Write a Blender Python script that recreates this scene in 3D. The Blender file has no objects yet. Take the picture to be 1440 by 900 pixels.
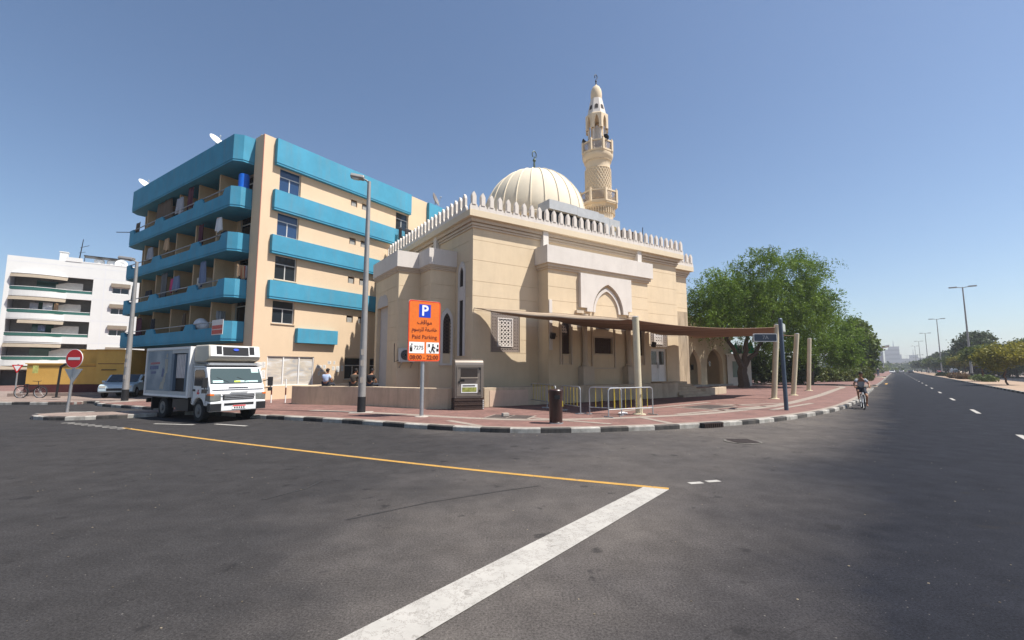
import bpy, bmesh, math, random
import numpy as np
from mathutils import Vector, Matrix
PI=math.pi
scn=bpy.context.scene
COL=scn.collection
rnd=random.Random(7)
def R(d): return math.radians(d)
# ------------------------------------------------------------------ tagging
def tag(o,label=None,cat=None,group=None,kind=None):
    if label: o['label']=label
    if cat: o['category']=cat
    if group: o['group']=group
    if kind: o['kind']=kind
    return o
def thing(name,label,cat,loc=(0,0,0),rz=0,group=None):
    o=bpy.data.objects.new(name,None); COL.objects.link(o)
    o.empty_display_size=.2; o.location=loc; o.rotation_euler=(0,0,rz)
    return tag(o,label,cat,group)
def dup(root,loc,rz=None,label=None,group=None):
    def cp(o,par):
        c=o.copy(); COL.objects.link(c); c.parent=par
        for ch in list(o.children): cp(ch,c)
        return c
    r=cp(root,None); r.location=loc
    if rz is not None: r.rotation_euler=(0,0,rz)
    if label: r['label']=label
    if group: r['group']=group
    return r
# ------------------------------------------------------------------ mesh builder
class MB:
    def __init__(s,M=None): s.v=[];s.f=[];s.mi=[];s.m=0;s.M=M
    def add(s,vs,fs):
        n=len(s.v)
        for p in vs:
            p=Vector(p)
            if s.M is not None: p=s.M@p
            s.v.append((p.x,p.y,p.z))
        for f in fs: s.f.append([i+n for i in f]); s.mi.append(s.m)
    def box(s,x0,x1,y0,y1,z0,z1):
        s.add([(x0,y0,z0),(x1,y0,z0),(x1,y1,z0),(x0,y1,z0),(x0,y0,z1),(x1,y0,z1),(x1,y1,z1),(x0,y1,z1)],
              [(3,2,1,0),(4,5,6,7),(0,1,5,4),(1,2,6,5),(2,3,7,6),(3,0,4,7)])
    def obox(s,c,sz,rot=None):
        x,y,z=[k/2 for k in sz]
        pts=[Vector(p) for p in [(-x,-y,-z),(x,-y,-z),(x,y,-z),(-x,y,-z),(-x,-y,z),(x,-y,z),(x,y,z),(-x,y,z)]]
        if rot is not None: pts=[rot@p for p in pts]
        s.add([p+Vector(c) for p in pts],[(3,2,1,0),(4,5,6,7),(0,1,5,4),(1,2,6,5),(2,3,7,6),(3,0,4,7)])
    def bar(s,p,q,w,h=None):
        p=Vector(p);q=Vector(q);d=q-p;L=d.length
        if L<1e-6: return
        rot=d.to_track_quat('X','Z').to_matrix()
        s.obox((p+q)/2,(L,w,h if h else w),rot)
    def prism(s,poly,fn,d0,d1):
        """2-D polygon extruded: fn(u,v,d)->3-D"""
        n=len(poly)
        s.add([fn(u,v,d0) for u,v in poly]+[fn(u,v,d1) for u,v in poly],
              [list(range(n))[::-1],list(range(n,2*n))]+[(i,(i+1)%n,n+(i+1)%n,n+i) for i in range(n)])
    def xz(s,poly,y0,y1): s.prism(poly,lambda u,v,d:(u,d,v),y0,y1)
    def xy(s,poly,z0,z1): s.prism(poly,lambda u,v,d:(u,v,d),z0,z1)
    def yz(s,poly,x0,x1): s.prism(poly,lambda u,v,d:(d,u,v),x0,x1)
    def tube(s,pts,r,n=8,cap=True):
        pts=[Vector(p) for p in pts]; k=len(pts)
        rs=r if isinstance(r,(list,tuple)) else [r]*k
        vs=[];up=None
        for i,p in enumerate(pts):
            t=(pts[min(i+1,k-1)]-pts[max(i-1,0)])
            if t.length<1e-9: t=Vector((0,0,1))
            t.normalize()
            if up is None:
                up=Vector((0,0,1)) if abs(t.z)<.9 else Vector((1,0,0))
            a=t.cross(up)
            if a.length<1e-4: a=t.cross(Vector((.3,.8,.2)))
            a.normalize(); b=a.cross(t); up=b
            for j in range(n):
                th=2*PI*j/n; vs.append(p+a*(rs[i]*math.cos(th))+b*(rs[i]*math.sin(th)))
        fs=[]
        for i in range(k-1):
            for j in range(n):
                fs.append((i*n+j,i*n+(j+1)%n,(i+1)*n+(j+1)%n,(i+1)*n+j))
        if cap: fs+= [list(range(n))[::-1],[(k-1)*n+j for j in range(n)]]
        s.add(vs,fs)
    def lathe(s,prof,cx=0,cy=0,n=32,rot=0,cap=True):
        vs=[];k=len(prof)
        for r,z in prof:
            for j in range(n):
                th=2*PI*j/n+rot; vs.append((cx+r*math.cos(th),cy+r*math.sin(th),z))
        fs=[]
        for i in range(k-1):
            for j in range(n): fs.append((i*n+j,i*n+(j+1)%n,(i+1)*n+(j+1)%n,(i+1)*n+j))
        if cap: fs+=[list(range(n))[::-1],[(k-1)*n+j for j in range(n)]]
        s.add(vs,fs)
    def sph(s,c,r,nu=14,nv=9,rot=None):
        if not isinstance(r,(list,tuple)): r=(r,r,r)
        vs=[];fs=[]
        for i in range(nv+1):
            ph=PI*i/nv
            for j in range(nu):
                th=2*PI*j/nu
                p=Vector((r[0]*math.sin(ph)*math.cos(th),r[1]*math.sin(ph)*math.sin(th),r[2]*math.cos(ph)))
                if rot is not None: p=rot@p
                vs.append(p+Vector(c))
        for i in range(nv):
            for j in range(nu): fs.append((i*nu+j,(i+1)*nu+j,(i+1)*nu+(j+1)%nu,i*nu+(j+1)%nu))
        s.add(vs,fs)
    def grid(s,fn,nu,nv):
        s.add([fn(i/nu,j/nv) for i in range(nu+1) for j in range(nv+1)],
              [(i*(nv+1)+j,(i+1)*(nv+1)+j,(i+1)*(nv+1)+j+1,i*(nv+1)+j+1) for i in range(nu) for j in range(nv)])
    def wall(s,x0,x1,z0,z1,y0,y1,holes=(),grooves=(),g=.018,gd=.02):
        """wall in the xz plane, front at y0, back at y1, with openings and sunk joint lines"""
        zs={z0,z1}
        for h in holes: zs|={max(z0,min(z1,h[2])),max(z0,min(z1,h[3]))}
        gr=[(z-g/2,z+g/2) for z in grooves if z0+g<z<z1-g]
        for a,b in gr: zs|={a,b}
        zs=sorted(zs)
        for a,b in zip(zs,zs[1:]):
            if b-a<1e-5: continue
            m=(a+b)/2
            isg=any(p<=m<=q for p,q in gr)
            cuts=sorted([(h[0],h[1]) for h in holes if h[2]<m<h[3]])
            x=x0
            for c,d in cuts:
                if c>x: s.box(x,c,y0+(gd if isg else 0),y1,a,b)
                x=max(x,d)
            if x<x1: s.box(x,x1,y0+(gd if isg else 0),y1,a,b)
    def build(s,name,mats,parent=None,smooth=False,bevel=0,solid=0,recalc=True):
        me=bpy.data.meshes.new(name)
        me.from_pydata(s.v,[],s.f)
        if not isinstance(mats,(list,tuple)): mats=[mats]
        for m in mats: me.materials.append(m)
        if len(mats)>1: me.polygons.foreach_set('material_index',s.mi)
        if recalc:
            bm=bmesh.new(); bm.from_mesh(me); bmesh.ops.recalc_face_normals(bm,faces=bm.faces); bm.to_mesh(me); bm.free()
        if smooth:
            me.polygons.foreach_set('use_smooth',[True]*len(me.polygons))
            try: me.set_sharp_from_angle(angle=R(38))
            except Exception: pass
        me.update()
        o=bpy.data.objects.new(name,me); COL.objects.link(o)
        if parent is not None: o.parent=parent
        if solid:
            m=o.modifiers.new('Solid','SOLIDIFY'); m.thickness=solid; m.offset=0
        if bevel:
            m=o.modifiers.new('Bevel','BEVEL'); m.width=bevel; m.segments=2; m.limit_method='ANGLE'; m.angle_limit=R(40)
        return o
def struct(name,mb,mat,**k):
    o=mb.build(name,mat,**k); o['kind']='structure'; return o
# ------------------------------------------------------------------ materials
MATS={}
def _n(nt,t,**k):
    n=nt.nodes.new(t)
    for a,b in k.items():
        if a in n.inputs: n.inputs[a].default_value=b
        else: setattr(n,a,b)
    return n
def mat(name,col,rough=.8,metal=0,var=.12,scale=3.,bump=0.,bscale=60.,dirt=0.,dcol=(.12,.09,.06),streak=False,spec=.3,emit=None,var2=0,island=0):
    if name in MATS: return MATS[name]
    m=bpy.data.materials.new(name); m.use_nodes=True; nt=m.node_tree
    b=nt.nodes['Principled BSDF']
    b.inputs['Roughness'].default_value=rough; b.inputs['Metallic'].default_value=metal
    b.inputs['Specular IOR Level'].default_value=spec
    tc=_n(nt,'ShaderNodeTexCoord'); L=nt.links.new
    col=tuple(col)+(1,)
    src=None
    if var>0:
        no=_n(nt,'ShaderNodeTexNoise'); no.inputs['Scale'].default_value=scale; no.inputs['Detail'].default_value=6; no.inputs['Roughness'].default_value=.65
        if streak:
            mp=_n(nt,'ShaderNodeMapping'); mp.inputs['Scale'].default_value=(1,1,.18); L(tc.outputs['Object'],mp.inputs['Vector']); L(mp.outputs['Vector'],no.inputs['Vector'])
        else: L(tc.outputs['Object'],no.inputs['Vector'])
        rp=_n(nt,'ShaderNodeMapRange'); rp.inputs['From Min'].default_value=.3; rp.inputs['From Max'].default_value=.7
        rp.inputs['To Min'].default_value=1-var; rp.inputs['To Max'].default_value=1+var*.7
        L(no.outputs['Fac'],rp.inputs['Value'])
        mx=_n(nt,'ShaderNodeMix',data_type='RGBA',blend_type='MULTIPLY'); mx.inputs['Factor'].default_value=1
        mx.inputs['A'].default_value=col; cc=_n(nt,'ShaderNodeCombineColor')
        for i in range(3): L(rp.outputs['Result'],cc.inputs[i])
        L(cc.outputs['Color'],mx.inputs['B']); src=mx.outputs['Result']
    if island>0:
        ge=_n(nt,'ShaderNodeNewGeometry'); r2=_n(nt,'ShaderNodeMapRange'); r2.inputs['To Min'].default_value=1-island; r2.inputs['To Max'].default_value=1+island
        L(ge.outputs['Random Per Island'],r2.inputs['Value'])
        c2=_n(nt,'ShaderNodeCombineColor')
        for i in range(3): L(r2.outputs['Result'],c2.inputs[i])
        m2=_n(nt,'ShaderNodeMix',data_type='RGBA',blend_type='MULTIPLY'); m2.inputs['Factor'].default_value=1
        if src is None: m2.inputs['A'].default_value=col
        else: L(src,m2.inputs['A'])
        L(c2.outputs['Color'],m2.inputs['B']); src=m2.outputs['Result']
    if dirt>0:
        n2=_n(nt,'ShaderNodeTexNoise'); n2.inputs['Scale'].default_value=1.3; n2.inputs['Detail'].default_value=8; n2.inputs['Roughness'].default_value=.7
        mp=_n(nt,'ShaderNodeMapping'); mp.inputs['Scale'].default_value=(2.2,2.2,.28); mp.inputs['Location'].default_value=(3.1,1.7,.4)
        L(tc.outputs['Object'],mp.inputs['Vector']); L(mp.outputs['Vector'],n2.inputs['Vector'])
        r3=_n(nt,'ShaderNodeMapRange'); r3.inputs['From Min'].default_value=.47; r3.inputs['From Max'].default_value=.78; r3.inputs['To Max'].default_value=dirt
        L(n2.outputs['Fac'],r3.inputs['Value'])
        m3=_n(nt,'ShaderNodeMix',data_type='RGBA'); L(r3.outputs['Result'],m3.inputs['Factor'])
        if src is None: m3.inputs['A'].default_value=col
        else: L(src,m3.inputs['A'])
        m3.inputs['B'].default_value=tuple(dcol)+(1,); src=m3.outputs['Result']
    if src is not None: L(src,b.inputs['Base Color'])
    else: b.inputs['Base Color'].default_value=col
    if bump>0:
        nb=_n(nt,'ShaderNodeTexNoise'); nb.inputs['Scale'].default_value=bscale; nb.inputs['Detail'].default_value=4
        L(tc.outputs['Object'],nb.inputs['Vector'])
        bp=_n(nt,'ShaderNodeBump'); bp.inputs['Strength'].default_value=bump; bp.inputs['Distance'].default_value=.01
        L(nb.outputs['Fac'],bp.inputs['Height']); L(bp.outputs['Normal'],b.inputs['Normal'])
    MATS[name]=m; return m
def leafmat(name,c1,c2,trans=.35):
    if name in MATS: return MATS[name]
    m=bpy.data.materials.new(name); m.use_nodes=True; nt=m.node_tree; L=nt.links.new
    b=nt.nodes['Principled BSDF']; b.inputs['Roughness'].default_value=.55; b.inputs['Specular IOR Level'].default_value=.25
    ge=_n(nt,'ShaderNodeNewGeometry'); tc=_n(nt,'ShaderNodeTexCoord')
    no=_n(nt,'ShaderNodeTexNoise'); no.inputs['Scale'].default_value=.55; no.inputs['Detail'].default_value=3; L(tc.outputs['Object'],no.inputs['Vector'])
    ma=_n(nt,'ShaderNodeMath',operation='ADD'); mm=_n(nt,'ShaderNodeMath',operation='MULTIPLY'); mm.inputs[1].default_value=.55
    L(ge.outputs['Random Per Island'],mm.inputs[0]); L(mm.outputs[0],ma.inputs[0])
    r=_n(nt,'ShaderNodeMapRange'); r.inputs['From Min'].default_value=.3; r.inputs['From Max'].default_value=.7; r.inputs['To Min'].default_value=-.1; r.inputs['To Max'].default_value=.55
    L(no.outputs['Fac'],r.inputs['Value']); L(r.outputs['Result'],ma.inputs[1])
    mx=_n(nt,'ShaderNodeMix',data_type='RGBA'); mx.inputs['A'].default_value=tuple(c1)+(1,); mx.inputs['B'].default_value=tuple(c2)+(1,); L(ma.outputs[0],mx.inputs['Factor'])
    L(mx.outputs['Result'],b.inputs['Base Color'])
    t=_n(nt,'ShaderNodeBsdfTranslucent'); L(mx.outputs['Result'],t.inputs['Color'])
    ms=_n(nt,'ShaderNodeMixShader'); ms.inputs['Fac'].default_value=trans
    L(b.outputs[0],ms.inputs[1]); L(t.outputs[0],ms.inputs[2]); L(ms.outputs[0],nt.nodes['Material Output'].inputs['Surface'])
    MATS[name]=m; return m
M_STUCCO=mat('sand_stucco',(.615,.495,.342),.9,var=.08,scale=.7,bump=.12,bscale=45,dirt=.28,dcol=(.42,.32,.21))
M_STUCCO_D=mat('worn_stucco',(.47,.375,.27),.92,var=.14,scale=1.5,bump=.15,bscale=40,dirt=.55,dcol=(.22,.16,.11))
M_CREAM=mat('cream_stucco',(.60,.505,.37),.9,var=.06,scale=.8,bump=.08,dirt=.12,dcol=(.4,.3,.2))
M_WHITE=mat('white_render',(.60,.555,.51),.85,var=.06,scale=1.2,bump=.06,dirt=.3,dcol=(.45,.4,.36))
M_MERLON=mat('white_merlon_paint',(.60,.55,.50),.85,var=.06,scale=2.5,dirt=.25,dcol=(.42,.37,.33))
M_JOINT=mat('molding_stucco',(.52,.43,.33),.9,var=.08,scale=2,dirt=.2,dcol=(.35,.26,.18))
M_GRILLE=mat('carved_stone_lattice',(.36,.30,.26),.85,var=.1,scale=6)
M_GRILLE_W=mat('white_lattice',(.66,.6,.55),.85,var=.08,scale=6)
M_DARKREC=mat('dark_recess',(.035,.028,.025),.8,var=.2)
M_DOME=mat('dome_cream',(.64,.56,.43),.7,var=.06,scale=.9,dirt=.15,dcol=(.48,.4,.3))
M_BWALL=mat('peach_wall',(.63,.48,.33),.9,var=.05,scale=.5,bump=.08,bscale=40,dirt=.13,dcol=(.48,.34,.22))
M_BLUE=mat('turquoise_paint',(.055,.27,.405),.78,var=.14,scale=.8,bump=.08,dirt=.5,dcol=(.13,.22,.27))
M_GLASS=mat('window_glass',(.018,.024,.03),.06,var=0,spec=.6)
M_GLASSB=mat('blue_window_glass',(.02,.05,.12),.06,var=0,spec=.7)
M_ALU=mat('aluminium_frame',(.55,.54,.52),.45,metal=.3,var=.06)
M_WFRAME=mat('white_frame',(.72,.71,.69),.5,var=.05)
M_STEEL=mat('galvanised_steel',(.42,.43,.44),.45,metal=.75,var=.12,scale=5)
M_POLE=mat('lamp_pole_paint',(.30,.29,.28),.55,metal=.35,var=.1,scale=3,dirt=.25,dcol=(.16,.13,.1))
M_BLACK=mat('black_plastic',(.018,.018,.02),.5,var=.15,scale=6)
M_RUBBER=mat('tyre_rubber',(.02,.02,.02),.85,var=.2,scale=8)
M_CONC=mat('pale_concrete',(.36,.32,.28),.92,var=.14,scale=2.5,bump=.2,bscale=50,dirt=.3,dcol=(.2,.17,.14))
M_FABRIC=mat('shade_sail_fabric',(.25,.165,.11),.9,var=.08,scale=1.5,bump=.05,bscale=120)
M_POST=mat('cream_post_paint',(.56,.49,.345),.6,var=.08,scale=2,dirt=.2,dcol=(.4,.32,.22))
M_ORANGE=mat('orange_sign_face',(.70,.155,.02),.45,var=.08,scale=7)
M_SIGNBACK=mat('sign_back_alu',(.5,.5,.5),.4,metal=.6,var=.1)
M_SBLUE=mat('sign_blue',(.01,.05,.45),.4,var=.05)
M_SWHITE=mat('sign_white',(.8,.8,.78),.4,var=.04)
M_SBLACK=mat('sign_black',(.02,.015,.015),.5,var=0)
M_SMAROON=mat('sign_maroon',(.11,.012,.01),.5,var=0)
M_SRED=mat('sign_red',(.62,.02,.025),.4,var=.08,scale=5)
M_KIOSK=mat('kiosk_metal',(.24,.205,.175),.38,metal=.55,var=.06,scale=2)
M_KBASE=mat('kiosk_base_brown',(.055,.035,.028),.6,var=.15,scale=4)
M_BIN=mat('bin_brown',(.035,.016,.014),.35,var=.2,scale=4,spec=.5)
M_YELLOWP=mat('worn_yellow_paint',(.55,.42,.06),.6,var=.25,scale=8)
M_TWHITE=mat('truck_white',(.68,.68,.68),.28,var=.03,spec=.5)
M_TBOX=mat('truck_box_white',(.44,.44,.43),.5,var=.08,scale=1.5,dirt=.25,dcol=(.4,.37,.33))
M_TGLASS=mat('windscreen_glass',(.055,.08,.08),.06,var=0,spec=.7)
M_LAMPG=mat('lamp_glass',(.55,.55,.52),.15,metal=.3,var=.1,scale=9)
M_TRUNK=mat('tree_bark',(.075,.055,.042),.95,var=.3,scale=6,bump=.6,bscale=25)
M_TRUNKB=mat('young_bark',(.16,.085,.05),.95,var=.3,scale=8,bump=.5,bscale=30)
M_SKIN=mat('brown_skin',(.30,.15,.09),.6,var=.08,scale=8)
M_HAIR=mat('black_hair',(.012,.010,.010),.7,var=.2,scale=20)
# ------------------------------------------------------------------ foliage
def leafcloud(seeds,size,n_per,spread,aspect=.5,droop=0.,seed=1,strand=0.,centre=None):
    """little leaf quads scattered round each seed point (numpy)"""
    g=np.random.default_rng(seed)
    P=np.repeat(np.asarray(seeds,dtype=float),n_per,axis=0); N=len(P)
    off=g.normal(0,1,(N,3))*np.asarray(spread)
    if strand:
        M_=len(seeds); k_=4                                  # drooping twigs fan out from each seed
        d=g.normal(0,1,(M_*k_,3)); c_=np.asarray(centre) if centre is not None else np.mean(np.asarray(seeds),axis=0)
        o_=np.asarray(seeds)-c_; o_/=np.linalg.norm(o_,axis=1)[:,None]+1e-6
        d=d*.75+np.repeat(o_,k_,axis=0)*.9+np.array([0,0,.25]); d/=np.linalg.norm(d,axis=1)[:,None]
        L_=strand*g.uniform(.5,1.3,(M_*k_,1))
        tw=np.arange(N)//n_per*k_+g.integers(0,k_,N); t_=g.uniform(0,1,(N,1))**.8
        off=d[tw]*L_[tw]*t_+np.array([0,0,-1.])*(t_**2)*L_[tw]*.55+off*.2
    if droop: off[:,2]-=np.abs(g.normal(0,droop,N))
    P=P+off
    a=g.normal(0,1,(N,3)); a[:,2]-=droop*.6
    a/=np.linalg.norm(a,axis=1)[:,None]
    b=np.cross(a,g.normal(0,1,(N,3))); b/=np.linalg.norm(b,axis=1)[:,None]+1e-9
    s=size*g.uniform(.6,1.35,(N,1))
    A=a*s; Bv=b*s*aspect
    V=np.empty((N,4,3)); V[:,0]=P-A; V[:,1]=P-Bv*.9; V[:,2]=P+A; V[:,3]=P+Bv*.9
    return V.reshape(-1,3)
def leafobj(name,V,m,parent):
    N=len(V)//4
    me=bpy.data.meshes.new(name); me.vertices.add(N*4); me.vertices.foreach_set('co',V.astype(np.float32).ravel())
    me.loops.add(N*4); me.loops.foreach_set('vertex_index',np.arange(N*4,dtype=np.int32))
    me.polygons.add(N); me.polygons.foreach_set('loop_start',np.arange(0,N*4,4,dtype=np.int32))
    try: me.polygons.foreach_set('loop_total',np.full(N,4,dtype=np.int32))
    except Exception: pass
    me.materials.append(m); me.update(calc_edges=True); me.validate()
    o=bpy.data.objects.new(name,me); COL.objects.link(o); o.parent=parent; return o
def blobseeds(blobs,seed=1,shell=.55):
    """blobs: (centre, radii, count): seed points biased to the outside of each lobe"""
    g=np.random.default_rng(seed); out=[]
    for c,r,n in blobs:
        d=g.normal(0,1,(n,3)); d/=np.linalg.norm(d,axis=1)[:,None]
        rad=np.clip(g.uniform(shell**3,1.05,(n,1)),0,None)**(1/3)*(1+.12*g.normal(0,1,(n,1)))
        out.append(np.asarray(c)+d*rad*np.asarray(r))
    return np.concatenate(out)
def crookedlimb(mb,p,q,r0,r1,seed,n=5,amp=.08):
    g=random.Random(seed); p=Vector(p);q=Vector(q);L=(q-p).length
    pts=[p+(q-p)*(i/n)+(Vector((g.uniform(-1,1),g.uniform(-1,1),g.uniform(-.6,.6)))*L*amp if 0<i<n else Vector()) for i in range(n+1)]
    mb.tube(pts,[r0+(r1-r0)*i/n for i in range(n+1)],7); return pts
# ------------------------------------------------------------------ writing
def text(name,body,size,m,parent,fn,align='CENTER',xs=1.,bold=0.,depth=.003):
    """lettering turned into a mesh; fn(u,v,d) -> local position"""
    c=bpy.data.curves.new(name,'FONT'); c.body=body; c.size=size; c.align_x=align; c.align_y='CENTER'; c.offset=bold; c.resolution_u=3
    t=bpy.data.objects.new(name,c); COL.objects.link(t)
    dg=bpy.context.evaluated_depsgraph_get(); dg.update()
    me=bpy.data.meshes.new_from_object(t.evaluated_get(dg))
    bpy.data.objects.remove(t); bpy.data.curves.remove(c)
    if len(me.vertices)==0: return None
    for v in me.vertices: v.co=Vector(fn(v.co.x*xs,v.co.y,v.co.z))
    me.materials.clear(); me.materials.append(m); me.name=name
    o=bpy.data.objects.new(name,me); COL.objects.link(o); o.parent=parent
    return o
# ------------------------------------------------------------------ skinned bodies
def skin(name,verts,edges,rad,m,parent,root=0,sub=1):
    me=bpy.data.meshes.new(name); me.from_pydata(verts,edges,[]); me.update()
    o=bpy.data.objects.new(name,me); COL.objects.link(o)
    o.modifiers.new('Skin','SKIN')
    for i,r in enumerate(rad):
        d=me.skin_vertices[0].data[i]; rr=r if isinstance(r,tuple) else (r,r); d.radius=rr; d.use_root=(i==root)
    s=o.modifiers.new('Sub','SUBSURF'); s.levels=sub; s.render_levels=sub
    dg=bpy.context.evaluated_depsgraph_get(); dg.update()
    nm=bpy.data.meshes.new_from_object(o.evaluated_get(dg)); nm.name=name
    bpy.data.objects.remove(o)
    nm.materials.clear(); nm.materials.append(m)
    nm.polygons.foreach_set('use_smooth',[True]*len(nm.polygons))
    q=bpy.data.objects.new(name,nm); COL.objects.link(q); q.parent=parent
    return q
class Fr:
    def __init__(s,o,az):
        a=R(az); s.o=o; s.az=az; s.R=(math.sin(a),math.cos(a)); s.L=(-math.cos(a),math.sin(a)); s.rz=PI/2-a
    def w(s,a,b,z=0): return (s.o[0]+a*s.R[0]+b*s.L[0],s.o[1]+a*s.R[1]+b*s.L[1],z)
MF=Fr((-2.06,23.46),56.5); BF=Fr((-14.42,26.41),33.8); RF=Fr((0,0),40.0)   # mosque, blue block, main road
MATL=Matrix(((0,1,0,0),(1,0,0,0),(0,0,1,0),(0,0,0,1)))   # facade coords (u,d,z) -> x=d, y=u
EXPO=0.80;AIR=1.0;DUST=0.6;OZONE=3.2;SKYS=.080;SUNE=4.7;HAZE=.00045
# ================================================================== camera, sky, sun
cam=bpy.data.cameras.new('Camera'); co=bpy.data.objects.new('Camera',cam); COL.objects.link(co)
co.location=(0,0,1.9); co.rotation_euler=(R(90+6.153),0,0); cam.sensor_width=36; cam.lens=16.0; cam.clip_end=20000; cam.clip_start=.05
scn.camera=co
scn.render.engine='CYCLES'; scn.render.resolution_x=1024; scn.render.resolution_y=640
scn.view_settings.view_transform='Standard'; scn.view_settings.look='None'; scn.view_settings.gamma=1
scn.view_settings.exposure=EXPO
SUN_EL=58.5; SUN_AZ=105
w=bpy.data.worlds.new('World'); scn.world=w; w.use_nodes=True; nt=w.node_tree
sk=nt.nodes.new('ShaderNodeTexSky'); sk.sky_type='NISHITA'; sk.sun_disc=False; sk.sun_elevation=R(SUN_EL); sk.sun_rotation=R(SUN_AZ)
sk.altitude=0; sk.air_density=AIR; sk.dust_density=DUST; sk.ozone_density=OZONE
nt.links.new(sk.outputs[0],nt.nodes['Background'].inputs[0]); nt.nodes['Background'].inputs[1].default_value=SKYS
sl=bpy.data.lights.new('Sun','SUN'); sl.energy=SUNE; sl.angle=R(.5); sl.color=(1,.955,.88)
so=bpy.data.objects.new('Sun',sl); COL.objects.link(so); so.location=(40,-10,60)
sd=Vector((math.sin(R(SUN_AZ))*math.cos(R(SUN_EL)),math.cos(R(SUN_AZ))*math.cos(R(SUN_EL)),math.sin(R(SUN_EL))))
so.rotation_euler=sd.to_track_quat('Z','Y').to_euler()
# ================================================================== ground, roads
def asphalt():
    m=bpy.data.materials.new('asphalt'); m.use_nodes=True; nt=m.node_tree; L=nt.links.new
    b=nt.nodes['Principled BSDF']; b.inputs['Specular IOR Level'].default_value=.08
    tc=_n(nt,'ShaderNodeTexCoord')
    def noise(s,d=5,r=.6,off=None,sc=None):
        n=_n(nt,'ShaderNodeTexNoise'); n.inputs['Scale'].default_value=s; n.inputs['Detail'].default_value=d; n.inputs['Roughness'].default_value=r
        if off or sc:
            mp=_n(nt,'ShaderNodeMapping'); mp.inputs['Location'].default_value=off or (0,0,0)
            if sc: mp.inputs['Scale'].default_value=sc[:3]; mp.inputs['Rotation'].default_value=(0,0,sc[3])
            L(tc.outputs['Object'],mp.inputs['Vector']); L(mp.outputs['Vector'],n.inputs['Vector'])
        else: L(tc.outputs['Object'],n.inputs['Vector'])
        return n.outputs['Fac']
    def rng(v,a,b_,c,d):
        r=_n(nt,'ShaderNodeMapRange'); r.inputs['From Min'].default_value=a; r.inputs['From Max'].default_value=b_; r.inputs['To Min'].default_value=c; r.inputs['To Max'].default_value=d
        L(v,r.inputs['Value']); return r.outputs['Result']
    def math2(op,a,b_):
        n=_n(nt,'ShaderNodeMath',operation=op)
        for i,v in enumerate((a,b_)):
            if isinstance(v,(int,float)): n.inputs[i].default_value=v
            else: L(v,n.inputs[i])
        return n.outputs[0]
    def mix(f,a,b_,bt='MIX'):
        n=_n(nt,'ShaderNodeMix',data_type='RGBA',blend_type=bt)
        if isinstance(f,(int,float)): n.inputs['Factor'].default_value=f
        else: L(f,n.inputs['Factor'])
        for k,v in (('A',a),('B',b_)):
            if isinstance(v,tuple): n.inputs[k].default_value=v+(1,)
            else: L(v,n.inputs[k])
        return n.outputs['Result']
    def grey(v):
        c=_n(nt,'ShaderNodeCombineColor')
        for i in range(3): L(v,c.inputs[i])
        return c.outputs['Color']
    sp=_n(nt,'ShaderNodeSeparateXYZ'); L(tc.outputs['Object'],sp.inputs[0])
    n_=math2('SUBTRACT',math2('MULTIPLY',sp.outputs[0],.766),math2('MULTIPLY',sp.outputs[1],.643))
    n_=math2('ADD',n_,rng(noise(.5,4),.3,.7,-.35,.35))
    newer=rng(n_,-2.5,-.2,0,1)                      # the main carriageway has a newer, bluer surfacing
    old=mix(rng(noise(.16,4,.6),.4,.62,0,1),(.112,.098,.087),(.078,.069,.064))
    old=mix(rng(noise(.07,3,.5,(7,3,0)),.42,.6,0,.9),old,(.036,.035,.038))
    wl=math2('ADD',sp.outputs[0],rng(noise(.35,4,.6,(1,5,0)),.3,.7,-1.6,1.6)); old=mix(rng(wl,.2,-3.0,0,.9),old,(.032,.0305,.0315))
    c=mix(newer,old,(.0155,.0165,.0215))
    # tyre-polished streaks along the street
    c=mix(1.,c,grey(rng(noise(.8,4,.6,(0,0,0),(.25,1.6,1,-.45)),.3,.7,.93,1.07)),'MULTIPLY')
    c=mix(1.,c,grey(rng(noise(48,3,.85),.32,.68,.5,1.6)),'MULTIPLY')
    c=mix(1.,c,grey(rng(noise(2.2,6,.7,(3,1,0)),.35,.65,.86,1.15)),'MULTIPLY')
    c=mix(1.,c,grey(rng(noise(190,2,.8),.25,.75,.6,1.45)),'MULTIPLY')
    # oil drips
    dr=rng(noise(2.6,3,.5,(4,9,0)),.655,.70,0,.6); c=mix(dr,c,(.02,.019,.02))
    # thin cracks
    vo=_n(nt,'ShaderNodeTexVoronoi',feature='DISTANCE_TO_EDGE'); vo.inputs['Scale'].default_value=.16
    mp=_n(nt,'ShaderNodeVectorMath',operation='ADD'); nn=_n(nt,'ShaderNodeTexNoise'); nn.inputs['Scale'].default_value=1.2; nn.inputs['Detail'].default_value=5
    L(tc.outputs['Object'],nn.inputs['Vector']); L(tc.outputs['Object'],mp.inputs[0]); L(nn.outputs['Color'],mp.inputs[1]); L(mp.outputs[0],vo.inputs['Vector'])
    ck=rng(vo.outputs['Distance'],0,.0022,.55,0); ck=math2('MULTIPLY',ck,rng(noise(.3,2),.5,.56,0,1)); c=mix(ck,c,(.022,.02,.02))
    # pale specks (grit)
    gr=rng(noise(38,1,.3,(2,2,0)),.76,.80,0,.5); c=mix(gr,c,(.24,.22,.2))
    L(c,b.inputs['Base Color'])
    L(rng(noise(2,3),.3,.7,.8,.95),b.inputs['Roughness'])
    bp=_n(nt,'ShaderNodeBump'); bp.inputs['Strength'].default_value=.55; bp.inputs['Distance'].default_value=.006
    L(noise(120,3,.8),bp.inputs['Height']); L(bp.outputs['Normal'],b.inputs['Normal'])
    return m
M_ASPH=asphalt()
M_SAND=mat('sandy_ground',(.40,.31,.22),.95,var=.2,scale=.3,bump=.2,bscale=20)
def flat(mb,pts,z): mb.add([(x,y,z) for x,y in pts],[list(range(len(pts)))])
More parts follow.
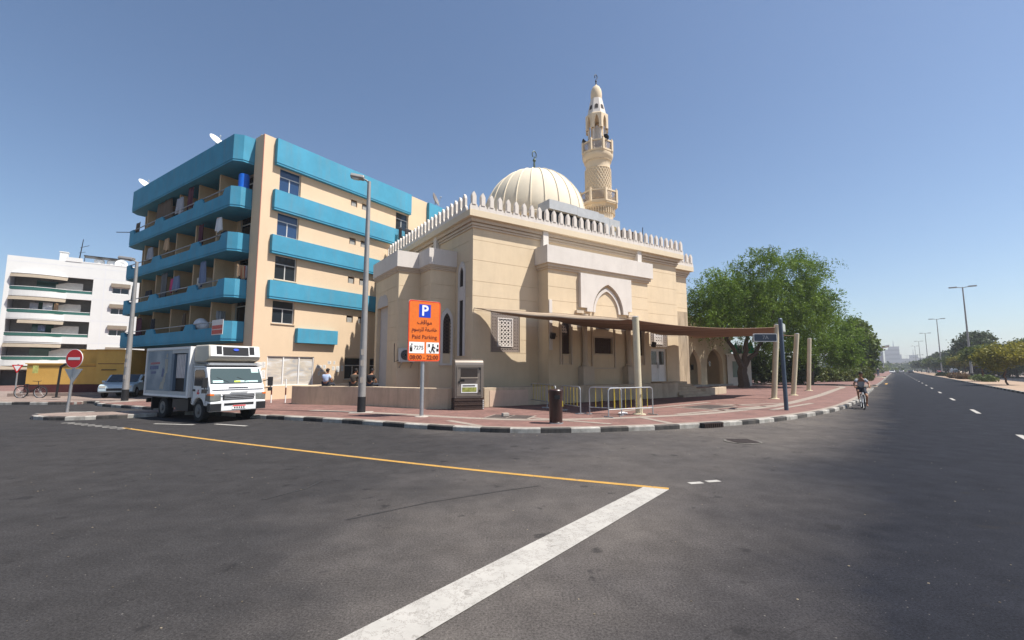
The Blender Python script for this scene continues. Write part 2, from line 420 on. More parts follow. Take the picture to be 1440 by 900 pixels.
g=MB(); flat(g,[(-9000,-200),(9000,-200),(9000,9000),(-9000,9000)],-.03); struct('ground',g,M_SAND)
def rq(s0,s1,b0,b1): return [RF.w(s0,b0)[:2],RF.w(s1,b0)[:2],RF.w(s1,b1)[:2],RF.w(s0,b1)[:2]]
g=MB(); flat(g,rq(-90,64,-7.4,110),0); flat(g,rq(64,2500,-7.4,1.7),0); struct('road',g,M_ASPH)
g=MB(); flat(g,rq(-90,2500,-22,-13.5),0); struct('opposite_road',g,M_ASPH)
def paving(name,c1,c2,mort,sc=5.,rot=.7):
    m=bpy.data.materials.new(name); m.use_nodes=True; nt=m.node_tree; L=nt.links.new; b=nt.nodes['Principled BSDF']; b.inputs['Roughness'].default_value=.9
    tc=_n(nt,'ShaderNodeTexCoord'); mp=_n(nt,'ShaderNodeMapping'); mp.inputs['Rotation'].default_value=(0,0,rot); L(tc.outputs['Object'],mp.inputs['Vector'])
    br=_n(nt,'ShaderNodeTexBrick'); br.inputs['Scale'].default_value=sc; br.inputs['Color1'].default_value=c1+(1,); br.inputs['Color2'].default_value=c2+(1,); br.inputs['Mortar'].default_value=mort+(1,)
    br.inputs['Mortar Size'].default_value=.012; br.inputs['Bias'].default_value=-.1; br.inputs['Brick Width'].default_value=1.0; br.inputs['Row Height'].default_value=.5
    L(mp.outputs['Vector'],br.inputs['Vector'])
    no=_n(nt,'ShaderNodeTexNoise'); no.inputs['Scale'].default_value=.9; no.inputs['Detail'].default_value=7; no.inputs['Roughness'].default_value=.7; L(tc.outputs['Object'],no.inputs['Vector'])
    rp=_n(nt,'ShaderNodeMapRange'); rp.inputs['From Min'].default_value=.3; rp.inputs['From Max'].default_value=.7; rp.inputs['To Min'].default_value=.72; rp.inputs['To Max'].default_value=1.25; L(no.outputs['Fac'],rp.inputs['Value'])
    cc=_n(nt,'ShaderNodeCombineColor')
    for i in range(3): L(rp.outputs['Result'],cc.inputs[i])
    mx=_n(nt,'ShaderNodeMix',data_type='RGBA',blend_type='MULTIPLY'); mx.inputs['Factor'].default_value=1; L(br.outputs['Color'],mx.inputs['A']); L(cc.outputs['Color'],mx.inputs['B'])
    L(mx.outputs['Result'],b.inputs['Base Color'])
    bp=_n(nt,'ShaderNodeBump'); bp.inputs['Strength'].default_value=.3; bp.inputs['Distance'].default_value=.006; L(br.outputs['Fac'],bp.inputs['Height']); bp.invert=True; L(bp.outputs['Normal'],b.inputs['Normal'])
    return m
M_PAVE=paving('red_brick_paving',(.190,.098,.080),(.145,.075,.062),(.155,.105,.09))
M_PAVEG=paving('grey_brick_paving',(.25,.185,.155),(.20,.15,.125),(.2,.17,.14))
M_BAND=mat('pale_paving_band',(.27,.225,.19),.92,var=.16,scale=3,bump=.15,dirt=.3,dcol=(.22,.18,.15))
M_KW=mat('kerb_white_paint',(.37,.35,.315),.85,var=.3,scale=5,island=.18,dirt=.85,dcol=(.14,.12,.1))
M_KB=mat('kerb_black_paint',(.05,.047,.045),.8,var=.3,scale=5,island=.3,dirt=.7,dcol=(.16,.14,.12))
def smoothline(P,step=.45):
    """Catmull-Rom through the points, resampled evenly"""
    P=[Vector((p[0],p[1])) for p in P]; out=[]
    for i in range(len(P)-1):
        p0=P[max(i-1,0)];p1=P[i];p2=P[i+1];p3=P[min(i+2,len(P)-1)]
        n=max(2,int((p2-p1).length/step))
        for k in range(n):
            t=k/n; out.append(.5*((2*p1)+(p2-p0)*t+(2*p0-5*p1+4*p2-p3)*t*t+(3*p1-p0-3*p2+p3)*t**3))
    out.append(P[-1]); return out
def offs(line,d):
    o=[]
    for i,p in enumerate(line):
        t=(line[min(i+1,len(line)-1)]-line[max(i-1,0)]).normalized(); o.append(p+Vector((-t.y,t.x))*d)
    return o
def strip(mb,line,d0,d1,z):
    A=offs(line,d0);B=offs(line,d1)
    for i in range(len(line)-1): mb.add([(A[i].x,A[i].y,z),(A[i+1].x,A[i+1].y,z),(B[i+1].x,B[i+1].y,z),(B[i].x,B[i].y,z)],[(0,1,2,3)])
def kerb(name,line,block=.9,start=0,ztop=.142,runs=1,w=.16):
    """kerbstones laid end to end, painted black and white in turn"""
    mb=MB(); A=offs(line,-.012);B=offs(line,w)
    acc=[0]
    for i in range(len(line)-1): acc.append(acc[-1]+(line[i+1]-line[i]).length)
    def pt(L_,s):
        for i in range(len(acc)-1):
            if s<=acc[i+1] or i==len(acc)-2:
                t=(s-acc[i])/max(1e-6,acc[i+1]-acc[i]); return L_[i]+(L_[i+1]-L_[i])*t
    s=0;k=start
    while s<acc[-1]-.1:
        e=min(s+block-.012,acc[-1]); mb.m=(k//runs)%2
        n=max(1,int((e-s)/.3)); ts=[s+(e-s)*i/n for i in range(n+1)]
        for a,b in zip(ts,ts[1:]):
            q=[pt(A,a),pt(A,b),pt(B,b),pt(B,a)]
            h=ztop+rnd.uniform(-.003,.003)
            top=[q[0]*.85+q[3]*.15,q[1]*.85+q[2]*.15,q[2],q[3]]
            mb.add([(p.x,p.y,-.02) for p in q]+[(p.x,p.y,h-.025) for p in q[:2]]+[(p.x,p.y,h) for p in top],
                   [(0,1,5,4),(4,5,7,6),(6,7,8,9),(1,2,8,7,5),(0,4,6,9,3),(2,3,9,8)])
        s+=block;k+=1
    o=struct(name,mb,[M_KB,M_KW]); return o
FRONT=[(-18.95,18.35),(-18.2,17.55),(-16.6,17.2),(-15.0,18.0),(-13.2,19.35),(-9.56,17.78),(-7.4,16.95),(-5.19,15.98),(-2.76,14.76),(-.85,14.05),(.6,13.86),(2.15,13.98),(3.49,14.26),(5.46,14.85),(8.09,15.98),(10.42,17.41),(13.35,19.73),(15.6,21.85),(17.9,24.3),RF.w(38,1.7),RF.w(48,1.75),RF.w(56,1.8),RF.w(59.5,2.9)]
FL=smoothline(FRONT)
LANE=smoothline([RF.w(59.5,2.9),RF.w(60,5),RF.w(60,22),RF.w(60,40)],1.5)
BACK=[(-60,26),(-27.2,24.7),(-23.6,25.6),(-22.6,25.0),(-21,23.6),(-17.4,21.8),(-15.9,21.0),(-15.6,20.2),(-16.4,19.5),(-18.5,19.05),(-18.95,18.35)]
BL=smoothline(BACK,.6)
poly=[p for p in FL[1:]]+LANE[1:]+[Vector(p) for p in [(20,95),(-70,95)]]+BL[:-1]
g=MB(); g.xy([(p.x,p.y) for p in poly],-.02,.13); struct('sidewalk',g,M_PAVE)
kerb('kerb',FL,.92,0)
kerb('kerb',BL,.95,1)
kerb('kerb',LANE,.95,0)
g=MB(); ML=[p for p in FL if p.x>-9.6]
strip(g,ML,.165,.42,.134); strip(g,ML,2.15,2.62,.134)
for a,b in [((5.2,15.2),(4.7,17.2)),((-1.0,14.5),(-2.2,16.0)),((.3,17.2),(3.2,15.0)),((9.0,22.0),(14.5,24.2)),((4.6,19.5),(10.5,24.6)),((6.5,18.2),(12.8,22.6)),((11.2,20.0),(15.6,24.0)),((7.5,21.5),(9.5,19.6)),((10.4,23.6),(12.4,21.6))]:
    a=Vector(a);b=Vector(b); strip(g,[a,(a+b)/2,b],-.14,.14,.1375)
struct('paving_bands',g,M_BAND)
# grey pavement on the far side of the side street
g=MB(); flat(g,[(-60,26.1),(-27.3,24.9),(-23.7,25.8),(-22.4,25.2),(-21.2,24.0),(-19.6,27.5),(-24,37),(-60,37)],.1345); struct('far_pavement',g,M_PAVEG)
g=MB(); flat(g,[(-18.75,18.35),(-18.15,17.72),(-16.6,17.38),(-15.0,18.18),(-13.4,19.5),(-13.4,20.2),(-15.5,20.0),(-16.4,19.32),(-18.45,18.88)],.1345); struct('island_paving',g,M_PAVEG)
# pavement beyond the side lane
PV=smoothline([RF.w(64,40),RF.w(64,20),RF.w(64,6),RF.w(64.6,3.0),RF.w(66.5,1.9),RF.w(72,1.7),RF.w(110,1.7),RF.w(124,2.4),RF.w(128,5),RF.w(130,12)],1.2)
g=MB(); g.xy([(p.x,p.y) for p in PV]+[RF.w(130,40)[:2]],-.02,.13); struct('pavement',g,M_PAVE); kerb('kerb',PV,1.2,0)
PV2=smoothline([RF.w(140,14),RF.w(141,5),RF.w(144,1.9),RF.w(150,1.7),RF.w(900,1.7)],3)
g=MB(); g.xy([(p.x,p.y) for p in PV2]+[RF.w(900,30)[:2],RF.w(140,30)[:2]],-.02,.13); struct('pavement',g,M_PAVE); kerb('kerb',PV2[:220],2,0)
# planted island in the mouth of the lane
ISL=smoothline([RF.w(54,8),RF.w(57.8,7.2),RF.w(58.2,9),RF.w(58,20),RF.w(54,20),RF.w(54,8)],.8)
# median
MD=smoothline([RF.w(1200,-7.4),RF.w(22,-7.4)],1.5); MD2=smoothline([RF.w(22,-13.6),RF.w(1200,-13.6)],2)
M_SOIL=mat('median_soil',(.33,.235,.165),.95,var=.18,scale=1.2,bump=.4,bscale=14,dirt=.3,dcol=(.25,.17,.11))
g=MB(); flat(g,rq(22,1200,-13.5,-7.5),.10); struct('median',g,M_SOIL)
def kerbs_straight(name,s0,s1,b,dirn,z=.142,w=.18):
    mb=MB(); s=s0;k=0
    while s<s1:
        L_=.95 if s<160 else 4
        mb.m=k%2; q=[RF.w(s,b),RF.w(s+L_-.015,b),RF.w(s+L_-.015,b+dirn*w),RF.w(s,b+dirn*w)]
        mb.add([(p[0],p[1],-.02) for p in q]+[(p[0],p[1],z) for p in q],[(0,1,5,4),(1,2,6,5),(2,3,7,6),(3,0,4,7),(4,5,6,7)])
        s+=L_;k+=1
    return struct(name,mb,[M_KB,M_KW])
kerbs_straight('kerb',22,500,-7.4,-1); kerbs_straight('kerb',22,500,-13.6,1)
g=MB(); 
for b0,b1 in((-22,-29),): g.xy(rq(-20,900,b1,b0),-.02,.12)
struct('opposite_pavement',g,M_PAVEG); kerbs_straight('kerb',10,400,-22,-1,.135)
# painted markings
def worn_paint(name,col,wear=.45,sc=9.):
    m=mat(name,col,.8,var=.16,scale=3,bump=.1); nt=m.node_tree; L=nt.links.new; b=nt.nodes['Principled BSDF']
    src=b.inputs['Base Color'].links[0].from_socket
    tc=_n(nt,'ShaderNodeTexCoord'); vo=_n(nt,'ShaderNodeTexVoronoi',feature='DISTANCE_TO_EDGE'); vo.inputs['Scale'].default_value=sc; vo.inputs['Randomness'].default_value=1
    no=_n(nt,'ShaderNodeTexNoise'); no.inputs['Scale'].default_value=6; no.inputs['Detail'].default_value=8; no.inputs['Roughness'].default_value=.75; L(tc.outputs['Object'],no.inputs['Vector'])
    ad=_n(nt,'ShaderNodeVectorMath',operation='ADD'); sc_=_n(nt,'ShaderNodeVectorMath',operation='SCALE'); sc_.inputs['Scale'].default_value=.6; L(no.outputs['Color'],sc_.inputs[0])
    L(tc.outputs['Object'],ad.inputs[0]); L(sc_.outputs[0],ad.inputs[1]); L(ad.outputs[0],vo.inputs['Vector'])
    r=_n(nt,'ShaderNodeMapRange'); r.inputs['From Min'].default_value=.004; r.inputs['From Max'].default_value=.028; r.inputs['To Min'].default_value=.65; r.inputs['To Max'].default_value=0; L(vo.outputs['Distance'],r.inputs['Value'])
    r.inputs['From Max'].default_value=.034; r.inputs['To Min'].default_value=.75
    r2=_n(nt,'ShaderNodeMapRange'); r2.inputs['From Min'].default_value=.56; r2.inputs['From Max'].default_value=.66; r2.inputs['To Max'].default_value=wear; L(no.outputs['Fac'],r2.inputs['Value'])
    mx=_n(nt,'ShaderNodeMath',operation='MAXIMUM'); L(r.outputs['Result'],mx.inputs[0]); L(r2.outputs['Result'],mx.inputs[1])
    cm=_n(nt,'ShaderNodeMix',data_type='RGBA'); L(mx.outputs[0],cm.inputs['Factor']); L(src,cm.inputs['A']); cm.inputs['B'].default_value=(.13,.115,.10,1); L(cm.outputs['Result'],b.inputs['Base Color'])
    return m
M_WPAINT=worn_paint('white_road_paint',(.37,.35,.32),.7,5.)
M_YPAINT=worn_paint('yellow_road_paint',(.43,.24,.05),.8,6)
def quadstrip(mb,pts,w,z=.004):
    P=[Vector(p) for p in pts]; strip(mb,P,-w/2,w/2,z)
# yellow edge line, gently curved
g=MB(); YL=smoothline([(-12.6,15.05),(-7.76,12.38),(-1.55,9.25),(2.5,7.50)],.4); strip(g,YL,-.062,.062,.004); struct('yellow_line',g,M_YPAINT)
g=MB(); g.add([(2.12,7.60,.008),(2.48,7.44,.008),(-.66,3.45,.008),(-1.65,2.05,.008),(-2.35,2.05,.008),(-1.20,3.45,.008)],[(0,1,2,3,4,5)]); struct('stop_line',g,M_WPAINT)
g=MB()
s=17.2
while s<400:
    quadstrip(g,[RF.w(s,-2.6)[:2],RF.w(s+2.6,-2.6)[:2]],.15); s+=10.9
for x,y,a in [(3.08,7.88,.3),(3.42,8.0,.3)]:
    d=Vector((.12,.03)); quadstrip(g,[Vector((x,y))-d,Vector((x,y))+d],.12)
quadstrip(g,[(-12.5,16.2),(-10.9,15.9)],.14); quadstrip(g,[(-10.3,16.1),(-8.9,15.55)],.14)
for k in range(9): quadstrip(g,[(-15.9+k*.42,16.35-k*.20),(-15.6+k*.42,16.55-k*.2)],.12)
struct('white_markings',g,M_WPAINT)
g=MB(); quadstrip(g,[RF.w(74,1.1)[:2],RF.w(80,1.1)[:2]],.25); struct('yellow_markings',g,M_YPAINT)
# repaired seam in the asphalt
g=MB(); quadstrip(g,[(-2.1,6.0),(-1.2,6.75),(-.2,7.35),(.45,7.7)],.03,.003); quadstrip(g,[(-3.25,8.05),(-3.3,7.5),(-3.65,6.9)],.05,.003); struct('tar_seam',g,mat('tar',(.028,.026,.026),.6,var=.2))

# grit swept against the kerb
g=MB(); gr_=random.Random(11); KL=[p for p in FL if p.x>-10]; KO=offs(KL,-.25)
def speck(x,y,z,s):
    a=gr_.uniform(0,6.3); n_=gr_.choice((3,4,5)); pts=[(x+s*gr_.uniform(.5,1)*math.cos(a+2*PI*i/n_),y+s*gr_.uniform(.5,1)*math.sin(a+2*PI*i/n_)) for i in range(n_)]
    g.xy(pts,z,z+s*.35)
for i in range(520):
    p=gr_.choice(KO); speck(p.x+gr_.gauss(0,.25),p.y-abs(gr_.gauss(0,.22)),.001,gr_.uniform(.008,.022))
for i in range(260):
    x=gr_.uniform(-9,9); y=gr_.uniform(2.6,13); speck(x,y,.001,gr_.uniform(.004,.011)*(1+y*.06))
for i in range(160):
    p=gr_.choice(KL); x=p.x+gr_.gauss(0,.6); y=p.y+1.6+abs(gr_.gauss(0,1.4)); speck(x,y,.139,gr_.uniform(.008,.025))
o=g.build('grit',mat('grit_and_dry_leaves',(.20,.165,.12),.95,var=.3,scale=3,island=.55)); tag(o,'scattered grit, pebbles and dry leaf bits on the road and along the kerb','grit',kind='stuff')
# ================================================================== MOSQUE
mo=thing('mosque','cream single-storey mosque with white crenellated parapet, arched portal and ribbed dome','mosque',MF.w(0,0),MF.rz)
GZ=[1.96,2.76,3.49,4.23,4.95,5.72,6.51,7.64,8.73]
BASE=.13
def lattice(mb,x0,x1,z0,z1,y,cell,w,t=.03):
    """pierced geometric screen: eight-pointed star grid made of crossing bars"""
    nx=max(1,round((x1-x0)/cell)); nz=max(1,round((z1-z0)/cell)); cx=(x1-x0)/nx; cz=(z1-z0)/nz
    for i in range(nx):
        for j in range(nz):
            X=x0+(i+.5)*cx; Z=z0+(j+.5)*cz; a=cx*.5;b=cz*.5
            for k,(p,q) in enumerate((((-a,-b*.15),(a*.15,b)),((-a*.15,b),(a,-b*.15)),((a,b*.15),(-a*.15,-b)),((a*.15,-b),(-a,b*.15)))):
                d=.0015*k
                P=Vector((X+p[0],0,Z+p[1]));Q=Vector((X+q[0],0,Z+q[1])); dr=(Q-P).normalized(); nn=Vector((-dr.z,0,dr.x))*w/2
                pts=[P-nn,Q-nn,Q+nn,P+nn]
                mb.add([(r.x,y-d,r.z) for r in pts]+[(r.x,y+t-d,r.z) for r in pts],[(0,1,2,3),(0,1,5,4),(2,3,7,6)])
def frame(mb,x0,x1,z0,z1,y0,y1,w):
    mb.box(x0,x1,y0,y1,z1-w,z1); mb.box(x0,x1,y0,y1,z0,z0+w); mb.box(x0,x0+w,y0,y1,z0+w,z1-w); mb.box(x1-w,x1,y0,y1,z0+w,z1-w)
def archpts(cx,hw,z0,zs,za,n=10):
    """pointed arch outline from left foot round to right foot"""
    h=za-zs; e=(h*h-hw*hw)/(2*hw); r=hw+e; fm=math.acos(max(-1,min(1,e/r)))
    L=[(cx-hw,z0)]+([(cx-hw,zs)] if zs>z0+1e-4 else [])
    for i in range(1,n): L.append((cx+e-r*math.cos(fm*i/n),zs+r*math.sin(fm*i/n)))
    L.append((cx,za))
    return L+[(2*cx-x,z) for x,z in L[-2::-1]]
# --- hall walls
H1=(1.11,2.99,2.80,5.0); H2=(13.81,15.63,3.42,5.0); HD=(13.82,15.49,1.06,3.3)
mb=MB(); mb.wall(0,16.85,BASE,9.5,0,.4,[H1,H2,HD],GZ)
mb.M=MATL; mb.wall(.4,13.4,BASE,9.5,0,.4,[],GZ); mb.M=None
mb.wall(.4,16.85,BASE,9.5,13.0,13.4); mb.M=Matrix.Translation((16.45,0,0))@MATL; mb.wall(.4,13.0,BASE,9.5,0,.4); mb.M=None
# setback end section
mb.wall(16.85,19.15,BASE,9.0,.8,1.2,[],GZ); mb.M=Matrix.Translation((18.75,0,0))@MATL; mb.wall(1.2,9.5,BASE,9.0,0,.4); mb.M=None
mb.box(.42,16.4,.42,12.95,9.7,9.85)
mb.box(16.9,18.7,1.3,9.5,9.2,9.35)
mb.build('wall',M_STUCCO,mo)
# worn corner pilaster
mb=MB(); mb.box(17.2,18.9,.62,.797,BASE,6.2); mb.build('worn_pilaster',mat('peeling_render',(.42,.33,.23),.95,var=.35,scale=2.2,streak=True,bump=.3,bscale=12,dirt=.85,dcol=(.13,.09,.06)),mo)
# --- cornice: moulded steps and fascia on right and left faces
mb=MB()
def ring(x0,x1,y0,y1,z0,z1,o):
    mb.box(x0-o,x1+o,y0-o,y0+.35,z0,z1); mb.box(x0-o,x0+.35,y0+.35,y1+o,z0,z1); mb.box(x1-.35,x1+o,y0+.35,y1+o,z0,z1); mb.box(x0+.35,x1-.35,y1-.35,y1+o,z0,z1)
for z0,z1,o in ((9.36,9.47,.07),(9.49,9.60,.13),(9.60,9.64,.10),(9.66,9.86,.22)): ring(0,16.85,0,13.4,z0,z1,o)
for z0,z1,o in ((8.92,9.03,.07),(9.05,9.16,.13),(9.18,9.38,.2)): mb.box(16.86,19.15+o,.8-o,1.2,z0,z1); mb.box(18.8,19.15+o,1.2,9.5,z0,z1)
mb.build('cornice_molding',M_JOINT,mo)
mb=MB(); ring(0,16.85,0,13.4,9.862,10.20,.42)
mb.box(16.86,19.57,.38,1.2,9.382,9.72); mb.box(18.8,19.57,1.2,9.9,9.382,9.72)
mb.build('cornice_fascia',M_CREAM,mo)
# --- merlons
mb=MB()
def merlon(T,u,z):
    mb.M=T
    o=[(-.225,0),(.225,0),(.225,.22),(.18,.30),(.142,.34),(.142,.76),(.10,.86),(0,1.0),(-.10,.86),(-.142,.76),(-.142,.34),(-.18,.30),(-.225,.22)]
    j=rnd.uniform(-.006,.006)
    mb.prism([(u+a,z+b) for a,b in o],lambda p,q,d:(p,d,q),j,.13+j)
    mb.prism([(u+a,z+b) for a,b in ((-.11,.28),(.11,.28),(.11,.76),(.08,.83),(0,.88),(-.08,.83),(-.11,.76))],lambda p,q,d:(p,d,q),-.03+j,j-.001)
    mb.M=None
def yrow(T,u0,u1,z,p=.54):
    n=round((u1-u0)/p)
    for i in range(n+1): merlon(T,u0+(u1-u0)*i/n,z)
    mb.M=T; mb.box(u0-.235,u1+.235,.002,.128,z-.005,z+.16); mb.M=None
yrow(Matrix.Translation((0,-.41,0)),-.175,17.03,10.2)
yrow(Matrix.Translation((-.41,0,0))@MATL,.30,13.4,10.2)
yrow(Matrix.Translation((0,13.68,0)),-.175,17.03,10.2)
yrow(Matrix.Translation((17.13,0,0))@MATL,.30,13.4,10.2)
yrow(Matrix.Translation((0,.39,0)),17.2,19.33,9.72,.52); yrow(Matrix.Translation((19.43,0,0))@MATL,.9,9.6,9.72)
mb.build('crenellation',M_MERLON,mo)
# --- pilasters above the portal slab, cornice blocks
for x in (4.45,12.45): mb=MB(); mb.box(x,x+.38,-.3,-.003,8.802,9.86); mb.build('pilaster_block',M_WHITE,mo)
mb=MB(); mb.box(-.24,-.003,4.2,4.6,8.3,9.86); mb.build('pilaster_block',M_WHITE,mo)
# --- portal bay
YB=-.95
mb=MB()
bayholes=[(5.16,5.82,2.75,4.75),(11.28,11.94,2.75,4.75),(7.70,9.15,2.82,3.76)]
mb.wall(4.25,12.55,BASE,7.75,YB,-.45,bayholes,GZ)
for x0,x1 in ((4.25,4.65),(12.15,12.55)): mb.box(x0,x1,-.45,-.002,BASE,7.75)
mb.build('portal_wall',M_STUCCO,mo)
mb=MB(); mb.box(4.02,12.85,-1.2,-.003,7.80,8.80); mb.build('portal_slab',M_WHITE,mo,bevel=.012)
mb=MB(); mb.box(4.12,12.72,-1.1,-.004,7.62,7.798); mb.box(4.19,12.63,-1.03,-.005,7.50,7.618); mb.build('portal_molding',M_JOINT,mo)
ar=[p for p in archpts(8.72,1.28,5.25,5.25,7.0) ]
out=[(6.5,5.46),(6.5,7.49),(10.77,7.49),(10.77,5.46),(10.42,5.46),(10.42,5.25)]+ar[::-1]+[(6.98,5.25),(6.98,5.46)]
mb=MB(); mb.xz(out,-1.16,YB-.002); mb.build('portal_panel',M_WHITE,mo)
a2=archpts(8.72,1.14,5.25,5.25,6.81); a3=archpts(8.72,.98,5.25,5.25,6.6)
mb=MB(); mb.xz(a2+a3[::-1],-1.04,YB-.003); mb.build('arch_molding',M_WHITE,mo)
mb=MB()
for x0,x1,z0,z1 in ((6.2,6.75,5.3,5.5),(10.5,11.05,5.3,5.5)): mb.box(x0,x1,-1.12,YB-.003,z0-.18,z1-.22)
# engaged columns with pedestals, frames
for cx in (6.78,10.42):
    mb.lathe([(.16,2.06),(.20,2.10),(.20,2.2),(.155,2.28),(.15,4.7),(.19,4.8),(.19,4.9),(.22,4.95),(.22,5.05)],cx,-1.12,18)
    mb.box(cx-.42,cx+.42,-1.42,YB-.003,1.0,2.0); mb.box(cx-.36,cx+.36,-1.36,YB-.003,2.0,2.06)
frame(mb,7.43,9.40,1.9,4.78,-1.02,YB-.003,.09)
frame(mb,7.62,9.23,2.74,3.84,-.99,YB-.004,.06)
for c in (5.49,11.61):
    frame(mb,c-.27,c+.27,2.15,2.72,-1.0,YB-.003,.06)
    o_=archpts(c,.46,2.15,4.45,5.05); i_=archpts(c,.345,2.15,4.3,4.82); mb.xz(o_+i_[::-1],-1.03,YB-.004)
mb.build('portal_trim',M_JOINT,mo)
mb=MB(); mb.box(4.29,4.50,-1.0,YB-.003,2.95,5.75); mb.build('corner_strip',M_WHITE,mo)
mb=MB(); mb.box(7.84,8.95,-.985,YB-.003,4.28,4.68); mb.build('plaque',mat('grey_marble',(.17,.16,.155),.35,var=.3,scale=6),mo)
# --- lattice windows
def latticewindow(x0,x1,z0,z1,y,cell,w,m,depth=.12,T=None):
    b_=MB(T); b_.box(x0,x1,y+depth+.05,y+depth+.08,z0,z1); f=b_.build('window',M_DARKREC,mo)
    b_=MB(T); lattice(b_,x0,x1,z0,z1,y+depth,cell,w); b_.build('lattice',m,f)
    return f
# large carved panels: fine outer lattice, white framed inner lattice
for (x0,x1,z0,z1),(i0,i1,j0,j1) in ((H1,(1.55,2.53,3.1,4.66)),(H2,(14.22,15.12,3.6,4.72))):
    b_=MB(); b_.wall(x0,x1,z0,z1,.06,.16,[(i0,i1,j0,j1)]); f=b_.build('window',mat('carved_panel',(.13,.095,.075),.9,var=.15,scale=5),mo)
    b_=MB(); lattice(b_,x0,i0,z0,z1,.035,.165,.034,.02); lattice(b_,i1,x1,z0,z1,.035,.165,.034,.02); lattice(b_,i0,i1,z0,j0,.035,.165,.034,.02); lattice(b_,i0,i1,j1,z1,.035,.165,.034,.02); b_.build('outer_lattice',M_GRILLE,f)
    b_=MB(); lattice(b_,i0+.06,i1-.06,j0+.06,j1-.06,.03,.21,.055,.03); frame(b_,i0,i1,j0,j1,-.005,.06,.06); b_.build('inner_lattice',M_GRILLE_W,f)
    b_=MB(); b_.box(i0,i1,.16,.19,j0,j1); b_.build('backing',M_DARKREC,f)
M_GRD=mat('dark_lattice',(.11,.075,.06),.8,var=.2,scale=9)
latticewindow(7.70,9.15,2.82,3.76,YB,.15,.035,M_GRD,.1)
for c in (5.49,11.61): latticewindow(c-.33,c+.33,2.75,4.75,YB,.16,.035,M_GRD,.1)
# --- double door and steps
dr=MB(); dr.box(13.82,15.49,.20,.30,1.06,3.3); df=MB(); frame(df,13.82,15.49,1.06,3.3,.1,.2,.07)
door=df.build('door',M_WFRAME,mo)
for x0,x1 in ((13.89,14.645),(14.665,15.42)):
    b_=MB(); frame(b_,x0,x1,1.06,3.23,.12,.17,.1); b_.box(x0+.1,x1-.1,.13,.16,1.16,2.1); b_.box(x0+.1,x1-.1,.125,.165,2.1,2.2); b_.build('door_leaf',M_WFRAME,door)
    b_=MB(); b_.box(x0+.1,x1-.1,.14,.155,2.2,3.13); b_.build('glass',M_GLASS,door)
b_=MB(); b_.bar((14.58,.09,1.95),(14.58,.09,2.35),.03); b_.bar((14.73,.09,1.95),(14.73,.09,2.35),.03); b_.build('handle',M_ALU,door)
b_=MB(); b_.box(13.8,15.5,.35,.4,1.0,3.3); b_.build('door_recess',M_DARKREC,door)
mb=MB()
for k in range(6): mb.box(13.75,16.4+k*.05,-.9-.32*k,-.002 if k==0 else -.9-.32*(k-1),BASE,1.05-.16*k)
mb.build('entrance_steps',M_STUCCO_D,mo)
# --- planter walls along the street side
mb=MB()
def rwall(pts,w,z0,z1):
    P=smoothline(pts,.35); A=offs(P,-w/2);B=offs(P,w/2)
    poly=[(p.x,p.y) for p in A]+[(p.x,p.y) for p in B[::-1]]; mb.xy(poly,z0,z1)
rwall([(-.55,-.1),(-.6,-1.7),(-.3,-2.0),(.2,-2.05),(8,-2.05),(13.2,-2.0),(13.65,-1.75),(13.7,-.95)],.34,BASE,1.03)
mb.box(-.3,13.6,-1.85,-1.0,BASE,.9)
rwall([(16.6,-1.1),(16.8,-1.7),(17.3,-1.85),(19.6,-1.4),(20.3,-1.2)],.3,BASE,.62)
mb.build('planter_wall',M_STUCCO_D,mo,bevel=.03)
mb=MB(); mb.wall(-.25,1.95,.16,.9,-2.235,-2.222); mb.build('planter_panel',mat('pinkish_render',(.55,.40,.30),.9,var=.1,scale=2,dirt=.3,dcol=(.3,.22,.16)),mo)
# --- left wing, two stepped blocks
W2,W1=-1.5,-2.75; Y2,Y1,YE=2.0,3.47,7.6
mb=MB()
ah=(-.72,-.30,2.75,4.55)
mb.wall(W2,-.002,BASE,7.42,Y2,Y2+.3,[ah],GZ); 
mb.wall(W1,W2-.002,BASE,7.42,Y1,Y1+.3,[],GZ)
mb.M=Matrix.Translation((W2,0,0))@MATL; mb.wall(Y2+.3,Y1+.3,BASE,7.42,0,.3,[],GZ)
mb.M=Matrix.Translation((W1,0,0))@MATL; mb.wall(Y1+.3,YE,BASE,7.42,0,.3,[(5.2,7.2,BASE,5.6)],GZ)
mb.M=None; mb.wall(W1+.3,0,BASE,7.42,YE-.3,YE)
mb.box(W2+.3,-.01,Y2+.3,YE-.3,7.6,7.7); mb.box(W1+.3,W2+.3,Y1+.3,YE-.3,7.6,7.7)
mb.build('wing_wall',M_STUCCO,mo)
b_=MB(Matrix.Translation((W1,0,0))@MATL); b_.box(5.2,7.2,.22,.29,BASE,5.6); b_.xz(archpts(6.2,1.0,5.59,5.6,6.25),-.015,-.002); b_.build('wing_niche',mat('grey_recess_render',(.45,.42,.40),.85,var=.08),mo)
mb=MB()
def capband(o,z0,z1):
    mb.box(W2-o,-.003,Y2-o,Y2+.3,z0,z1); mb.box(W1-o,W2-o,Y1-o,Y1+.3,z0,z1); mb.box(W2-o,W2+.3,Y2+.3,Y1+.3,z0,z1); mb.box(W1-o,W1+.3,Y1+.3,YE+o,z0,z1); mb.box(W1+.3,-.003,YE-.3,YE+o,z0,z1)
for o,z0,z1 in ((.05,7.30,7.38),(.09,7.385,7.47),(.13,7.475,7.55)): capband(o,z0,z1)
mb.build('wing_molding',M_JOINT,mo)
mb=MB(); capband(.17,7.552,8.45); mb.build('wing_parapet',M_WHITE,mo)
